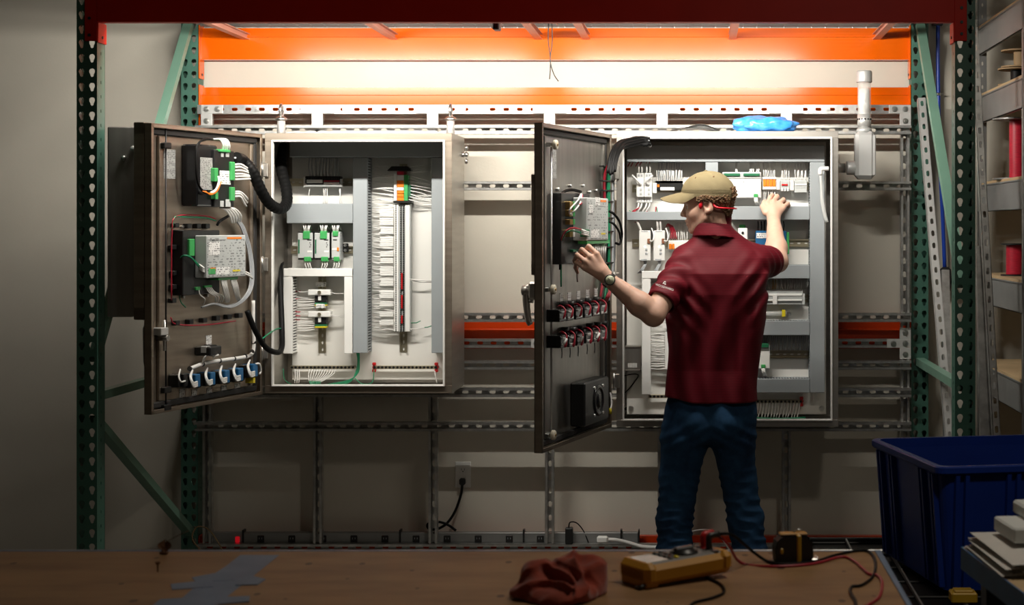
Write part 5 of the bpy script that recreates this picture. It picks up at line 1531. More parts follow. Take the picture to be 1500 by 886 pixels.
# ================================================================== implicit-surface modelling (cloth, skin)
def smin(a, b, k):
    h = np.clip(0.5 + 0.5 * (b - a) / k, 0, 1)
    return b + (a - b) * h - k * h * (1 - h)
def smax(a, b, k): return -smin(-a, -b, k)
def s_cone(P, a, b, r1, r2):
    a, b = np.array(a, np.float32), np.array(b, np.float32)
    ba = b - a; pa = P - a
    h = np.clip((pa @ ba) / max(float(ba @ ba), 1e-9), 0, 1)
    return np.linalg.norm(pa - h[:, None] * ba, axis=1) - (r1 + (r2 - r1) * h)
def s_ell(P, c, r, M3=None):
    q = P - np.array(c, np.float32)
    if M3 is not None: q = q @ M3
    r = np.array(r, np.float32)
    k0 = np.linalg.norm(q / r, axis=1); k1 = np.linalg.norm(q / (r * r), axis=1)
    return k0 * (k0 - 1.0) / np.maximum(k1, 1e-6)
def s_path(P, pts, rad, k=0.01):
    d = None
    for i in range(len(pts) - 1):
        e = s_cone(P, pts[i], pts[i + 1], rad[i], rad[i + 1])
        d = e if d is None else smin(d, e, k)
    return d
def wob(P, f, seed=0):
    """cheap smooth noise in -1..1"""
    g = np.random.RandomState(seed)
    o = np.zeros(len(P), np.float32)
    for i in range(7):
        w = g.randn(3); w = w / np.linalg.norm(w) * f * g.uniform(.6, 1.5)
        o += np.sin(P @ w.astype(np.float32) + g.uniform(0, 6.28)).astype(np.float32)
    return o / 4.0

def iso_mesh(fn, lo, hi, h, B=16, safe=1.5):
    """surface nets of fn(P)=0 in the box lo..hi with voxel h, evaluated only in blocks near the surface"""
    lo = np.array(lo, np.float32); n = np.ceil((np.array(hi) - lo) / h).astype(int)
    n = (np.ceil(n / B) * B).astype(int) + 1
    D = np.full(n, 9.0, np.float32)
    nb = (n - 1) // B
    bi = np.stack(np.meshgrid(*[np.arange(k) for k in nb], indexing='ij'), -1).reshape(-1, 3)
    cen = lo + (bi + 0.5) * B * h
    dc = fn(cen.astype(np.float32))
    rad = B * h * 0.87 * safe
    for s in (-1,):
        ins = dc < -rad
        for b in bi[ins]: D[b[0]*B:b[0]*B+B+1, b[1]*B:b[1]*B+B+1, b[2]*B:b[2]*B+B+1] = -9.0
    act = bi[np.abs(dc) <= rad]
    loc = np.stack(np.meshgrid(*[np.arange(B + 1)] * 3, indexing='ij'), -1).reshape(-1, 3)
    CH = 40
    for i in range(0, len(act), CH):
        a = act[i:i + CH]
        P = (lo + ((a[:, None, :] * B + loc[None]) * h).reshape(-1, 3)).astype(np.float32)
        v = fn(P).reshape(len(a), B + 1, B + 1, B + 1)
        for k, b in enumerate(a):
            D[b[0]*B:b[0]*B+B+1, b[1]*B:b[1]*B+B+1, b[2]*B:b[2]*B+B+1] = v[k]
    S = D < 0
    cs = [S[i:n[0]-1+i, j:n[1]-1+j, k:n[2]-1+k] for i in (0, 1) for j in (0, 1) for k in (0, 1)]
    al = cs[0].copy(); an = cs[0].copy()
    for c in cs[1:]: al &= c; an |= c
    cell = np.argwhere(an & ~al)
    cn = n - 1
    key = (cell[:, 0] * cn[1] + cell[:, 1]) * cn[2] + cell[:, 2]
    off = np.array([(i, j, k) for i in (0, 1) for j in (0, 1) for k in (0, 1)])
    vals = np.stack([D[cell[:, 0] + o[0], cell[:, 1] + o[1], cell[:, 2] + o[2]] for o in off], 1)
    acc = np.zeros((len(cell), 3)); cnt = np.zeros(len(cell))
    for a in range(8):
        for b in range(a + 1, 8):
            if np.abs(off[a] - off[b]).sum() == 1:
                va, vb = vals[:, a], vals[:, b]
                m = (va < 0) != (vb < 0)
                t = np.where(m, va / np.where(m, va - vb, 1), 0)
                p = off[a] + t[:, None] * (off[b] - off[a])
                acc += np.where(m[:, None], p, 0); cnt += m
    V = lo + (cell + acc / cnt[:, None]) * h
    Q = []
    for ax_ in range(3):
        o = [0, 0, 0]; o[ax_] = 1
        A = S[:n[0]-o[0], :n[1]-o[1], :n[2]-o[2]]; Bb = S[o[0]:, o[1]:, o[2]:]
        e = np.argwhere(A != Bb)
        b_, c_ = [(1, 2), (2, 0), (0, 1)][ax_]
        e = e[(e[:, b_] > 0) & (e[:, c_] > 0) & (e[:, b_] < cn[b_]) & (e[:, c_] < cn[c_])]
        fl = A[e[:, 0], e[:, 1], e[:, 2]]
        qs = []
        for (db, dc_) in ((-1, -1), (0, -1), (0, 0), (-1, 0)):
            c = e.copy(); c[:, b_] += db; c[:, c_] += dc_
            kk = (c[:, 0] * cn[1] + c[:, 1]) * cn[2] + c[:, 2]
            qs.append(np.searchsorted(key, kk))
        q = np.stack(qs, 1)
        q[~fl] = q[~fl][:, ::-1]
        Q.append(q)
    return V, np.concatenate(Q)

def np_mesh(name, V, Q, mats, midx=None):
    me = bpy.data.meshes.new(name)
    me.vertices.add(len(V)); me.vertices.foreach_set('co', np.asarray(V, np.float32).ravel())
    me.loops.add(len(Q) * 4); me.loops.foreach_set('vertex_index', np.asarray(Q, np.int32).ravel())
    me.polygons.add(len(Q))
    me.polygons.foreach_set('loop_start', np.arange(0, len(Q) * 4, 4, dtype=np.int32))
    me.polygons.foreach_set('use_smooth', np.ones(len(Q), bool))
    for m in ([mats] if isinstance(mats, str) else mats): me.materials.append(MATS[m])
    if midx is not None: me.polygons.foreach_set('material_index', np.asarray(midx, np.int32))
    me.update(calc_edges=True)
    me.validate()
    return me

# ================================================================== around the rack
# leaning lengths of slotted strut
def leaning(name, p0, p1, label, wide=0.041, slots=True, m='galv'):
    p0, p1 = Vector(p0), Vector(p1)
    d = (p1 - p0); L = d.length; d.normalize()
    a = Vector((0, -1, 0)); a = (a - d * a.dot(d)).normalized()      # open/slotted side towards the room
    c = d.cross(a)
    b = MB(); n = int(L / 0.056); e = L / n; h = wide / 2
    if slots: b.cells(p0, d, c, a, n, e, wide, rslot(0.014, 0.007), 0.0025, K=10)
    else: b.obox(p0, p1, wide, 0.003, a)
    for s in (-1, 1):
        q = c * (s * (h - 0.0012)) - a * 0.019
        b.obox(p0 + q, p1 + q, 0.0025, 0.038, a)
    return solo(b, name, m, label, 'strut', org=tuple(p0))
leaning('leaning_strut', at(1410, 862, 0.55), at(1350, 143, 1.22), 'whitish slotted strut leaning between the right rack posts', 0.036, True, 'zinc_white')
leaning('leaning_strut', at(1392, 830, 1.0), at(1385, 395, 1.25), 'short plain galvanised strut leaning behind the front right post', 0.036, False)
leaning('leaning_strut', at(1475, 900, -0.02), at(1427, 40, 0.30), 'tall slotted galvanised strut leaning against the front right post', 0.030)
leaning('leaning_strut', at(1452, 900, 0.08), at(1440, 360, 0.26), 'plain wide galvanised strut leaning behind the tall slotted one', 0.052, False)

# blue air line on the wall with its regulator
t = thing('air_hose', 'blue air line running down the wall inside the right rack frame', 'hose', tuple(at(1378, 400, 1.37)))
b = MB(); b.tube([at(1374, 25, 1.37), at(1374, 90, 1.37), at(1375, 160, 1.37), at(1377, 240, 1.37), at(1381, 320, 1.37), at(1384, 395, 1.37)], 0.0095, n=10); b.build('hose', 'hose_blue', t)
b = MB(); c = at(1374.3, 138, 1.37); b.cyl(c - Vector((0, 0, .006)), c + Vector((0, 0, .006)), 0.0125, n=12); b.cyl(c, c + Vector((.022, 0, 0)), 0.004, n=8); b.build('hose_clip', 'bolt_steel', t)
b = MB(); c = at(1374, 34, 1.37); b.cbox(c.x - .028, c.x + .022, 1.355, 1.39, c.z - .012, c.z + .012, .004); b.build('wall_fitting', 'black_plastic', t)
b = MB(); c = at(1385, 410, 1.36); b.lathe([(0.014, 0.06), (0.026, 0.05), (0.030, 0.0), (0.024, -0.05), (0.010, -0.06)], c, n=14); b.cyl(c, c - Vector((0, .05, 0)), 0.024, n=14); b.build('regulator', 'dark_iron', t)

# steel shelving on the right, its open front facing the aisle
SX, SY0, SY1 = 1.30, 0.24, 1.27
t = thing('storage_shelving', 'grey steel shelving with plywood shelves at the right edge', 'shelving', (SX + .3, (SY0 + SY1) / 2, 0))
for (x, y) in ((SX, SY0 - 0.045), (SX, SY1), (SX + .6, SY0 - 0.045), (SX + .6, SY1)):
    b = MB()
    b.cells((x + .02, y, 0), (0, 0, 1), (1, 0, 0), (0, -1, 0), 50, 0.054, 0.04, rslot(0.010, 0.004), 0.002, K=8)
    b.box(x, x + .0025, y, y + .042, 0, 2.7)
    b.build('post', 'shelf_steel', t)
SHELF = [2.52, 2.205, 1.80, 1.385, 0.985, 0.55, 0.12]
for z in SHELF:
    b = MB(); b.cbox(SX + .002, SX + .62, SY0 - .02, SY1 + .02, z - 0.018, z, 0.001); b.build('shelf_board', 'wood_ply', t)
    b = MB(); b.box(SX - .002, SX + .001, SY0 - .02, SY1 + .02, z - 0.135, z - 0.012); b.box(SX - .002, SX + .02, SY0 - .02, SY1 + .02, z - 0.021, z - 0.0185); b.box(SX - .002, SX + .012, SY0 - .02, SY1 + .02, z - 0.135, z - 0.132)
    b.build('shelf_beam', 'shelf_steel', t)
def spool(label, x, y, z, r, rc, h, mf, mw, group='wire spools on the shelving'):
    t = thing('wire_spool', label, 'spool', (x, y, z), group=group)
    for k, zz in enumerate((z, z + h - .006)):
        b = MB(); b.lathe([(0.012, 0), (r, 0), (r, 0.006), (0.012, 0.006)], (x, y, zz), n=30, smooth=False); b.build('flange', mf, t)
    b = MB(); n = int((h - .012) / 0.0065)
    b.lathe([(rc + (0.0022 if i % 2 else 0), 0.006 + (h - .012) * i / (2 * n)) for i in range(2 * n + 1)], (x, y, z), n=26); b.build('winding', mw, t)
spool('tall red wire spool with grey flanges on the third shelf', SX + .085, 0.75, 1.80, 0.11, 0.037, 0.262, 'shelf_steel', 'spool_red')
spool('short pink-red wire spool with black flanges on the fourth shelf', SX + .085, 0.78, 1.385, 0.07, 0.045, 0.14, 'black_plastic', 'spool_red')
spool('upper of two tan cardboard spools on the second shelf', SX + .095, 0.74, 2.205 + .075, 0.085, 0.03, 0.075, 'cardboard_tan', 'cardboard_tan')
spool('lower of two tan cardboard spools on the second shelf', SX + .085, 0.76, 2.205, 0.085, 0.03, 0.073, 'cardboard_tan', 'black_rubber')
for k in range(5):
    b = MB(); g = random.Random(k)
    P = [(SX + .06 + .05 * math.cos(a * 1.1 + k), 0.6 + .07 * math.sin(a * 1.1 + k) + .02 * k, 0.55 + 0.012 + .014 * k + g.uniform(0, .006)) for a in range(8)]
    b.tube(P, 0.006, n=6)
    solo(b, 'cable_coil', 'white_wire', ['lowest', 'second lowest', 'middle', 'second highest', 'topmost'][k] + ' loop in the heap of pale cable on the low shelf', 'cable', group='pale cable loops on the low shelf')

# outlet, cords and power strip low on the wall
Yw = WALL_Y
u = rect(667, 690, 676, 714, Yw)
t = thing('wall_outlet', 'white double wall outlet with a black plug in its lower socket', 'outlet', ((u[0] + u[1]) / 2, Yw, u[2]))
b = MB(); b.cbox(u[0], u[1], Yw - .006, Yw, u[2], u[3], 0.003); b.build('plate', 'white_plastic', t)
cx = (u[0] + u[1]) / 2
for zz in (u[3] - .038, u[2] + .038):
    b = MB(); b.cbox(cx - .017, cx + .017, Yw - .009, Yw - .005, zz - .014, zz + .014, .004); s_ = b.build('socket', 'white_plastic', t)
    b = MB()
    for dx in (-.007, .007): b.box(cx + dx - .001, cx + dx + .001, Yw - .0095, Yw - .008, zz - .002, zz + .008)
    b.cyl((cx, Yw - .0095, zz - .007), (cx, Yw - .008, zz - .007), .003, n=8); b.build('slots', 'black_plastic', s_, kind='stuff')
t = thing('hanging_power_cord', 'black cord hanging from the wall outlet in a loose loop', 'cord', (cx, Yw - .03, u[2]))
zz = u[2] + .038
b = MB(); b.cbox(cx - .014, cx + .014, Yw - .04, Yw - .010, zz - .022, zz + .010, .006); b.build('plug', 'black_plastic', t)
b = MB(); b.tube([(cx, Yw - .03, zz - .02), at(675, 725, 1.37), at(667, 748, 1.36), at(655, 766, 1.345), at(640, 775, 1.325), at(628, 774, 1.315), at(627, 767, 1.315), at(640, 764, 1.32), at(655, 768, 1.32), at(668, 777, 1.315)], 0.0062, n=8); b.build('cord', 'black_rubber', t)
u = rect(310, 935, 780, 798, 1.296)
t = thing('power_strip', 'long grey power strip with black sockets along the bottom of the rack', 'power strip', ((u[0] + u[1]) / 2, 1.31, u[2]))
b = MB(); b.cbox(u[0], u[1], 1.296, 1.331, u[2], u[3], 0.003); b.build('channel', 'shelf_steel', t)
for k in range(10):
    c = at(382 + 45.5 * k, 789.5, 1.295)
    b = MB(); b.cbox(c.x - .016, c.x + .016, 1.291, 1.297, c.z - .017, c.z + .017, .003); s_ = b.build('socket', 'black_plastic', t)
    b = MB()
    for dx in (-.006, .006): b.box(c.x + dx - .001, c.x + dx + .001, 1.2905, 1.292, c.z, c.z + .008)
    b.build('slots', 'grey_wire', s_, kind='stuff')
c = at(348, 790, 1.295); b = MB(); b.cbox(c.x - .010, c.x + .010, 1.288, 1.297, c.z - .014, c.z + .014, .003); b.build('rocker_switch', 'led_red', t)
for px in (356, 586, 767, 910):
    c = at(px, 788, 1.294); b = MB(); b.box(c.x - .004, c.x + .004, 1.291, 1.333, u[2] - .004, u[3] + .012); b.build('mounting_clip', 'black_plastic', t)
b = MB(); b.cbox(u[1], u[1] + .006, 1.294, 1.332, u[2] - .004, u[3] + .012, .001); b.build('end_cap', 'black_plastic', t)
t = thing('power_adapter', 'small black power adapter plugged into the right end of the strip', 'adapter', tuple(at(833, 797, 1.28)))
b = MB(); w_ = rect(828, 839, 773, 797, 1.26); b.cbox(w_[0], w_[1], 1.25, 1.291, w_[2], w_[3], .004); b.build('body', 'black_plastic', t)
b = MB(); b.tube([at(833, 774, 1.27), at(835, 765, 1.27), at(845, 766, 1.28), at(855, 778, 1.30), at(862, 795, 1.29)], 0.003, n=6); b.build('lead', 'black_rubber', t)
t = thing('extension_lead', 'white extension lead lying behind the table', 'lead', tuple(at(885, 797, 1.25)))
b = MB(); c = at(884, 790, 1.25); b.cbox(c.x - .03, c.x + .022, 1.235, 1.265, c.z - .016, c.z + .016, .007); b.build('socket_end', 'white_plastic', t)
b = MB(); b.tube([at(890, 790, 1.25), at(905, 791, 1.25), at(925, 796, 1.25), at(945, 801, 1.24), at(985, 803, 1.22), at(1000, 815, 1.2)], 0.0085, n=8); b.build('cord', 'white_wire', t)
b = MB(); b.tube([at(985, 795, 1.2), at(1012, 779, 1.2), at(1035, 776, 1.2), at(1050, 782, 1.2), at(1062, 795, 1.2), at(1075, 815, 1.2)], 0.0042, n=6)
solo(b, 'white_cable', 'white_wire', 'thin white cable arching low between the man\'s legs', 'cable', org=tuple(at(1012, 815, 1.2)))
b = MB(); b.tube([at(300, 812, 1.2), at(282, 790, 1.24), at(288, 772, 1.25), at(305, 775, 1.25), at(320, 795, 1.22), at(330, 815, 1.2)], 0.0032, n=6)
solo(b, 'bent_wire', 'cardboard_tan', 'thin tan wire bent up beside the rear left post', 'wire', org=tuple(at(300, 815, 1.2)))
# loose wire ends hanging from the deck, and the clamp on the beam
t = thing('hanging_wire', 'pair of loose grey wire ends hanging from the deck', 'wire', tuple(at(806, 33, 0.95)))
for P in ([(804, 25), (803, 60), (806, 85), (806, 105), (805, 118)], [(808, 25), (809, 62), (806, 90), (811, 110), (818, 121)]):
    b = MB(); b.tube([at(px, py - 2, 0.95) for px, py in P], 0.0024, n=6); b.build('wire', 'dark_iron', t)
b = MB(); c = at(728, 38, 0.10); b.cbox(c.x - .014, c.x + .013, 0.06, 0.13, c.z - .018, c.z + .05, .004)
solo(b, 'cable_clamp', 'dark_iron', 'small dark clamp under the middle of the red beam', 'clamp')

# ================================================================== work table in the foreground
TZ = 0.9
def tb(px, py, dz=0.0):
    Z = (CAM_Z - TZ - dz) * F_PX / (py - VP_Y)
    return Vector(((px - VP_X) * Z / F_PX, CAM_Y + Z, TZ + dz))
def wood_table():
    m = mat('table_kraft', (0.36, 0.215, 0.105), 0.62)
    nt = m.node_tree; b = nt.nodes['Principled BSDF']
    tc = nt.nodes.new('ShaderNodeTexCoord')
    n1 = nt.nodes.new('ShaderNodeTexNoise'); n1.inputs['Scale'].default_value = 5; n1.inputs['Detail'].default_value = 6
    mp = nt.nodes.new('ShaderNodeMapping'); mp.inputs['Scale'].default_value = (1, 3, 1); nt.links.new(tc.outputs['Object'], mp.inputs['Vector']); nt.links.new(mp.outputs[0], n1.inputs['Vector'])
    r1 = nt.nodes.new('ShaderNodeValToRGB'); r1.color_ramp.elements[0].color = (0.21, 0.110, 0.045, 1); r1.color_ramp.elements[1].color = (0.33, 0.185, 0.078, 1); r1.color_ramp.elements[0].position = .3; r1.color_ramp.elements[1].position = .7
    nt.links.new(n1.outputs['Fac'], r1.inputs['Fac'])
    v = nt.nodes.new('ShaderNodeTexVoronoi'); v.inputs['Scale'].default_value = 17; v.inputs['Randomness'].default_value = 1
    mp2 = nt.nodes.new('ShaderNodeMapping'); mp2.inputs['Scale'].default_value = (1, .62, 1); nt.links.new(tc.outputs['Object'], mp2.inputs['Vector']); nt.links.new(mp2.outputs[0], v.inputs['Vector'])
    n3 = nt.nodes.new('ShaderNodeTexNoise'); n3.inputs['Scale'].default_value = 6; nt.links.new(tc.outputs['Object'], n3.inputs['Vector'])
    ma = nt.nodes.new('ShaderNodeMath'); ma.operation = 'MULTIPLY'; ma.inputs[1].default_value = 0.26; nt.links.new(n3.outputs['Fac'], ma.inputs[0])
    mb_ = nt.nodes.new('ShaderNodeMath'); mb_.operation = 'LESS_THAN'; nt.links.new(v.outputs['Distance'], mb_.inputs[0])
    ms = nt.nodes.new('ShaderNodeMath'); ms.operation = 'SUBTRACT'; ms.inputs[1].default_value = 0.03; nt.links.new(ma.outputs[0], ms.inputs[0]); nt.links.new(ms.outputs[0], mb_.inputs[1])
    mx = nt.nodes.new('ShaderNodeMix'); mx.data_type = 'RGBA'; nt.links.new(mb_.outputs[0], mx.inputs[0]); nt.links.new(r1.outputs['Color'], mx.inputs[6]); mx.inputs[7].default_value = (0.09, 0.045, 0.02, 1)
    nt.links.new(mx.outputs[2], b.inputs['Base Color'])
    return m
wood_table()
p0 = tb(0, 806); p1 = tb(1290, 806); tx1, ty1 = p1.x, p1.y
tx0, ty0 = -2.1, -4.25
t = thing('work_table', 'long brown-topped work table in the foreground, patched with blue tape', 'table', ((tx0 + tx1) / 2, (ty0 + ty1) / 2, 0))
b = MB(); b.cbox(tx0, tx1, ty0, ty1, TZ - .035, TZ, .003); b.build('table_top', 'table_kraft', t)
b = MB(); b.cbox(tx0, tx1 + .004, ty1, ty1 + .004, TZ - .04, TZ + .001, .001); b.build('metal_edge', 'galv', t)
for (x, y) in ((tx0 + .08, ty0 + .1), (tx1 - .1, ty0 + .1), (tx0 + .08, ty1 - .1), (tx1 - .1, ty1 - .1), (-.9, ty1 - .1), (-.9, ty0 + .1)):
    b = MB(); b.cbox(x - .03, x + .03, y - .03, y + .03, 0, TZ - .035, .004); b.build('leg', 'dark_iron', t)
for y in (ty0 + .1, ty1 - .1):
    b = MB(); b.box(tx0 + .08, tx1 - .1, y - .015, y + .015, TZ - .1, TZ - .036); b.build('apron', 'dark_iron', t)
strips = [[(352, 813), (409, 813), (378, 838), (335, 872), (320, 886), (238, 895), (262, 880), (283, 862), (313, 841), (330, 830)],
          [(281, 846), (313, 840), (345, 838), (345, 850), (287, 853)], [(250, 856), (287, 852), (312, 848), (312, 860), (252, 864)], [(218, 892), (235, 878.5), (266, 876.5), (300, 874), (300, 892)],
          [(365, 843), (389, 849), (377, 857), (345, 858)], [(320, 876), (366, 874), (365, 882), (320, 886)], [(1281, 807), (1291, 807), (1347, 889), (1329, 889)]]
for k, S_ in enumerate(strips):
    P = [tb(*q) for q in S_]
    P = [(min(p.x, tx1 - .001), p.y) for p in P]
    b = MB(); b.prism(P, lambda a, c, d: (a, c, d), TZ, TZ + .0006 + .0003 * k); b.build('tape_strip', 'tape_blue', t)
b = MB(); b.box(tx0, tx1, ty1 - .012, ty1, TZ, TZ + .0005); b.build('tape_strip', 'tape_blue', t)

# rag
rc = tb(848, 868); ra = tb(778, 872)
def rag_f(P):
    d = s_ell(P, (rc.x, rc.y, TZ + .028), (.056, .05, .058))
    d = smin(d, s_ell(P, (ra.x + .01, ra.y, TZ + .02), (.036, .05, .040)), .02)
    d = smin(d, s_cone(P, (ra.x - .02, ra.y - .02, TZ + .01), (ra.x + .02, ra.y + .01, TZ + .048), .014, .010), .012)
    d = smin(d, s_ell(P, (rc.x - .03, rc.y - .06, TZ + .012), (.07, .06, .03)), .02)
    q = P - np.array([rc.x, rc.y, TZ + .03], np.float32)
    d = smax(d, -s_ell(P, (rc.x + .012, rc.y - .022, TZ + .078), (.030, .018, .020)), .012)
    sw = np.arctan2(q[:, 2], q[:, 0]) * 3 + 60 * np.linalg.norm(q, axis=1)
    d = d + .010 * (np.abs(np.sin(sw * .5 + wob(P, 30, 3) * 2.5)) - .55) + .011 * (np.abs(wob(P, 48, 5)) - .35) + .005 * (np.abs(wob(P, 110, 8)) - .4)
    return smax(d, TZ + .0008 - P[:, 2], .003)
V, Q = iso_mesh(rag_f, (ra.x - .09, rc.y - .16, TZ - .01), (rc.x + .09, rc.y + .1, TZ + .13), .0028)
o = (rc.x, rc.y, TZ)
ob = bpy.data.objects.new('shop_rag', np_mesh('shop_rag', V - np.array(o), Q, 'rag_red'))
link(ob, None, I4, o, None, 'crumpled rust-red cloth rag on the table', 'rag')

# multimeter
A = Vector((-0.096, -3.235, TZ)); ang = math.atan2(.115, .166)
MM = Matrix.Translation(A) @ Matrix.Rotation(ang, 4, 'Z') @ Matrix.Rotation(R(-2.0), 4, 'Y')
t = thing('multimeter', 'yellow handheld multimeter lying on the table with probes plugged in', 'multimeter', (0, 0, 0), space=MM)
L, W_, H_ = .208, .098, .044
b = MB(); b.cbox(0, L, 0, W_, .004, H_, .010)
b.cbox(.0, .035, .003, W_ - .003, -.002, .02, .006)
for x in (0.0, L - .03): b.cbox(x, x + .03, -.003, W_ + .003, .006, H_ + .004, .010)
b.build('holster', 'meter_yellow', t)
b = MB(); b.cbox(.010, L - .014, .010, W_ - .010, H_ - .01, H_ + .003, .004); b.build('face', 'meter_grey', t)
b = MB(); b.cbox(.014, .062, .014, W_ - .014, H_ + .001, H_ + .0042, .001); b.build('display', 'meter_lcd', t)
for i in range(2):
    for j in range(4):
        b = MB(); b.cbox(.068 + i * .014, .076 + i * .014, .016 + j * .018, .028 + j * .018, H_ + .002, H_ + .007, .002); b.build('key', 'yellow_plastic' if (i, j) == (1, 0) else 'black_plastic', t)
b = MB(); b.lathe([(.029, 0), (.028, .005), (.022, .006), (.021, .009), (.004, .010)], (.122, W_ / 2, H_ + .002), n=24); b.build('rotary_dial', 'black_plastic', t)
b = MB(); b.cbox(.100, .144, W_ / 2 - .006, W_ / 2 + .006, H_ + .008, H_ + .016, .003); b.build('dial_grip', 'black_plastic', t)
for j, m_ in enumerate(('black_plastic', 'black_plastic', 'red_plastic', 'black_plastic')):
    b = MB(); b.lathe([(.008, 0), (.008, .003), (.004, .003)], (.176, .018 + j * .02, H_ + .002), n=12); b.build('jack', m_, t)
for y_, m_, tilt in ((.058, 'red_plastic', 0), (.038, 'black_plastic', 1)):
    b = MB(); b.tube([(.176, y_, H_ + .004), (.176, y_, H_ + .022), (.179, y_, H_ + .03), (.20, y_, H_ + .031)], .0065, n=10); b.build('probe_plug', m_, t)
b = MB(); b.tube([(.004, .01, .008), (-.010, .006, .006), (-.004, .03, .002)], .004, n=8); b.build('strap_clip', 'black_plastic', t)
pb = MM @ Vector((.20, .038, H_ + .031)); pr = MM @ Vector((.20, .058, H_ + .031))
b = MB(); b.tube([pb, pb + Vector((.03, .01, -.005)), tb(1112, 815, .012), tb(1140, 826, .003), tb(1190, 823, .003), tb(1220, 814, .003), tb(1255, 806.5, .003), tb(1275, 809, .003), tb(1283, 826, .003), tb(1278, 845, .003), tb(1262, 857, .003), tb(1248, 859, .003), tb(1246, 868, .003), tb(1253, 880, .003), tb(1254, 892, .003)], .0032, n=7)
solo(b, 'test_lead', 'black_rubber', 'black test lead running from the multimeter past the tape measure', 'test lead', org=tuple(tb(1140, 826)))
b = MB(); b.tube([pr, pr + Vector((.03, -.015, -.02)), tb(1085, 824, .004), tb(1130, 829.5, .003), tb(1190, 826, .003), tb(1232, 815.5, .003), tb(1252, 822, .003), tb(1272, 840, .003), tb(1284, 842, .003), tb(1292, 852, .003), tb(1288, 874, .003), tb(1268, 888, .003)], .0030, n=7)
solo(b, 'test_lead', 'red_wire', 'red test lead running from the multimeter past the tape measure', 'test lead', org=tuple(tb(1130, 829)))
b = MB(); b.tube([tb(1035, 846, .003), tb(1056, 856, .003), tb(1060, 868, .003), tb(1042, 876, .003), tb(1018, 882, .003), tb(1008, 890, .003)], .0030, n=7)
solo(b, 'test_lead', 'black_rubber', 'black test lead looping on the table just below the multimeter', 'test lead', org=tuple(tb(1056, 860)))
# tape measure
c = tb(1161, 822); MT = Matrix.Translation(c) @ Matrix.Rotation(R(8), 4, 'Z')
t = thing('tape_measure', 'black and yellow tape measure standing on the table', 'tape measure', (0, 0, 0), space=MT)
prof = [(-.038, .002), (.034, .002), (.040, .010), (.040, .040), (.030, .055), (-.022, .057), (-.036, .046), (-.040, .03)]
b = MB(); b.prism(prof, lambda a, c_, d: (a, d, c_), -.020, .020); b.build('case', 'black_rubber', t)
b = MB(); b.prism([(x * .95, .002 + (z - .002) * .95) for x, z in prof], lambda a, c_, d: (a, d, c_), -.0225, .0225); b.build('side_plate', 'black_plastic', t)
b = MB(); b.cbox(.005, .014, -.0245, .0245, .003, .0585, .002); b.build('band', 'tape_yellow', t)
b = MB(); b.cbox(-.030, -.024, -.0245, -.02, .020, .032, .002); b.build('logo_plate', 'tape_yellow', t)
b = MB(); b.cbox(-.028, .030, -.012, .012, .0555, .0605, .002); b.build('thumb_lock', 'meter_yellow', t)
b = MB(); b.cbox(.038, .052, -.012, .012, .003, .006, .001); b.cbox(.050, .052, -.012, .012, -.0, .010, .0005); b.build('hook', 'bolt_steel', t)
b = MB(); b.tube([(.002, 0, .060), (.010, .0, .066), (.020, 0, .064)], .002, n=6); b.build('belt_clip', 'bolt_steel', t)
# dry leaf and a golf-tee shaped peg
c = tb(241, 812)
b = MB(); b.grid(lambda u, v: (c.x + (u - .5) * .03 * math.sin(math.pi * min(.97, .06 + v)), c.y + (v - .5) * .01, c.z + .004 + .022 * v + .006 * math.cos(6 * u)), 9, 9)
b.grid(lambda u, v: (c.x + (u - .5) * .03 * math.sin(math.pi * min(.97, .06 + v)), c.y + .0015 + (v - .5) * .01, c.z + .003 + .022 * v + .006 * math.cos(6 * u)), 9, 9)
b.tube([(c.x, c.y, c.z + .024), (c.x + .02, c.y, c.z + .036), (c.x + .05, c.y + .005, c.z + .05)], .0008, n=5)
b.cbox(c.x - .010, c.x + .008, c.y - .006, c.y + .006, c.z, c.z + .008, .003)
solo(b, 'dry_leaf', 'leaf_brown', 'curled brown dry leaf at the back edge of the table', 'leaf', org=tuple(c))
c = tb(231, 838)
b = MB(); b.lathe([(.0006, 0), (.0016, .002), (.0018, .014), (.005, .019), (.005, .021)], c, n=12)
solo(b, 'peg', 'leaf_brown', 'tiny brown tee-shaped peg on the table in front of the leaf', 'peg', org=tuple(c))

# ------------------------------------------------------------------ wire deck cart with the blue bin
GZ = 0.52
t = thing('wire_cart', 'black wire-mesh cart carrying the blue bin', 'cart', (1.0, -1.4, 0))
gx0, gx1, gy0, gy1 = 0.36, 1.70, -2.35, -0.66
b = MB(); b.box(gx0, gx1, gy0, gy1, GZ - .024, GZ - .020); b.build('deck_mat', 'black_rubber', t)
for k in range(11):
    x = gx0 + .03 + (gx1 - gx0 - .06) * k / 10; b = MB(); b.box(x - .003, x + .003, gy0, gy1, GZ - .012, GZ - .001); b.build('deck_bar', 'shelf_steel', t)
b = MB()
for k in range(9): y = gy0 + (gy1 - gy0) * k / 8; b.cyl((gx0, y, GZ - .016), (gx1, y, GZ - .016), .0035, n=5)
b.build('cross_wires', 'dark_iron', t, kind='stuff')
for (a0, a1, c0, c1) in ((gx0 - .02, gx1 + .02, gy0 - .02, gy0), (gx0 - .02, gx1 + .02, gy1, gy1 + .02), (gx0 - .02, gx0, gy0, gy1), (gx1, gx1 + .02, gy0, gy1)):
    b = MB(); b.cbox(a0, a1, c0, c1, GZ - .05, GZ, .003); b.build('deck_frame', 'dark_iron', t)
for x in (gx0, gx1):
    for y in (gy0, gy1):
        b = MB(); b.cbox(x - .02, x + .02, y - .02, y + .02, .08, GZ - .05, .003); b.build('leg', 'dark_iron', t)
        b = MB(); b.lathe([(.012, -.02), (.04, -.016), (.04, .016), (.012, .02)], (x, y, .04), (1, 0, 0), n=16); b.build('caster', 'black_rubber', t)
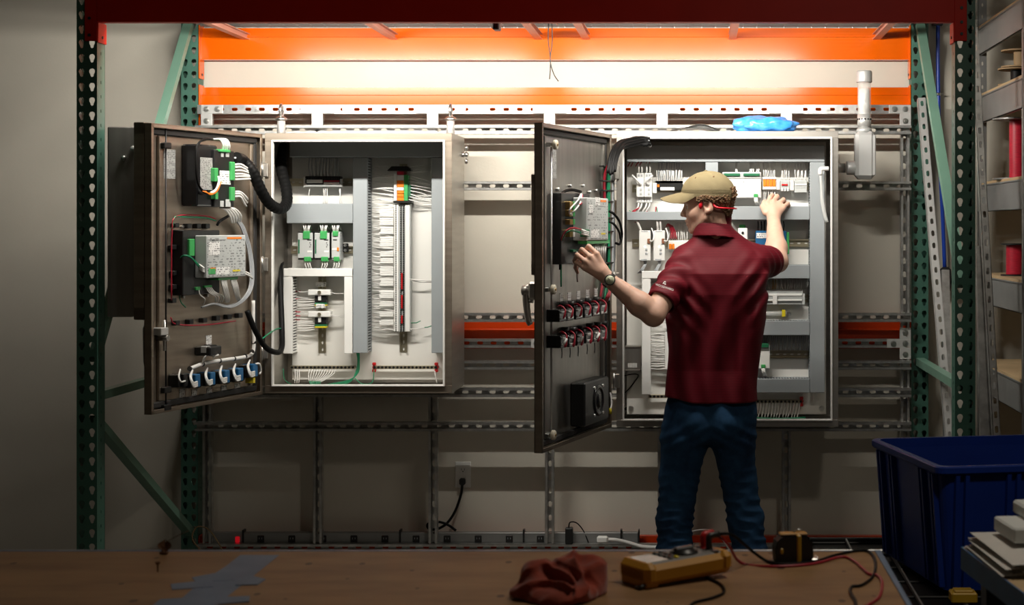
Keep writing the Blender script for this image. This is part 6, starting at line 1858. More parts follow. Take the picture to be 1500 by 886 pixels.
b = MB(); b.box(gx0, gx1, gy0, gy1, .16, .175); b.build('lower_shelf', 'dark_iron', t)
# bin
near, far = Vector((.71, -1.548, 0)), Vector((.580, -.885, 0))
v_ = (far - near); BD = v_.length; v_.normalize(); u_ = Vector((v_.y, -v_.x, 0))
BM = Matrix(((u_.x, v_.x, 0, near.x), (u_.y, v_.y, 0, near.y), (0, 0, 1, GZ), (0, 0, 0, 1)))
t = thing('storage_bin', 'large open dark blue plastic bin at the right', 'bin', (0, 0, 0), space=BM)
BW, BH, tp, th = .70, .374, .030, .005
def ring(i0, z): return [(i0, i0, z), (BW - i0, i0, z), (BW - i0, BD - i0, z), (i0, BD - i0, z)]
def rring(i0, z, r=.035, n=5):
    o = []
    for (cx, cy, a0) in ((BW - i0 - r, i0 + r, -90), (BW - i0 - r, BD - i0 - r, 0), (i0 + r, BD - i0 - r, 90), (i0 + r, i0 + r, 180)):
        for k in range(n + 1):
            a = R(a0 + 90 * k / n); o.append((cx + r * math.cos(a), cy + r * math.sin(a), z))
    return o
def loft(b, rings, capb=True, capt=False):
    n = len(rings[0]); V = [p for r_ in rings for p in r_]
    Fc = [(i * n + k, i * n + (k + 1) % n, (i + 1) * n + (k + 1) % n, (i + 1) * n + k) for i in range(len(rings) - 1) for k in range(n)]
    if capb: Fc.append(tuple(range(n))[::-1])
    if capt: Fc.append(tuple((len(rings) - 1) * n + k for k in range(n)))
    return b.add(V, Fc)
b = MB(); rr = [rring(tp + .008, 0), rring(tp + .008, .004), rring(.012, BH - .03), rring(.012, BH), rring(.012 + th, BH), rring(.012 + th, BH - .03), rring(tp + .008 + th, .008)]
loft(b, rr, True, True); b.build('tub', 'bin_blue', t)
b = MB(); loft(b, [rring(.011, BH - .026), rring(0, BH - .026), rring(-.004, BH - .020), rring(-.004, BH - .004), rring(0.0, BH), rring(.013, BH)], False, False); b.build('rim', 'bin_blue', t)
for yy in (.06, .085, .16, .19, BD - .22, BD - .19, BD - .10, BD - .07):
    b = MB(); b.add([(tp + .008, yy - .008, .01), (tp + .008, yy + .008, .01), (.012, yy + .008, BH - .028), (.012, yy - .008, BH - .028),
                     (tp - .008, yy - .006, .01), (tp - .008, yy + .006, .01), (-.002, yy + .006, BH - .028), (-.002, yy - .006, BH - .028)],
                    [(0, 1, 2, 3), (7, 6, 5, 4), (0, 4, 5, 1), (1, 5, 6, 2), (2, 6, 7, 3), (3, 7, 4, 0)]); b.build('rib', 'bin_blue', t)
for xx in (.06, .09, .22, .25, BW - .25, BW - .22, BW - .09):
    b = MB(); b.add([(xx - .008, tp + .008, .01), (xx + .008, tp + .008, .01), (xx + .008, .012, BH - .028), (xx - .008, .012, BH - .028),
                     (xx - .006, tp - .008, .01), (xx + .006, tp - .008, .01), (xx + .006, -.002, BH - .028), (xx - .006, -.002, BH - .028)],
                    [(0, 1, 2, 3), (7, 6, 5, 4), (0, 4, 5, 1), (1, 5, 6, 2), (2, 6, 7, 3), (3, 7, 4, 0)]); b.build('rib', 'bin_blue', t)
# yellow block on the deck
c = Vector((.75, -1.635, GZ))
b = MB(); b.cbox(c.x - .02, c.x + .055, c.y - .03, c.y + .03, GZ, GZ + .03, .004); b.cbox(c.x - .01, c.x + .045, c.y - .022, c.y + .022, GZ + .029, GZ + .036, .003)
solo(b, 'yellow_block', 'tape_yellow', 'small yellow block on the cart below the bin', 'block')

# ------------------------------------------------------------------ side table with papers and foam
e0, e1 = tb(1407, 801), tb(1500, 870)
dx = (e1 - e0).normalized(); nx = Vector((-dx.y, dx.x, 0))
if nx.x < 0: nx = -nx
PM = Matrix(((dx.x, nx.x, 0, e0.x), (dx.y, nx.y, 0, e0.y), (0, 0, 1, 0), (0, 0, 0, 1)))
t = thing('side_table', 'blue-edged side table at the lower right corner', 'table', (0, 0, 0), space=PM)
b = MB(); b.cbox(.002, 1.2, .003, .8, TZ - .036, TZ, .002); b.build('table_top', 'wood_ply', t)
b = MB(); b.cbox(0, 1.2, 0, .004, TZ - .048, TZ + .001, .001); b.build('tape_edge', 'tape_edge_blue', t)
b = MB(); b.cbox(0, .004, 0, .8, TZ - .048, TZ + .001, .001); b.build('tape_edge', 'tape_edge_blue', t)
for (x, y) in ((.06, .06), (1.14, .06), (.06, .74), (1.14, .74)):
    b = MB(); b.cbox(x - .025, x + .025, y - .025, y + .025, 0, TZ - .036, .003); b.build('leg', 'dark_iron', t)
for k in range(7):
    g = random.Random(k + 3); b = MB()
    off = g.uniform(0, .014) + .001 * k; sk = g.uniform(-.05, .09)
    z_ = TZ + .0012 + k * .0046
    b.grid(lambda u, v: (.012 + off + u * .32, .002 + off + v * .23 + sk * u * .3, z_ + .012 * u * v * (k > 3) + .007 * (1 - u) * (k == 6)), 8, 6)
    b.grid(lambda u, v: (.012 + off + u * .32, .002 + off + v * .23 + sk * u * .3, z_ - .0010 - .0026 + .003 + .012 * u * v * (k > 3) + .007 * (1 - u) * (k == 6)), 8, 6)
    for (a0, a1, c0, c1) in ((.012 + off, .332 + off, .0022 + off, .004 + off),):
        pass
    solo(b, 'paper_sheet', 'paper_white', ['bottom', 'second', 'third', 'fourth', 'fifth', 'sixth', 'top'][k] + ' sheet from below in the loose paper pile on the side table', 'paper', org=(.02, .01, z_ - .001), space=PM, group='papers on the side table')
zf = TZ + .0012 + 7 * .0046 + .010
b = MB(); b.cbox(.05, .20, .06, .17, zf, zf + .032, .004)
solo(b, 'foam_block', 'foam_white', 'lower white foam block on the papers', 'foam', space=PM)
b = MB(); b.cbox(.02, .16, .11, .25, zf + .033, zf + .062, .005)
solo(b, 'foam_block', 'foam_white', 'upper white foam block resting on the other one', 'foam', space=PM)

# ================================================================== the man
mat('skin', (0.72, 0.44, 0.325), 0.48, var=0.10, scale=22, bump=0.05, bscale=260, sss=0.12)
def shirt_mat():
    m = mat('shirt_maroon', (0.185, 0.008, 0.018), 0.58, spec=0.25)
    nt = m.node_tree; b = nt.nodes['Principled BSDF']
    tc = nt.nodes.new('ShaderNodeTexCoord')
    w1 = nt.nodes.new('ShaderNodeTexWave'); w1.bands_direction = 'Z'; w1.inputs['Scale'].default_value = 30; w1.inputs['Distortion'].default_value = 1.2; w1.inputs['Detail'].default_value = 2
    n1 = nt.nodes.new('ShaderNodeTexNoise'); n1.inputs['Scale'].default_value = 90
    nt.links.new(tc.outputs['Object'], w1.inputs['Vector']); nt.links.new(tc.outputs['Object'], n1.inputs['Vector'])
    ad = nt.nodes.new('ShaderNodeMath'); ad.operation = 'MULTIPLY'; nt.links.new(w1.outputs['Fac'], ad.inputs[0]); nt.links.new(n1.outputs['Fac'], ad.inputs[1])
    rp = nt.nodes.new('ShaderNodeValToRGB'); rp.color_ramp.elements[0].color = (0.120, 0.0035, 0.010, 1); rp.color_ramp.elements[1].color = (0.175, 0.006, 0.016, 1)
    nt.links.new(ad.outputs[0], rp.inputs['Fac']); nt.links.new(rp.outputs['Color'], b.inputs['Base Color'])
shirt_mat()
def denim_mat():
    m = mat('denim', (0.020, 0.055, 0.115), 0.85, spec=0.2)
    nt = m.node_tree; b = nt.nodes['Principled BSDF']
    tc = nt.nodes.new('ShaderNodeTexCoord')
    n1 = nt.nodes.new('ShaderNodeTexNoise'); n1.inputs['Scale'].default_value = 6; n1.inputs['Detail'].default_value = 8; n1.inputs['Roughness'].default_value = .7
    nt.links.new(tc.outputs['Object'], n1.inputs['Vector'])
    rp = nt.nodes.new('ShaderNodeValToRGB'); rp.color_ramp.elements[0].color = (0.006, 0.022, 0.058, 1); rp.color_ramp.elements[1].color = (0.021, 0.072, 0.155, 1); rp.color_ramp.elements[0].position = .35; rp.color_ramp.elements[1].position = .68
    nt.links.new(n1.outputs['Fac'], rp.inputs['Fac']); nt.links.new(rp.outputs['Color'], b.inputs['Base Color'])
    n2 = nt.nodes.new('ShaderNodeTexNoise'); n2.inputs['Scale'].default_value = 380; nt.links.new(tc.outputs['Object'], n2.inputs['Vector'])
    bp = nt.nodes.new('ShaderNodeBump'); bp.inputs['Strength'].default_value = .25; bp.inputs['Distance'].default_value = .002; nt.links.new(n2.outputs['Fac'], bp.inputs['Height']); nt.links.new(bp.outputs[0], b.inputs['Normal'])
denim_mat()
mat('cap_khaki', (0.190, 0.150, 0.074), 0.85, var=0.08, scale=30, bump=0.18, bscale=420)
mat('hair_brown', (0.20, 0.108, 0.048), 0.5, var=0.35, scale=60)
mat('headset_red', (0.62, 0.010, 0.022), 0.3)
mat('strap_black', (0.02, 0.02, 0.018), 0.6)
mat('dial_green', (0.62, 0.66, 0.46), 0.3)
mat('eye_white', (0.75, 0.72, 0.68), 0.2)
mat('logo_white', (0.85, 0.84, 0.83), 0.6)
mat('boot_brown', (0.06, 0.035, 0.02), 0.6)

# head frame: x towards the nose, y to his left, z up
HC = np.array([0.050, 0.405, 1.682], np.float32)
ya, pi_ = R(11), R(7)
fw = np.array([-math.cos(ya) * math.cos(pi_), math.sin(ya) * math.cos(pi_), -math.sin(pi_)])
lf = np.cross([0, 0, 1], fw); lf /= np.linalg.norm(lf)
upv = np.cross(fw, lf)
RH = np.stack([fw, lf, upv], 1).astype(np.float32)       # columns: world directions of the local axes
def to_world(p): return HC + RH @ np.asarray(p, np.float32)
HM = Matrix([[*RH[i].tolist(), float(HC[i])] for i in range(3)] + [[0, 0, 0, 1]])

def head_f(P):
    q = (P - HC) @ RH
    qs = q.copy(); qs[:, 1] = np.abs(qs[:, 1])            # mirrored
    d = s_ell(q, (-.006, 0, .046), (.099, .076, .089))
    d = smin(d, s_ell(q, (.036, 0, -.018), (.058, .058, .082)), .03)
    d = smin(d, s_ell(q, (.030, 0, .045), (.066, .062, .055)), .02)
    d = smin(d, s_cone(qs, (.005, .056, -.048), (.066, .012, -.091), .018, .017), .025)
    d = smin(d, s_ell(q, (.078, 0, -.088), (.017, .020, .017)), .016)
    d = smin(d, s_cone(qs, (.078, .012, .026), (.066, .044, .022), .013, .012), .012)
    d = smin(d, s_ell(qs, (.050, .040, -.022), (.034, .024, .028)), .02)
    d = smin(d, s_ell(q, (.080, 0, -.055), (.017, .028, .024)), .016)
    d = smax(d, -s_ell(qs, (.092, .033, .004), (.015, .017, .011)), .012)
    d = smin(d, s_cone(q, (.090, 0, .016), (.111, 0, -.021), .0075, .0105), .010)
    d = smin(d, s_ell(qs, (.099, .011, -.026), (.010, .008, .008)), .006)
    d = smin(d, s_ell(q, (.096, 0, -.0505), (.009, .020, .0058)), .005)
    d = smin(d, s_ell(q, (.093, 0, -.0645), (.009, .018, .0070)), .005)
    d = smax(d, -s_cone(qs, (.105, 0, -.0575), (.090, .024, -.059), .0016, .0016), .003)
    # ears
    c, s = math.cos(R(12)), math.sin(R(12))
    M3 = np.array([[c, 0, s], [0, 1, 0], [-s, 0, c]], np.float32)
    e = s_ell(qs, (-.012, .079, .000), (.0205, .0092, .0345), M3)
    e = smax(e, -s_ell(qs, (-.008, .0880, .003), (.0120, .0080, .0225), M3), .004)
    e = smin(e, s_ell(qs, (-.004, .078, -.026), (.009, .006, .010)), .006)
    d = smin(d, e, .006)
    # neck
    d = smin(d, s_cone(P, tuple(to_world((-.022, 0, -.035))), (.085, .405, 1.50), .054, .062), .03)
    return d

SHL, ELL, WRL = (-.042, .405, 1.445), tuple(at(957, 461, .225)), tuple(at(891, 409, .20))
SHR, ELR, WRR = (.245, .440, 1.452), (.345, .655, 1.448), tuple(at(1133, 319, .86))
def lerp3(a, b, t): return tuple(np.array(a) + (np.array(b) - np.array(a)) * t)
def arm(P, S, E, W, wr):
    d = s_cone(P, S, lerp3(S, E, .5), .050, .050)
    d = smin(d, s_cone(P, lerp3(S, E, .5), E, .050, .043), .02)
    d = smin(d, s_cone(P, E, lerp3(E, W, .30), .042, .046), .02)
    d = smin(d, s_cone(P, lerp3(E, W, .30), lerp3(E, W, .95), .046, wr), .02)
    return d
def hand(P, W, mcp, chains, thumb, wr, rf):
    d = s_cone(P, W, lerp3(W, mcp[1], .35), wr, .026)
    for m_ in mcp: d = smin(d, s_cone(P, lerp3(W, m_, .25), m_, .018, .0125), .014)
    for i, ch in enumerate(chains):
        r0 = rf[i]
        f = s_path(P, [mcp[i]] + ch, [r0 * 1.12, r0 * 1.05, r0 * .95, r0 * .82], .003)
        d = smin(d, f, .004)
    f = s_path(P, thumb, [.016, .0125, .0105], .005)
    return smin(d, f, .009)
mcpL = [tuple(at(*p)) for p in ((874, 372, 0.190), (864, 376, 0.180), (857.5, 383, 0.175), (855.5, 391.5, 0.177))]
chL = [[tuple(at(*p)) for p in c] for c in (
    [(862.5, 361, 0.200), (856, 368, 0.230), (858, 377, 0.241)], [(852.5, 366, 0.190), (847, 374, 0.221), (850, 384, 0.233)],
    [(845.5, 373.5, 0.185), (842, 382, 0.213), (846, 390, 0.227)], [(844.5, 384.5, 0.187), (843, 392, 0.210), (846, 399, 0.221)])]
thL = [tuple(at(*p)) for p in ((884, 394, 0.207), (870, 381, 0.243), (857, 374, 0.259))]
mcpR = [tuple(at(*p)) for p in ((1124, 299, .905), (1133, 295.5, .910), (1141.5, 298, .910), (1148, 303, .905))]
chR = [[tuple(at(*p)) for p in c] for c in (
    [(1128, 289.5, .938), (1131, 286, .965), (1132, 286, .985)], [(1138, 287.5, .940), (1139, 289, .965), (1137, 294, .978)],
    [(1147.5, 292.5, .940), (1149, 295, .962), (1147, 300, .972)], [(1154, 298, .932), (1155.5, 301, .952), (1153, 306, .960)])]
thR = [tuple(at(*p)) for p in ((1122, 311, .880), (1117.5, 303, .912), (1120, 295.5, .948))]
RF = [.0098, .0102, .0097, .0085]

def box_d(P, lo, hi):
    q = np.maximum(np.maximum(np.array(lo, np.float32) - P, P - np.array(hi, np.float32)), 0)
    return np.linalg.norm(q, axis=1)
def grouped(P, groups, k):
    d = np.full(len(P), 9.0, np.float32)
    for lo, hi, fn in groups:
        bd = box_d(P, lo, hi)
        m = bd < .05
        e = (bd + .02).astype(np.float32)
        if m.any(): e[m] = fn(P[m])
        d = smin(d, e, k)
    return d
TS = np.array([[.876, .067, .184, .122], [1.016, .073, .181, .112], [1.184, .080, .184, .118], [1.323, .089, .190, .128], [1.407, .098, .188, .122], [1.470, .100, .165, .092], [1.535, .092, .105, .066], [1.60, .085, .05, .045]])
def torso(P, grow=0.0):
    z = np.clip(P[:, 2], .80, 1.60)
    cx, rx, ry = (np.interp(z, TS[:, 0], TS[:, i]) for i in (1, 2, 3))
    rx = rx + grow; ry = ry + grow
    x, y = (P[:, 0] - cx) / rx, (P[:, 1] - .415) / ry
    k = np.power(np.abs(x) ** 2.5 + np.abs(y) ** 2.5, 1 / 2.5)
    return ((k - 1) * np.minimum(rx, ry)).astype(np.float32)
def inner_torso(P):
    d = smax(torso(P, -.018), P[:, 2] - 1.53, .02)
    d = smax(d, .95 - P[:, 2], .02)
    return smin(d, s_cone(P, SHL, SHR, .048, .048), .03)
GR = [((-.11, .29, 1.48), (.17, .52, 1.82), head_f),
      ((-.25, .13, 1.16), (.02, .47, 1.52), lambda P: arm(P, SHL, ELL, WRL, .027)),
      ((-.40, .13, 1.18), (-.16, .30, 1.46), lambda P: arm(P, SHL, ELL, WRL, .027)),
      ((-.49, .12, 1.34), (-.31, .30, 1.54), lambda P: smin(hand(P, WRL, mcpL, chL, thL, .026, RF), arm(P, SHL, ELL, WRL, .027), .02)),
      ((.20, .38, 1.38), (.41, .90, 1.68), lambda P: arm(P, SHR, ELR, WRR, .026)),
      ((.25, .82, 1.60), (.43, 1.01, 1.77), lambda P: smin(hand(P, WRR, mcpR, chR, thR, .026, RF), arm(P, SHR, ELR, WRR, .026), .02)),
      ((-.10, .28, .95), (.30, .56, 1.54), inner_torso)]
def skin_f(P): return grouped(P, GR, .006)
V, Q = iso_mesh(skin_f, (-.50, .09, .93), (.44, 1.03, 1.84), .0032)
PO = np.array([.07, .41, 0.0])
person = bpy.data.objects.new('person', np_mesh('person', V - PO, Q, 'skin'))
link(person, None, I4, tuple(PO), None, 'man in maroon polo, jeans and khaki cap reaching into the right cabinet', 'person')

def child_mesh(name, V, Q, m):
    ob = bpy.data.objects.new(name, np_mesh(name, V - PO, Q, m))
    return link(ob, person, I4, tuple(PO))

# polo shirt
def sm(x, a, b):
    t = np.clip((x - a) / (b - a), 0, 1); return t * t * (3 - 2 * t)
dL_ = (np.array(ELL) - np.array(SHL)); dL_ /= np.linalg.norm(dL_)
dR_ = (np.array(ELR) - np.array(SHR)); dR_ /= np.linalg.norm(dR_)
eL, eR = np.array(lerp3(SHL, ELL, .76)), np.array(lerp3(SHR, ELR, .64))
def shirt_f(P):
    P = P.astype(np.float32); x, y, z = P[:, 0], P[:, 1], P[:, 2]
    w1, w2 = wob(P, 9, 11), wob(P, 22, 4)
    d = torso(P, .010)
    d = smin(d, s_cone(P, (.075, .425, 1.525), (SHL[0] + .01, SHL[1], SHL[2] + .014), .055, .060), .04)
    d = smin(d, s_cone(P, (.095, .425, 1.525), (SHR[0] - .01, SHR[1], SHR[2] + .010), .055, .060), .04)
    # drape of the back
    drape = sm(1.45 - z, 0, .25)
    d = d - drape * (.0062 * np.sin(x * 46 - z * 9 + w1 * 2.2) + .0035 * np.sin(x * 78 + z * 15 + w1 * 3))
    mL = np.exp(-(((x + .05) / .07) ** 2 + ((z - 1.30) / .10) ** 2)); mR = np.exp(-(((x - .24) / .07) ** 2 + ((z - 1.34) / .10) ** 2))
    d = d - mL * .0075 * np.sin((x * .85 + z * .75) * 95 + w1) - mR * .0065 * np.sin((x * -.9 + z * .75) * 90 + w1)
    d = d - .0020 * w2
    d = smax(d, (.884 + .02 * sm(.0 - x, 0, .12)) - z, .004)
    # sleeves
    sl = s_cone(P, SHL, tuple(eL), .068, .062); pl = (P - eL) @ dL_.astype(np.float32)
    sl = sl - .0048 * np.sin(pl * 105 + x * 40 + w1 * 2) * sm(-pl, .0, .05) - .0015 * w2
    sl = smax(sl, pl, .004)
    sl = smax(sl, -np.maximum(s_cone(P, tuple(np.array(SHL)), tuple(eL + dL_ * .05), .054, .054), -(pl + .03)), .003)
    sr = s_cone(P, SHR, tuple(eR), .068, .066); pr_ = (P - eR) @ dR_.astype(np.float32)
    sr = sr - .0045 * np.sin(pr_ * 95 + z * 40 + w1 * 2) * sm(-pr_, .0, .05) - .0015 * w2
    sr = smax(sr, pr_, .004)
    sr = smax(sr, -np.maximum(s_cone(P, tuple(np.array(SHR)), tuple(eR + dR_ * .05), .056, .056), -(pr_ + .03)), .003)
    d = smin(smin(d, sl, .022), sr, .022)
    # neck opening and collar
    cx, cy = .078 - (z - 1.56) * .25, .415
    rr = np.sqrt(((x - cx) / 1.0) ** 2 + ((y - cy) / 1.02) ** 2)
    zz = z + (y - cy) * .10 + (x - cx) * .06
    d = smax(d, -np.maximum(rr - .068, 1.562 - zz), .004)
    prof = .0745 + np.clip(1.604 - zz, 0, .1) * .30
    col = np.maximum(np.abs(rr - prof) - .0046, np.maximum(zz - 1.606, 1.549 - zz))
    return smin(d, col, .003)
V, Q = iso_mesh(shirt_f, (-.20, .16, .86), (.40, .66, 1.64), .0036, safe=1.8)
shirt = child_mesh('polo_shirt', V, Q, 'shirt_maroon')
shirt['label'] = 'short-sleeved maroon polo shirt'
def on_shirt(px, py):
    p0 = at(px, py, .10); p1 = at(px, py, .60)
    ts = np.linspace(0, 1, 400, dtype=np.float32)[:, None]
    pts = np.array(p0, np.float32) + ts * (np.array(p1, np.float32) - np.array(p0, np.float32))
    v = shirt_f(pts); i = int(np.argmax(v < 0.0012))
    return Vector(pts[i].tolist())
def warp_shirt(p): return on_shirt(p.x, p.y)
b = MB()
add_text(b, 'WOODWARD', 4.6, (973.5, 420.6, 0), (.955, .31, 0), (.31 * .6, -.955, 0), warp=warp_shirt, squeeze=.92)
lg = b.build('sleeve_lettering', 'logo_white', shirt)
b = MB()
def em(pts): b.add([on_shirt(973.5 + x_, 414.2 + y_) for x_, y_ in pts], [tuple(range(len(pts)))])
em([(-3, 1.2), (-.8, -1.8), (.2, -1.4), (-1.6, 1.6)]); em([(-.6, -2.4), (1.8, -2.2), (2.0, -1.2), (-.2, -1.3)]); em([(-1.0, 1.8), (.2, .2), (1.4, .8), (2.4, 2.4), (1.0, 2.9)]); em([(1.0, -.8), (2.2, -.6), (1.6, .4), (.8, 0)])
b.build('sleeve_emblem', 'logo_white', shirt)

# jeans
def jeans_f(P):
    P = P.astype(np.float32); x, y, z = P[:, 0], P[:, 1], P[:, 2]
    w1 = wob(P, 12, 21)
    Y0 = .415
    d = s_ell(P, (.063, Y0, .885), (.178, .118, .15))
    d = smin(d, s_ell(P, (.012, Y0 - .035, .80), (.085, .10, .10)), .03)
    d = smin(d, s_ell(P, (.118, Y0 - .035, .80), (.085, .10, .10)), .03)
    kn = lambda a, b_, c: (a, b_, c)
    L_ = [(-.030, Y0, .83), (-.047, Y0 - .005, .735), (-.070, Y0 + .01, .57), (-.088, Y0 + .0, .40), (-.090, Y0 - .015, .27), (-.092, Y0 - .02, .06)]
    R_ = [(.150, Y0, .83), (.150, Y0 - .0, .735), (.172, Y0 + .015, .57), (.200, Y0 + .01, .40), (.218, Y0 + .0, .27), (.232, Y0, .06)]
    lg = s_path(P, L_, [.102, .098, .079, .072, .070, .074], .02); rg = s_path(P, R_, [.100, .092, .072, .071, .069, .074], .02)
    am = .0022 + .0036 * np.exp(-((z - .40) / .15) ** 2)
    fold = np.sin(z * 70 + w1 * 3.2 + x * 22 + y * 18) * .65 + np.sin(z * 105 - x * 38 + y * 30 + w1 * 4.0) * .35
    fold = 1 - 1.6 * np.abs(fold)
    mz = sm(.74 - z, 0, .2)
    lg = lg - am * fold * mz; rg = rg - am * fold * mz
    seat = np.exp(-((z - .74) / .05) ** 2)
    d = smin(smin(d, lg, .02), rg, .02)
    d = d - 0.003 * seat * np.sin(z * 120 + np.abs(x - .06) * 70)
    d = smax(d, z - 1.0, .01)
    return smax(d, .055 - z, .004)
V, Q = iso_mesh(jeans_f, (-.20, .24, .04), (.33, .58, 1.02), .0048, safe=1.8)
jn = child_mesh('jeans', V, Q, 'denim')
jn['label'] = 'dark blue jeans'
for sx, nm in ((-.092, 0), (.232, 1)):
    def boot_f(P, sx=sx):
        d = s_cone(P, (sx, .40, .07), (sx, .40, .16), .056, .052)
        d = smin(d, s_cone(P, (sx, .38, .045), (sx + (-.015 if sx < 0 else .015), .56, .038), .046, .042), .03)
        return smax(d, .004 - P[:, 2], .004)
    V, Q = iso_mesh(boot_f, (sx - .09, .28, -.01), (sx + .09, .65, .23), .006)
    child_mesh('boot', V, Q, 'boot_brown')

# cap (in head space)
cap_c = np.array([-.006, 0, .044]); cap_r = np.array([.1110, .0885, .0990])
def crown(u, v, off=0.0):
    th = u * 2 * math.pi
    edge = .033 + .015 * math.cos(th) + .003 * (1 - abs(math.cos(th)))      # lower edge height, higher at the brow
    f0 = math.asin(max(-.9, min(.9, (edge - cap_c[2]) / cap_r[2])))
    fi = f0 + (math.pi / 2 - f0) * v
    seam = min(abs((th * 6 / (2 * math.pi)) % 1.0), 1 - abs((th * 6 / (2 * math.pi)) % 1.0))
    k = 1 + off - .010 * math.exp(-(seam / .03) ** 2) * (1 - v) + .008 * math.sin(9 * th + 14 * v) * math.sin(math.pi * v) * .6
    front = max(0, math.cos(th)) ** 2
    return (cap_c[0] + cap_r[0] * k * math.cos(fi) * math.cos(th) * (1 + .03 * front), cap_c[1] + cap_r[1] * k * math.cos(fi) * math.sin(th), cap_c[2] + cap_r[2] * k * math.sin(fi) + .006 * front * math.cos(fi))
def hchild(name, mb, m, parent=None):
    ob = bpy.data.objects.new(name, mb.mesh(name, m))
    return link(ob, parent or person, HM, (0, 0, 0))
b = MB(); b.grid(lambda u, v: crown(u, v), 72, 24, True, True); b.grid(lambda u, v: crown(u, v * .5, -.03), 72, 6, True, True)
b.grid(lambda u, v: crown(u, 0, -.03 * v), 72, 2, True, True)
cap = hchild('cap', b, 'cap_khaki')
cap['label'] = 'khaki baseball cap'
b = MB()
for k in range(3):
    for s_ in (1,):
        P = [crown(j / 72, .10 + .035 * k, .004) for j in range(73)]
        b.tube(P, .0007, n=4, sub=1)
hchild('stitching', b, 'cap_khaki', cap)
b = MB(); b.lathe([(.008, 0), (.009, .002), (.005, .005), (.0005, .006)], (cap_c[0], 0, cap_c[2] + cap_r[2] - .001), n=14); hchild('cap_button', b, 'cap_khaki', cap)
for a in (60, 120, 240, 300):
    p = crown(a / 360, .55, .004); b = MB(); b.lathe([(.0034, -.001), (.0034, .001), (.0012, .001)], p, tuple(np.array(p) - cap_c), n=10); hchild('eyelet', b, 'leaf_brown', cap)
def brim(u, v, t):
    al = (v - .5) * 2 * R(66)
    root = crown(((al) / (2 * math.pi)) % 1.0, 0.05, .0)
    s = (v - .5) * 2
    ext = .088 * max(0, 1 - abs(s) ** 3.6) ** .55
    return (root[0] + u * ext * (1 - .10 * s * s), root[1] + u * .012 * s * (1 - s * s), root[2] + .004 - u * .004 - .034 * abs(s) ** 1.7 * u ** .7 * (ext / .088) ** .6 - .008 * u * u + .004 * (1 - s * s) - t)
b = MB(); b.grid(lambda u, v: brim(u, v, 0), 14, 30); b.grid(lambda u, v: brim(u, v, .0032), 14, 30)
b.grid(lambda u, v: brim(1, u, v * .0032), 30, 2)
hchild('brim', b, 'cap_khaki', cap)

# hair: under-layer and curls
g = random.Random(4)
b = MB()
def skull(th, z):
    """point on the skull at angle th (0 = nose) and height z"""
    cz = (z - .046) / .089
    k = math.sqrt(max(.05, 1 - cz * cz)) if z > .0 else math.sqrt(max(.05, 1 - .27)) * (1 + z * 4.2)
    return (-.006 + .100 * k * math.cos(th), .077 * k * math.sin(th), z)
def hr(u, v):
    th = R(72) + u * R(216)
    back = .5 - .5 * math.cos((th - R(72)) / R(216) * 2 * math.pi)
    z0 = .016 - .074 * max(0, back - .18) / .82
    p = skull(th, z0 + (.040 - .020 * back - z0) * v)
    k = 1.035 + .02 * math.sin(math.pi * v)
    return (p[0] * k, p[1] * k, p[2])
b.grid(hr, 40, 10)
hair = hchild('hair', b, 'hair_brown')
b = MB()
for i in range(760):
    u, v = g.random(), g.random()
    p = np.array(hr(u, v)); n_ = np.array([p[0] + .006, p[1] * 1.4, (p[2] - .02) * .3]); n_ /= np.linalg.norm(n_)
    p = p + n_ * g.uniform(-.001, .009)
    t1 = np.cross(n_, [g.gauss(0, 1), g.gauss(0, 1), g.gauss(0, 1)]); t1 /= np.linalg.norm(t1); t2 = np.cross(n_, t1)
    r_ = g.uniform(.0035, .0075); a0 = g.uniform(0, 6); turns = g.uniform(.7, 1.4)
    pts = [tuple(p + r_ * (t1 * math.cos(a0 + k * turns) + t2 * math.sin(a0 + k * turns)) + n_ * (.0015 * k - .002)) for k in range(6)]
    b.tube(pts, lambda s_: .0023 * (1.15 - s_ * .6), n=4, sub=2)
for i in range(60):                         # tuft out of the back of the cap
    p = np.array([-.108 + g.uniform(-.008, .004), g.uniform(-.02, .045), g.uniform(.018, .062)])
    a0 = g.uniform(0, 6); r_ = g.uniform(.004, .007)
    b.tube([tuple(p + np.array([-.0015 * k, r_ * math.cos(a0 + k), r_ * math.sin(a0 + k)])) for k in range(6)], .0018, n=4, sub=2)
hchild('curls', b, 'hair_brown', hair)['kind'] = 'stuff'
for s_ in (1, -1):
    b = MB(); b.tube([(.090, .014 * s_, .026), (.086, .030 * s_, .031), (.074, .046 * s_, .026)], lambda q: .0034 * (1 - .5 * q), n=6); hchild('eyebrow', b, 'hair_brown', hair)
    b = MB(); b.lathe([(.0005, -.0118), (.006, -.010), (.0105, -.005), (.0118, 0), (.0105, .005), (.006, .010), (.0005, .0118)], (.0745, .032 * s_, .003), n=14); o = hchild('eye', b, 'eye_white')
    b = MB(); b.lathe([(.0052, -.0004), (.004, .0008), (.0004, .0012)], (.0745 + .0113, .0325 * s_, .003), (1, 0, 0), n=12); hchild('iris', b, 'hair_brown', o)

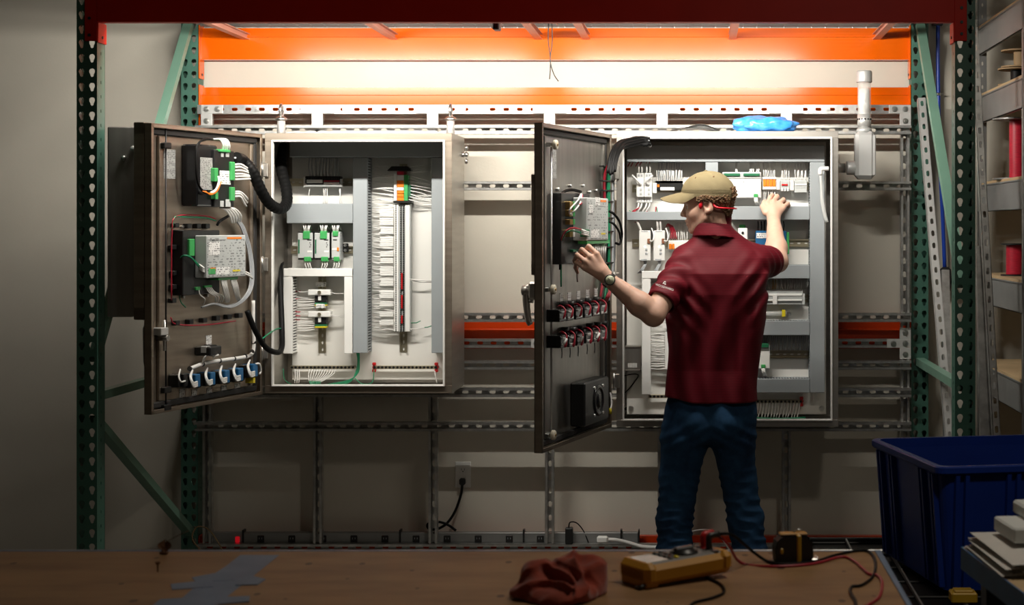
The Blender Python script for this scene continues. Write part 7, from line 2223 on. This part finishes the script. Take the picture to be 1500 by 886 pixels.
# red bone-conduction headset
b = MB()
b.tube([(.014, .084, .012), (.006, .077, .030), (-.012, .074, .037), (-.031, .076, .022), (-.037, .080, -.002), (-.050, .080, -.014), (-.080, .066, -.020), (-.106, .030, -.024), (-.112, 0, -.025), (-.106, -.030, -.024), (-.080, -.066, -.020), (-.050, -.080, -.014), (-.037, -.080, -.002), (-.031, -.076, .022), (-.012, -.074, .037), (.006, -.077, .030), (.014, -.084, .012)],
       lambda q: .0028 + .0022 * (math.exp(-((q - .30) / .06) ** 2) + math.exp(-((q - .70) / .06) ** 2)), n=8, sub=5)
hs = hchild('headset', b, 'headset_red')
hs['label'] = 'red headset band behind the ear'
for s_ in (1, -1):
    b = MB(); n0 = 12
    b.grid(lambda u, v, s_=s_: (.016 + .0085 * math.cos((v - .5) * math.pi) * math.cos(u * 2 * math.pi) - .003 * math.sin((v - .5) * math.pi), s_ * (.083 + .0068 * math.cos((v - .5) * math.pi) * math.sin(u * 2 * math.pi)), .004 + .0155 * math.sin((v - .5) * math.pi)), 14, 10, True, True)
    hchild('ear_pod', b, 'headset_red', hs)

# wristwatch on his left arm
wa = np.array(WRL) - np.array(ELL); wa /= np.linalg.norm(wa)
wc_ = np.array(lerp3(ELL, WRL, .985)); nrm = np.array([.05, -1, .12]); nrm -= wa * (nrm @ wa); nrm /= np.linalg.norm(nrm); sid = np.cross(wa, nrm)
WMx = Matrix([[float(sid[i]), float(wa[i]), float(nrm[i]), float(wc_[i])] for i in range(3)] + [[0, 0, 0, 1]])
wt = MB(); K = 32
def strap(u, v):
    a = u * 2 * math.pi; w_ = (v - .5) * .020
    return (.0325 * math.cos(a), w_, .0300 * math.sin(a))
wt.grid(strap, K, 2, True, True); wt.grid(lambda u, v: tuple(c * (.92 if i != 1 else 1) for i, c in enumerate(strap(u, v))), K, 2, True, True)
for v in (0, 1): wt.grid(lambda u, q, v=v: tuple(c * ((1 - .08 * q) if i != 1 else 1) for i, c in enumerate(strap(u, v))), K, 2, True, True)
ob = bpy.data.objects.new('wristwatch', wt.mesh('wristwatch', 'strap_black')); watch = link(ob, person, WMx, (0, 0, 0))
watch['label'] = 'round pale-dialled watch on a black strap'
b = MB(); b.lathe([(.019, .0), (.0215, .002), (.0215, .008), (.019, .0095), (.0178, .0085)], (0, 0, .029), n=28); b.build('watch_case', 'strap_black', watch)
b = MB(); b.lathe([(.0178, .0), (.0178, .0012), (.0004, .0013)], (0, 0, .0370), n=28); b.build('watch_dial', 'dial_green', watch)
b = MB(); b.box(-.0008, .0008, 0, .011, .0386, .0390); b.add([(0, 0, .0389), (-.009, -.004, .0389), (-.0085, -.0052, .0389)], [(0, 1, 2)])
b.box(-.0005, .0005, -.016, -.0135, .0386, .039); b.box(-.016, -.0135, -.0005, .0005, .0386, .039); b.box(.0135, .016, -.0005, .0005, .0386, .039); b.build('watch_hands', 'black_plastic', watch)
for s_ in (-1, 1):
    b = MB(); b.cbox(-.0095 + s_ * .02, .0095 + s_ * .02, -.0095, .0095, .0265, .0325, .002); b.build('lug', 'bolt_steel', watch)
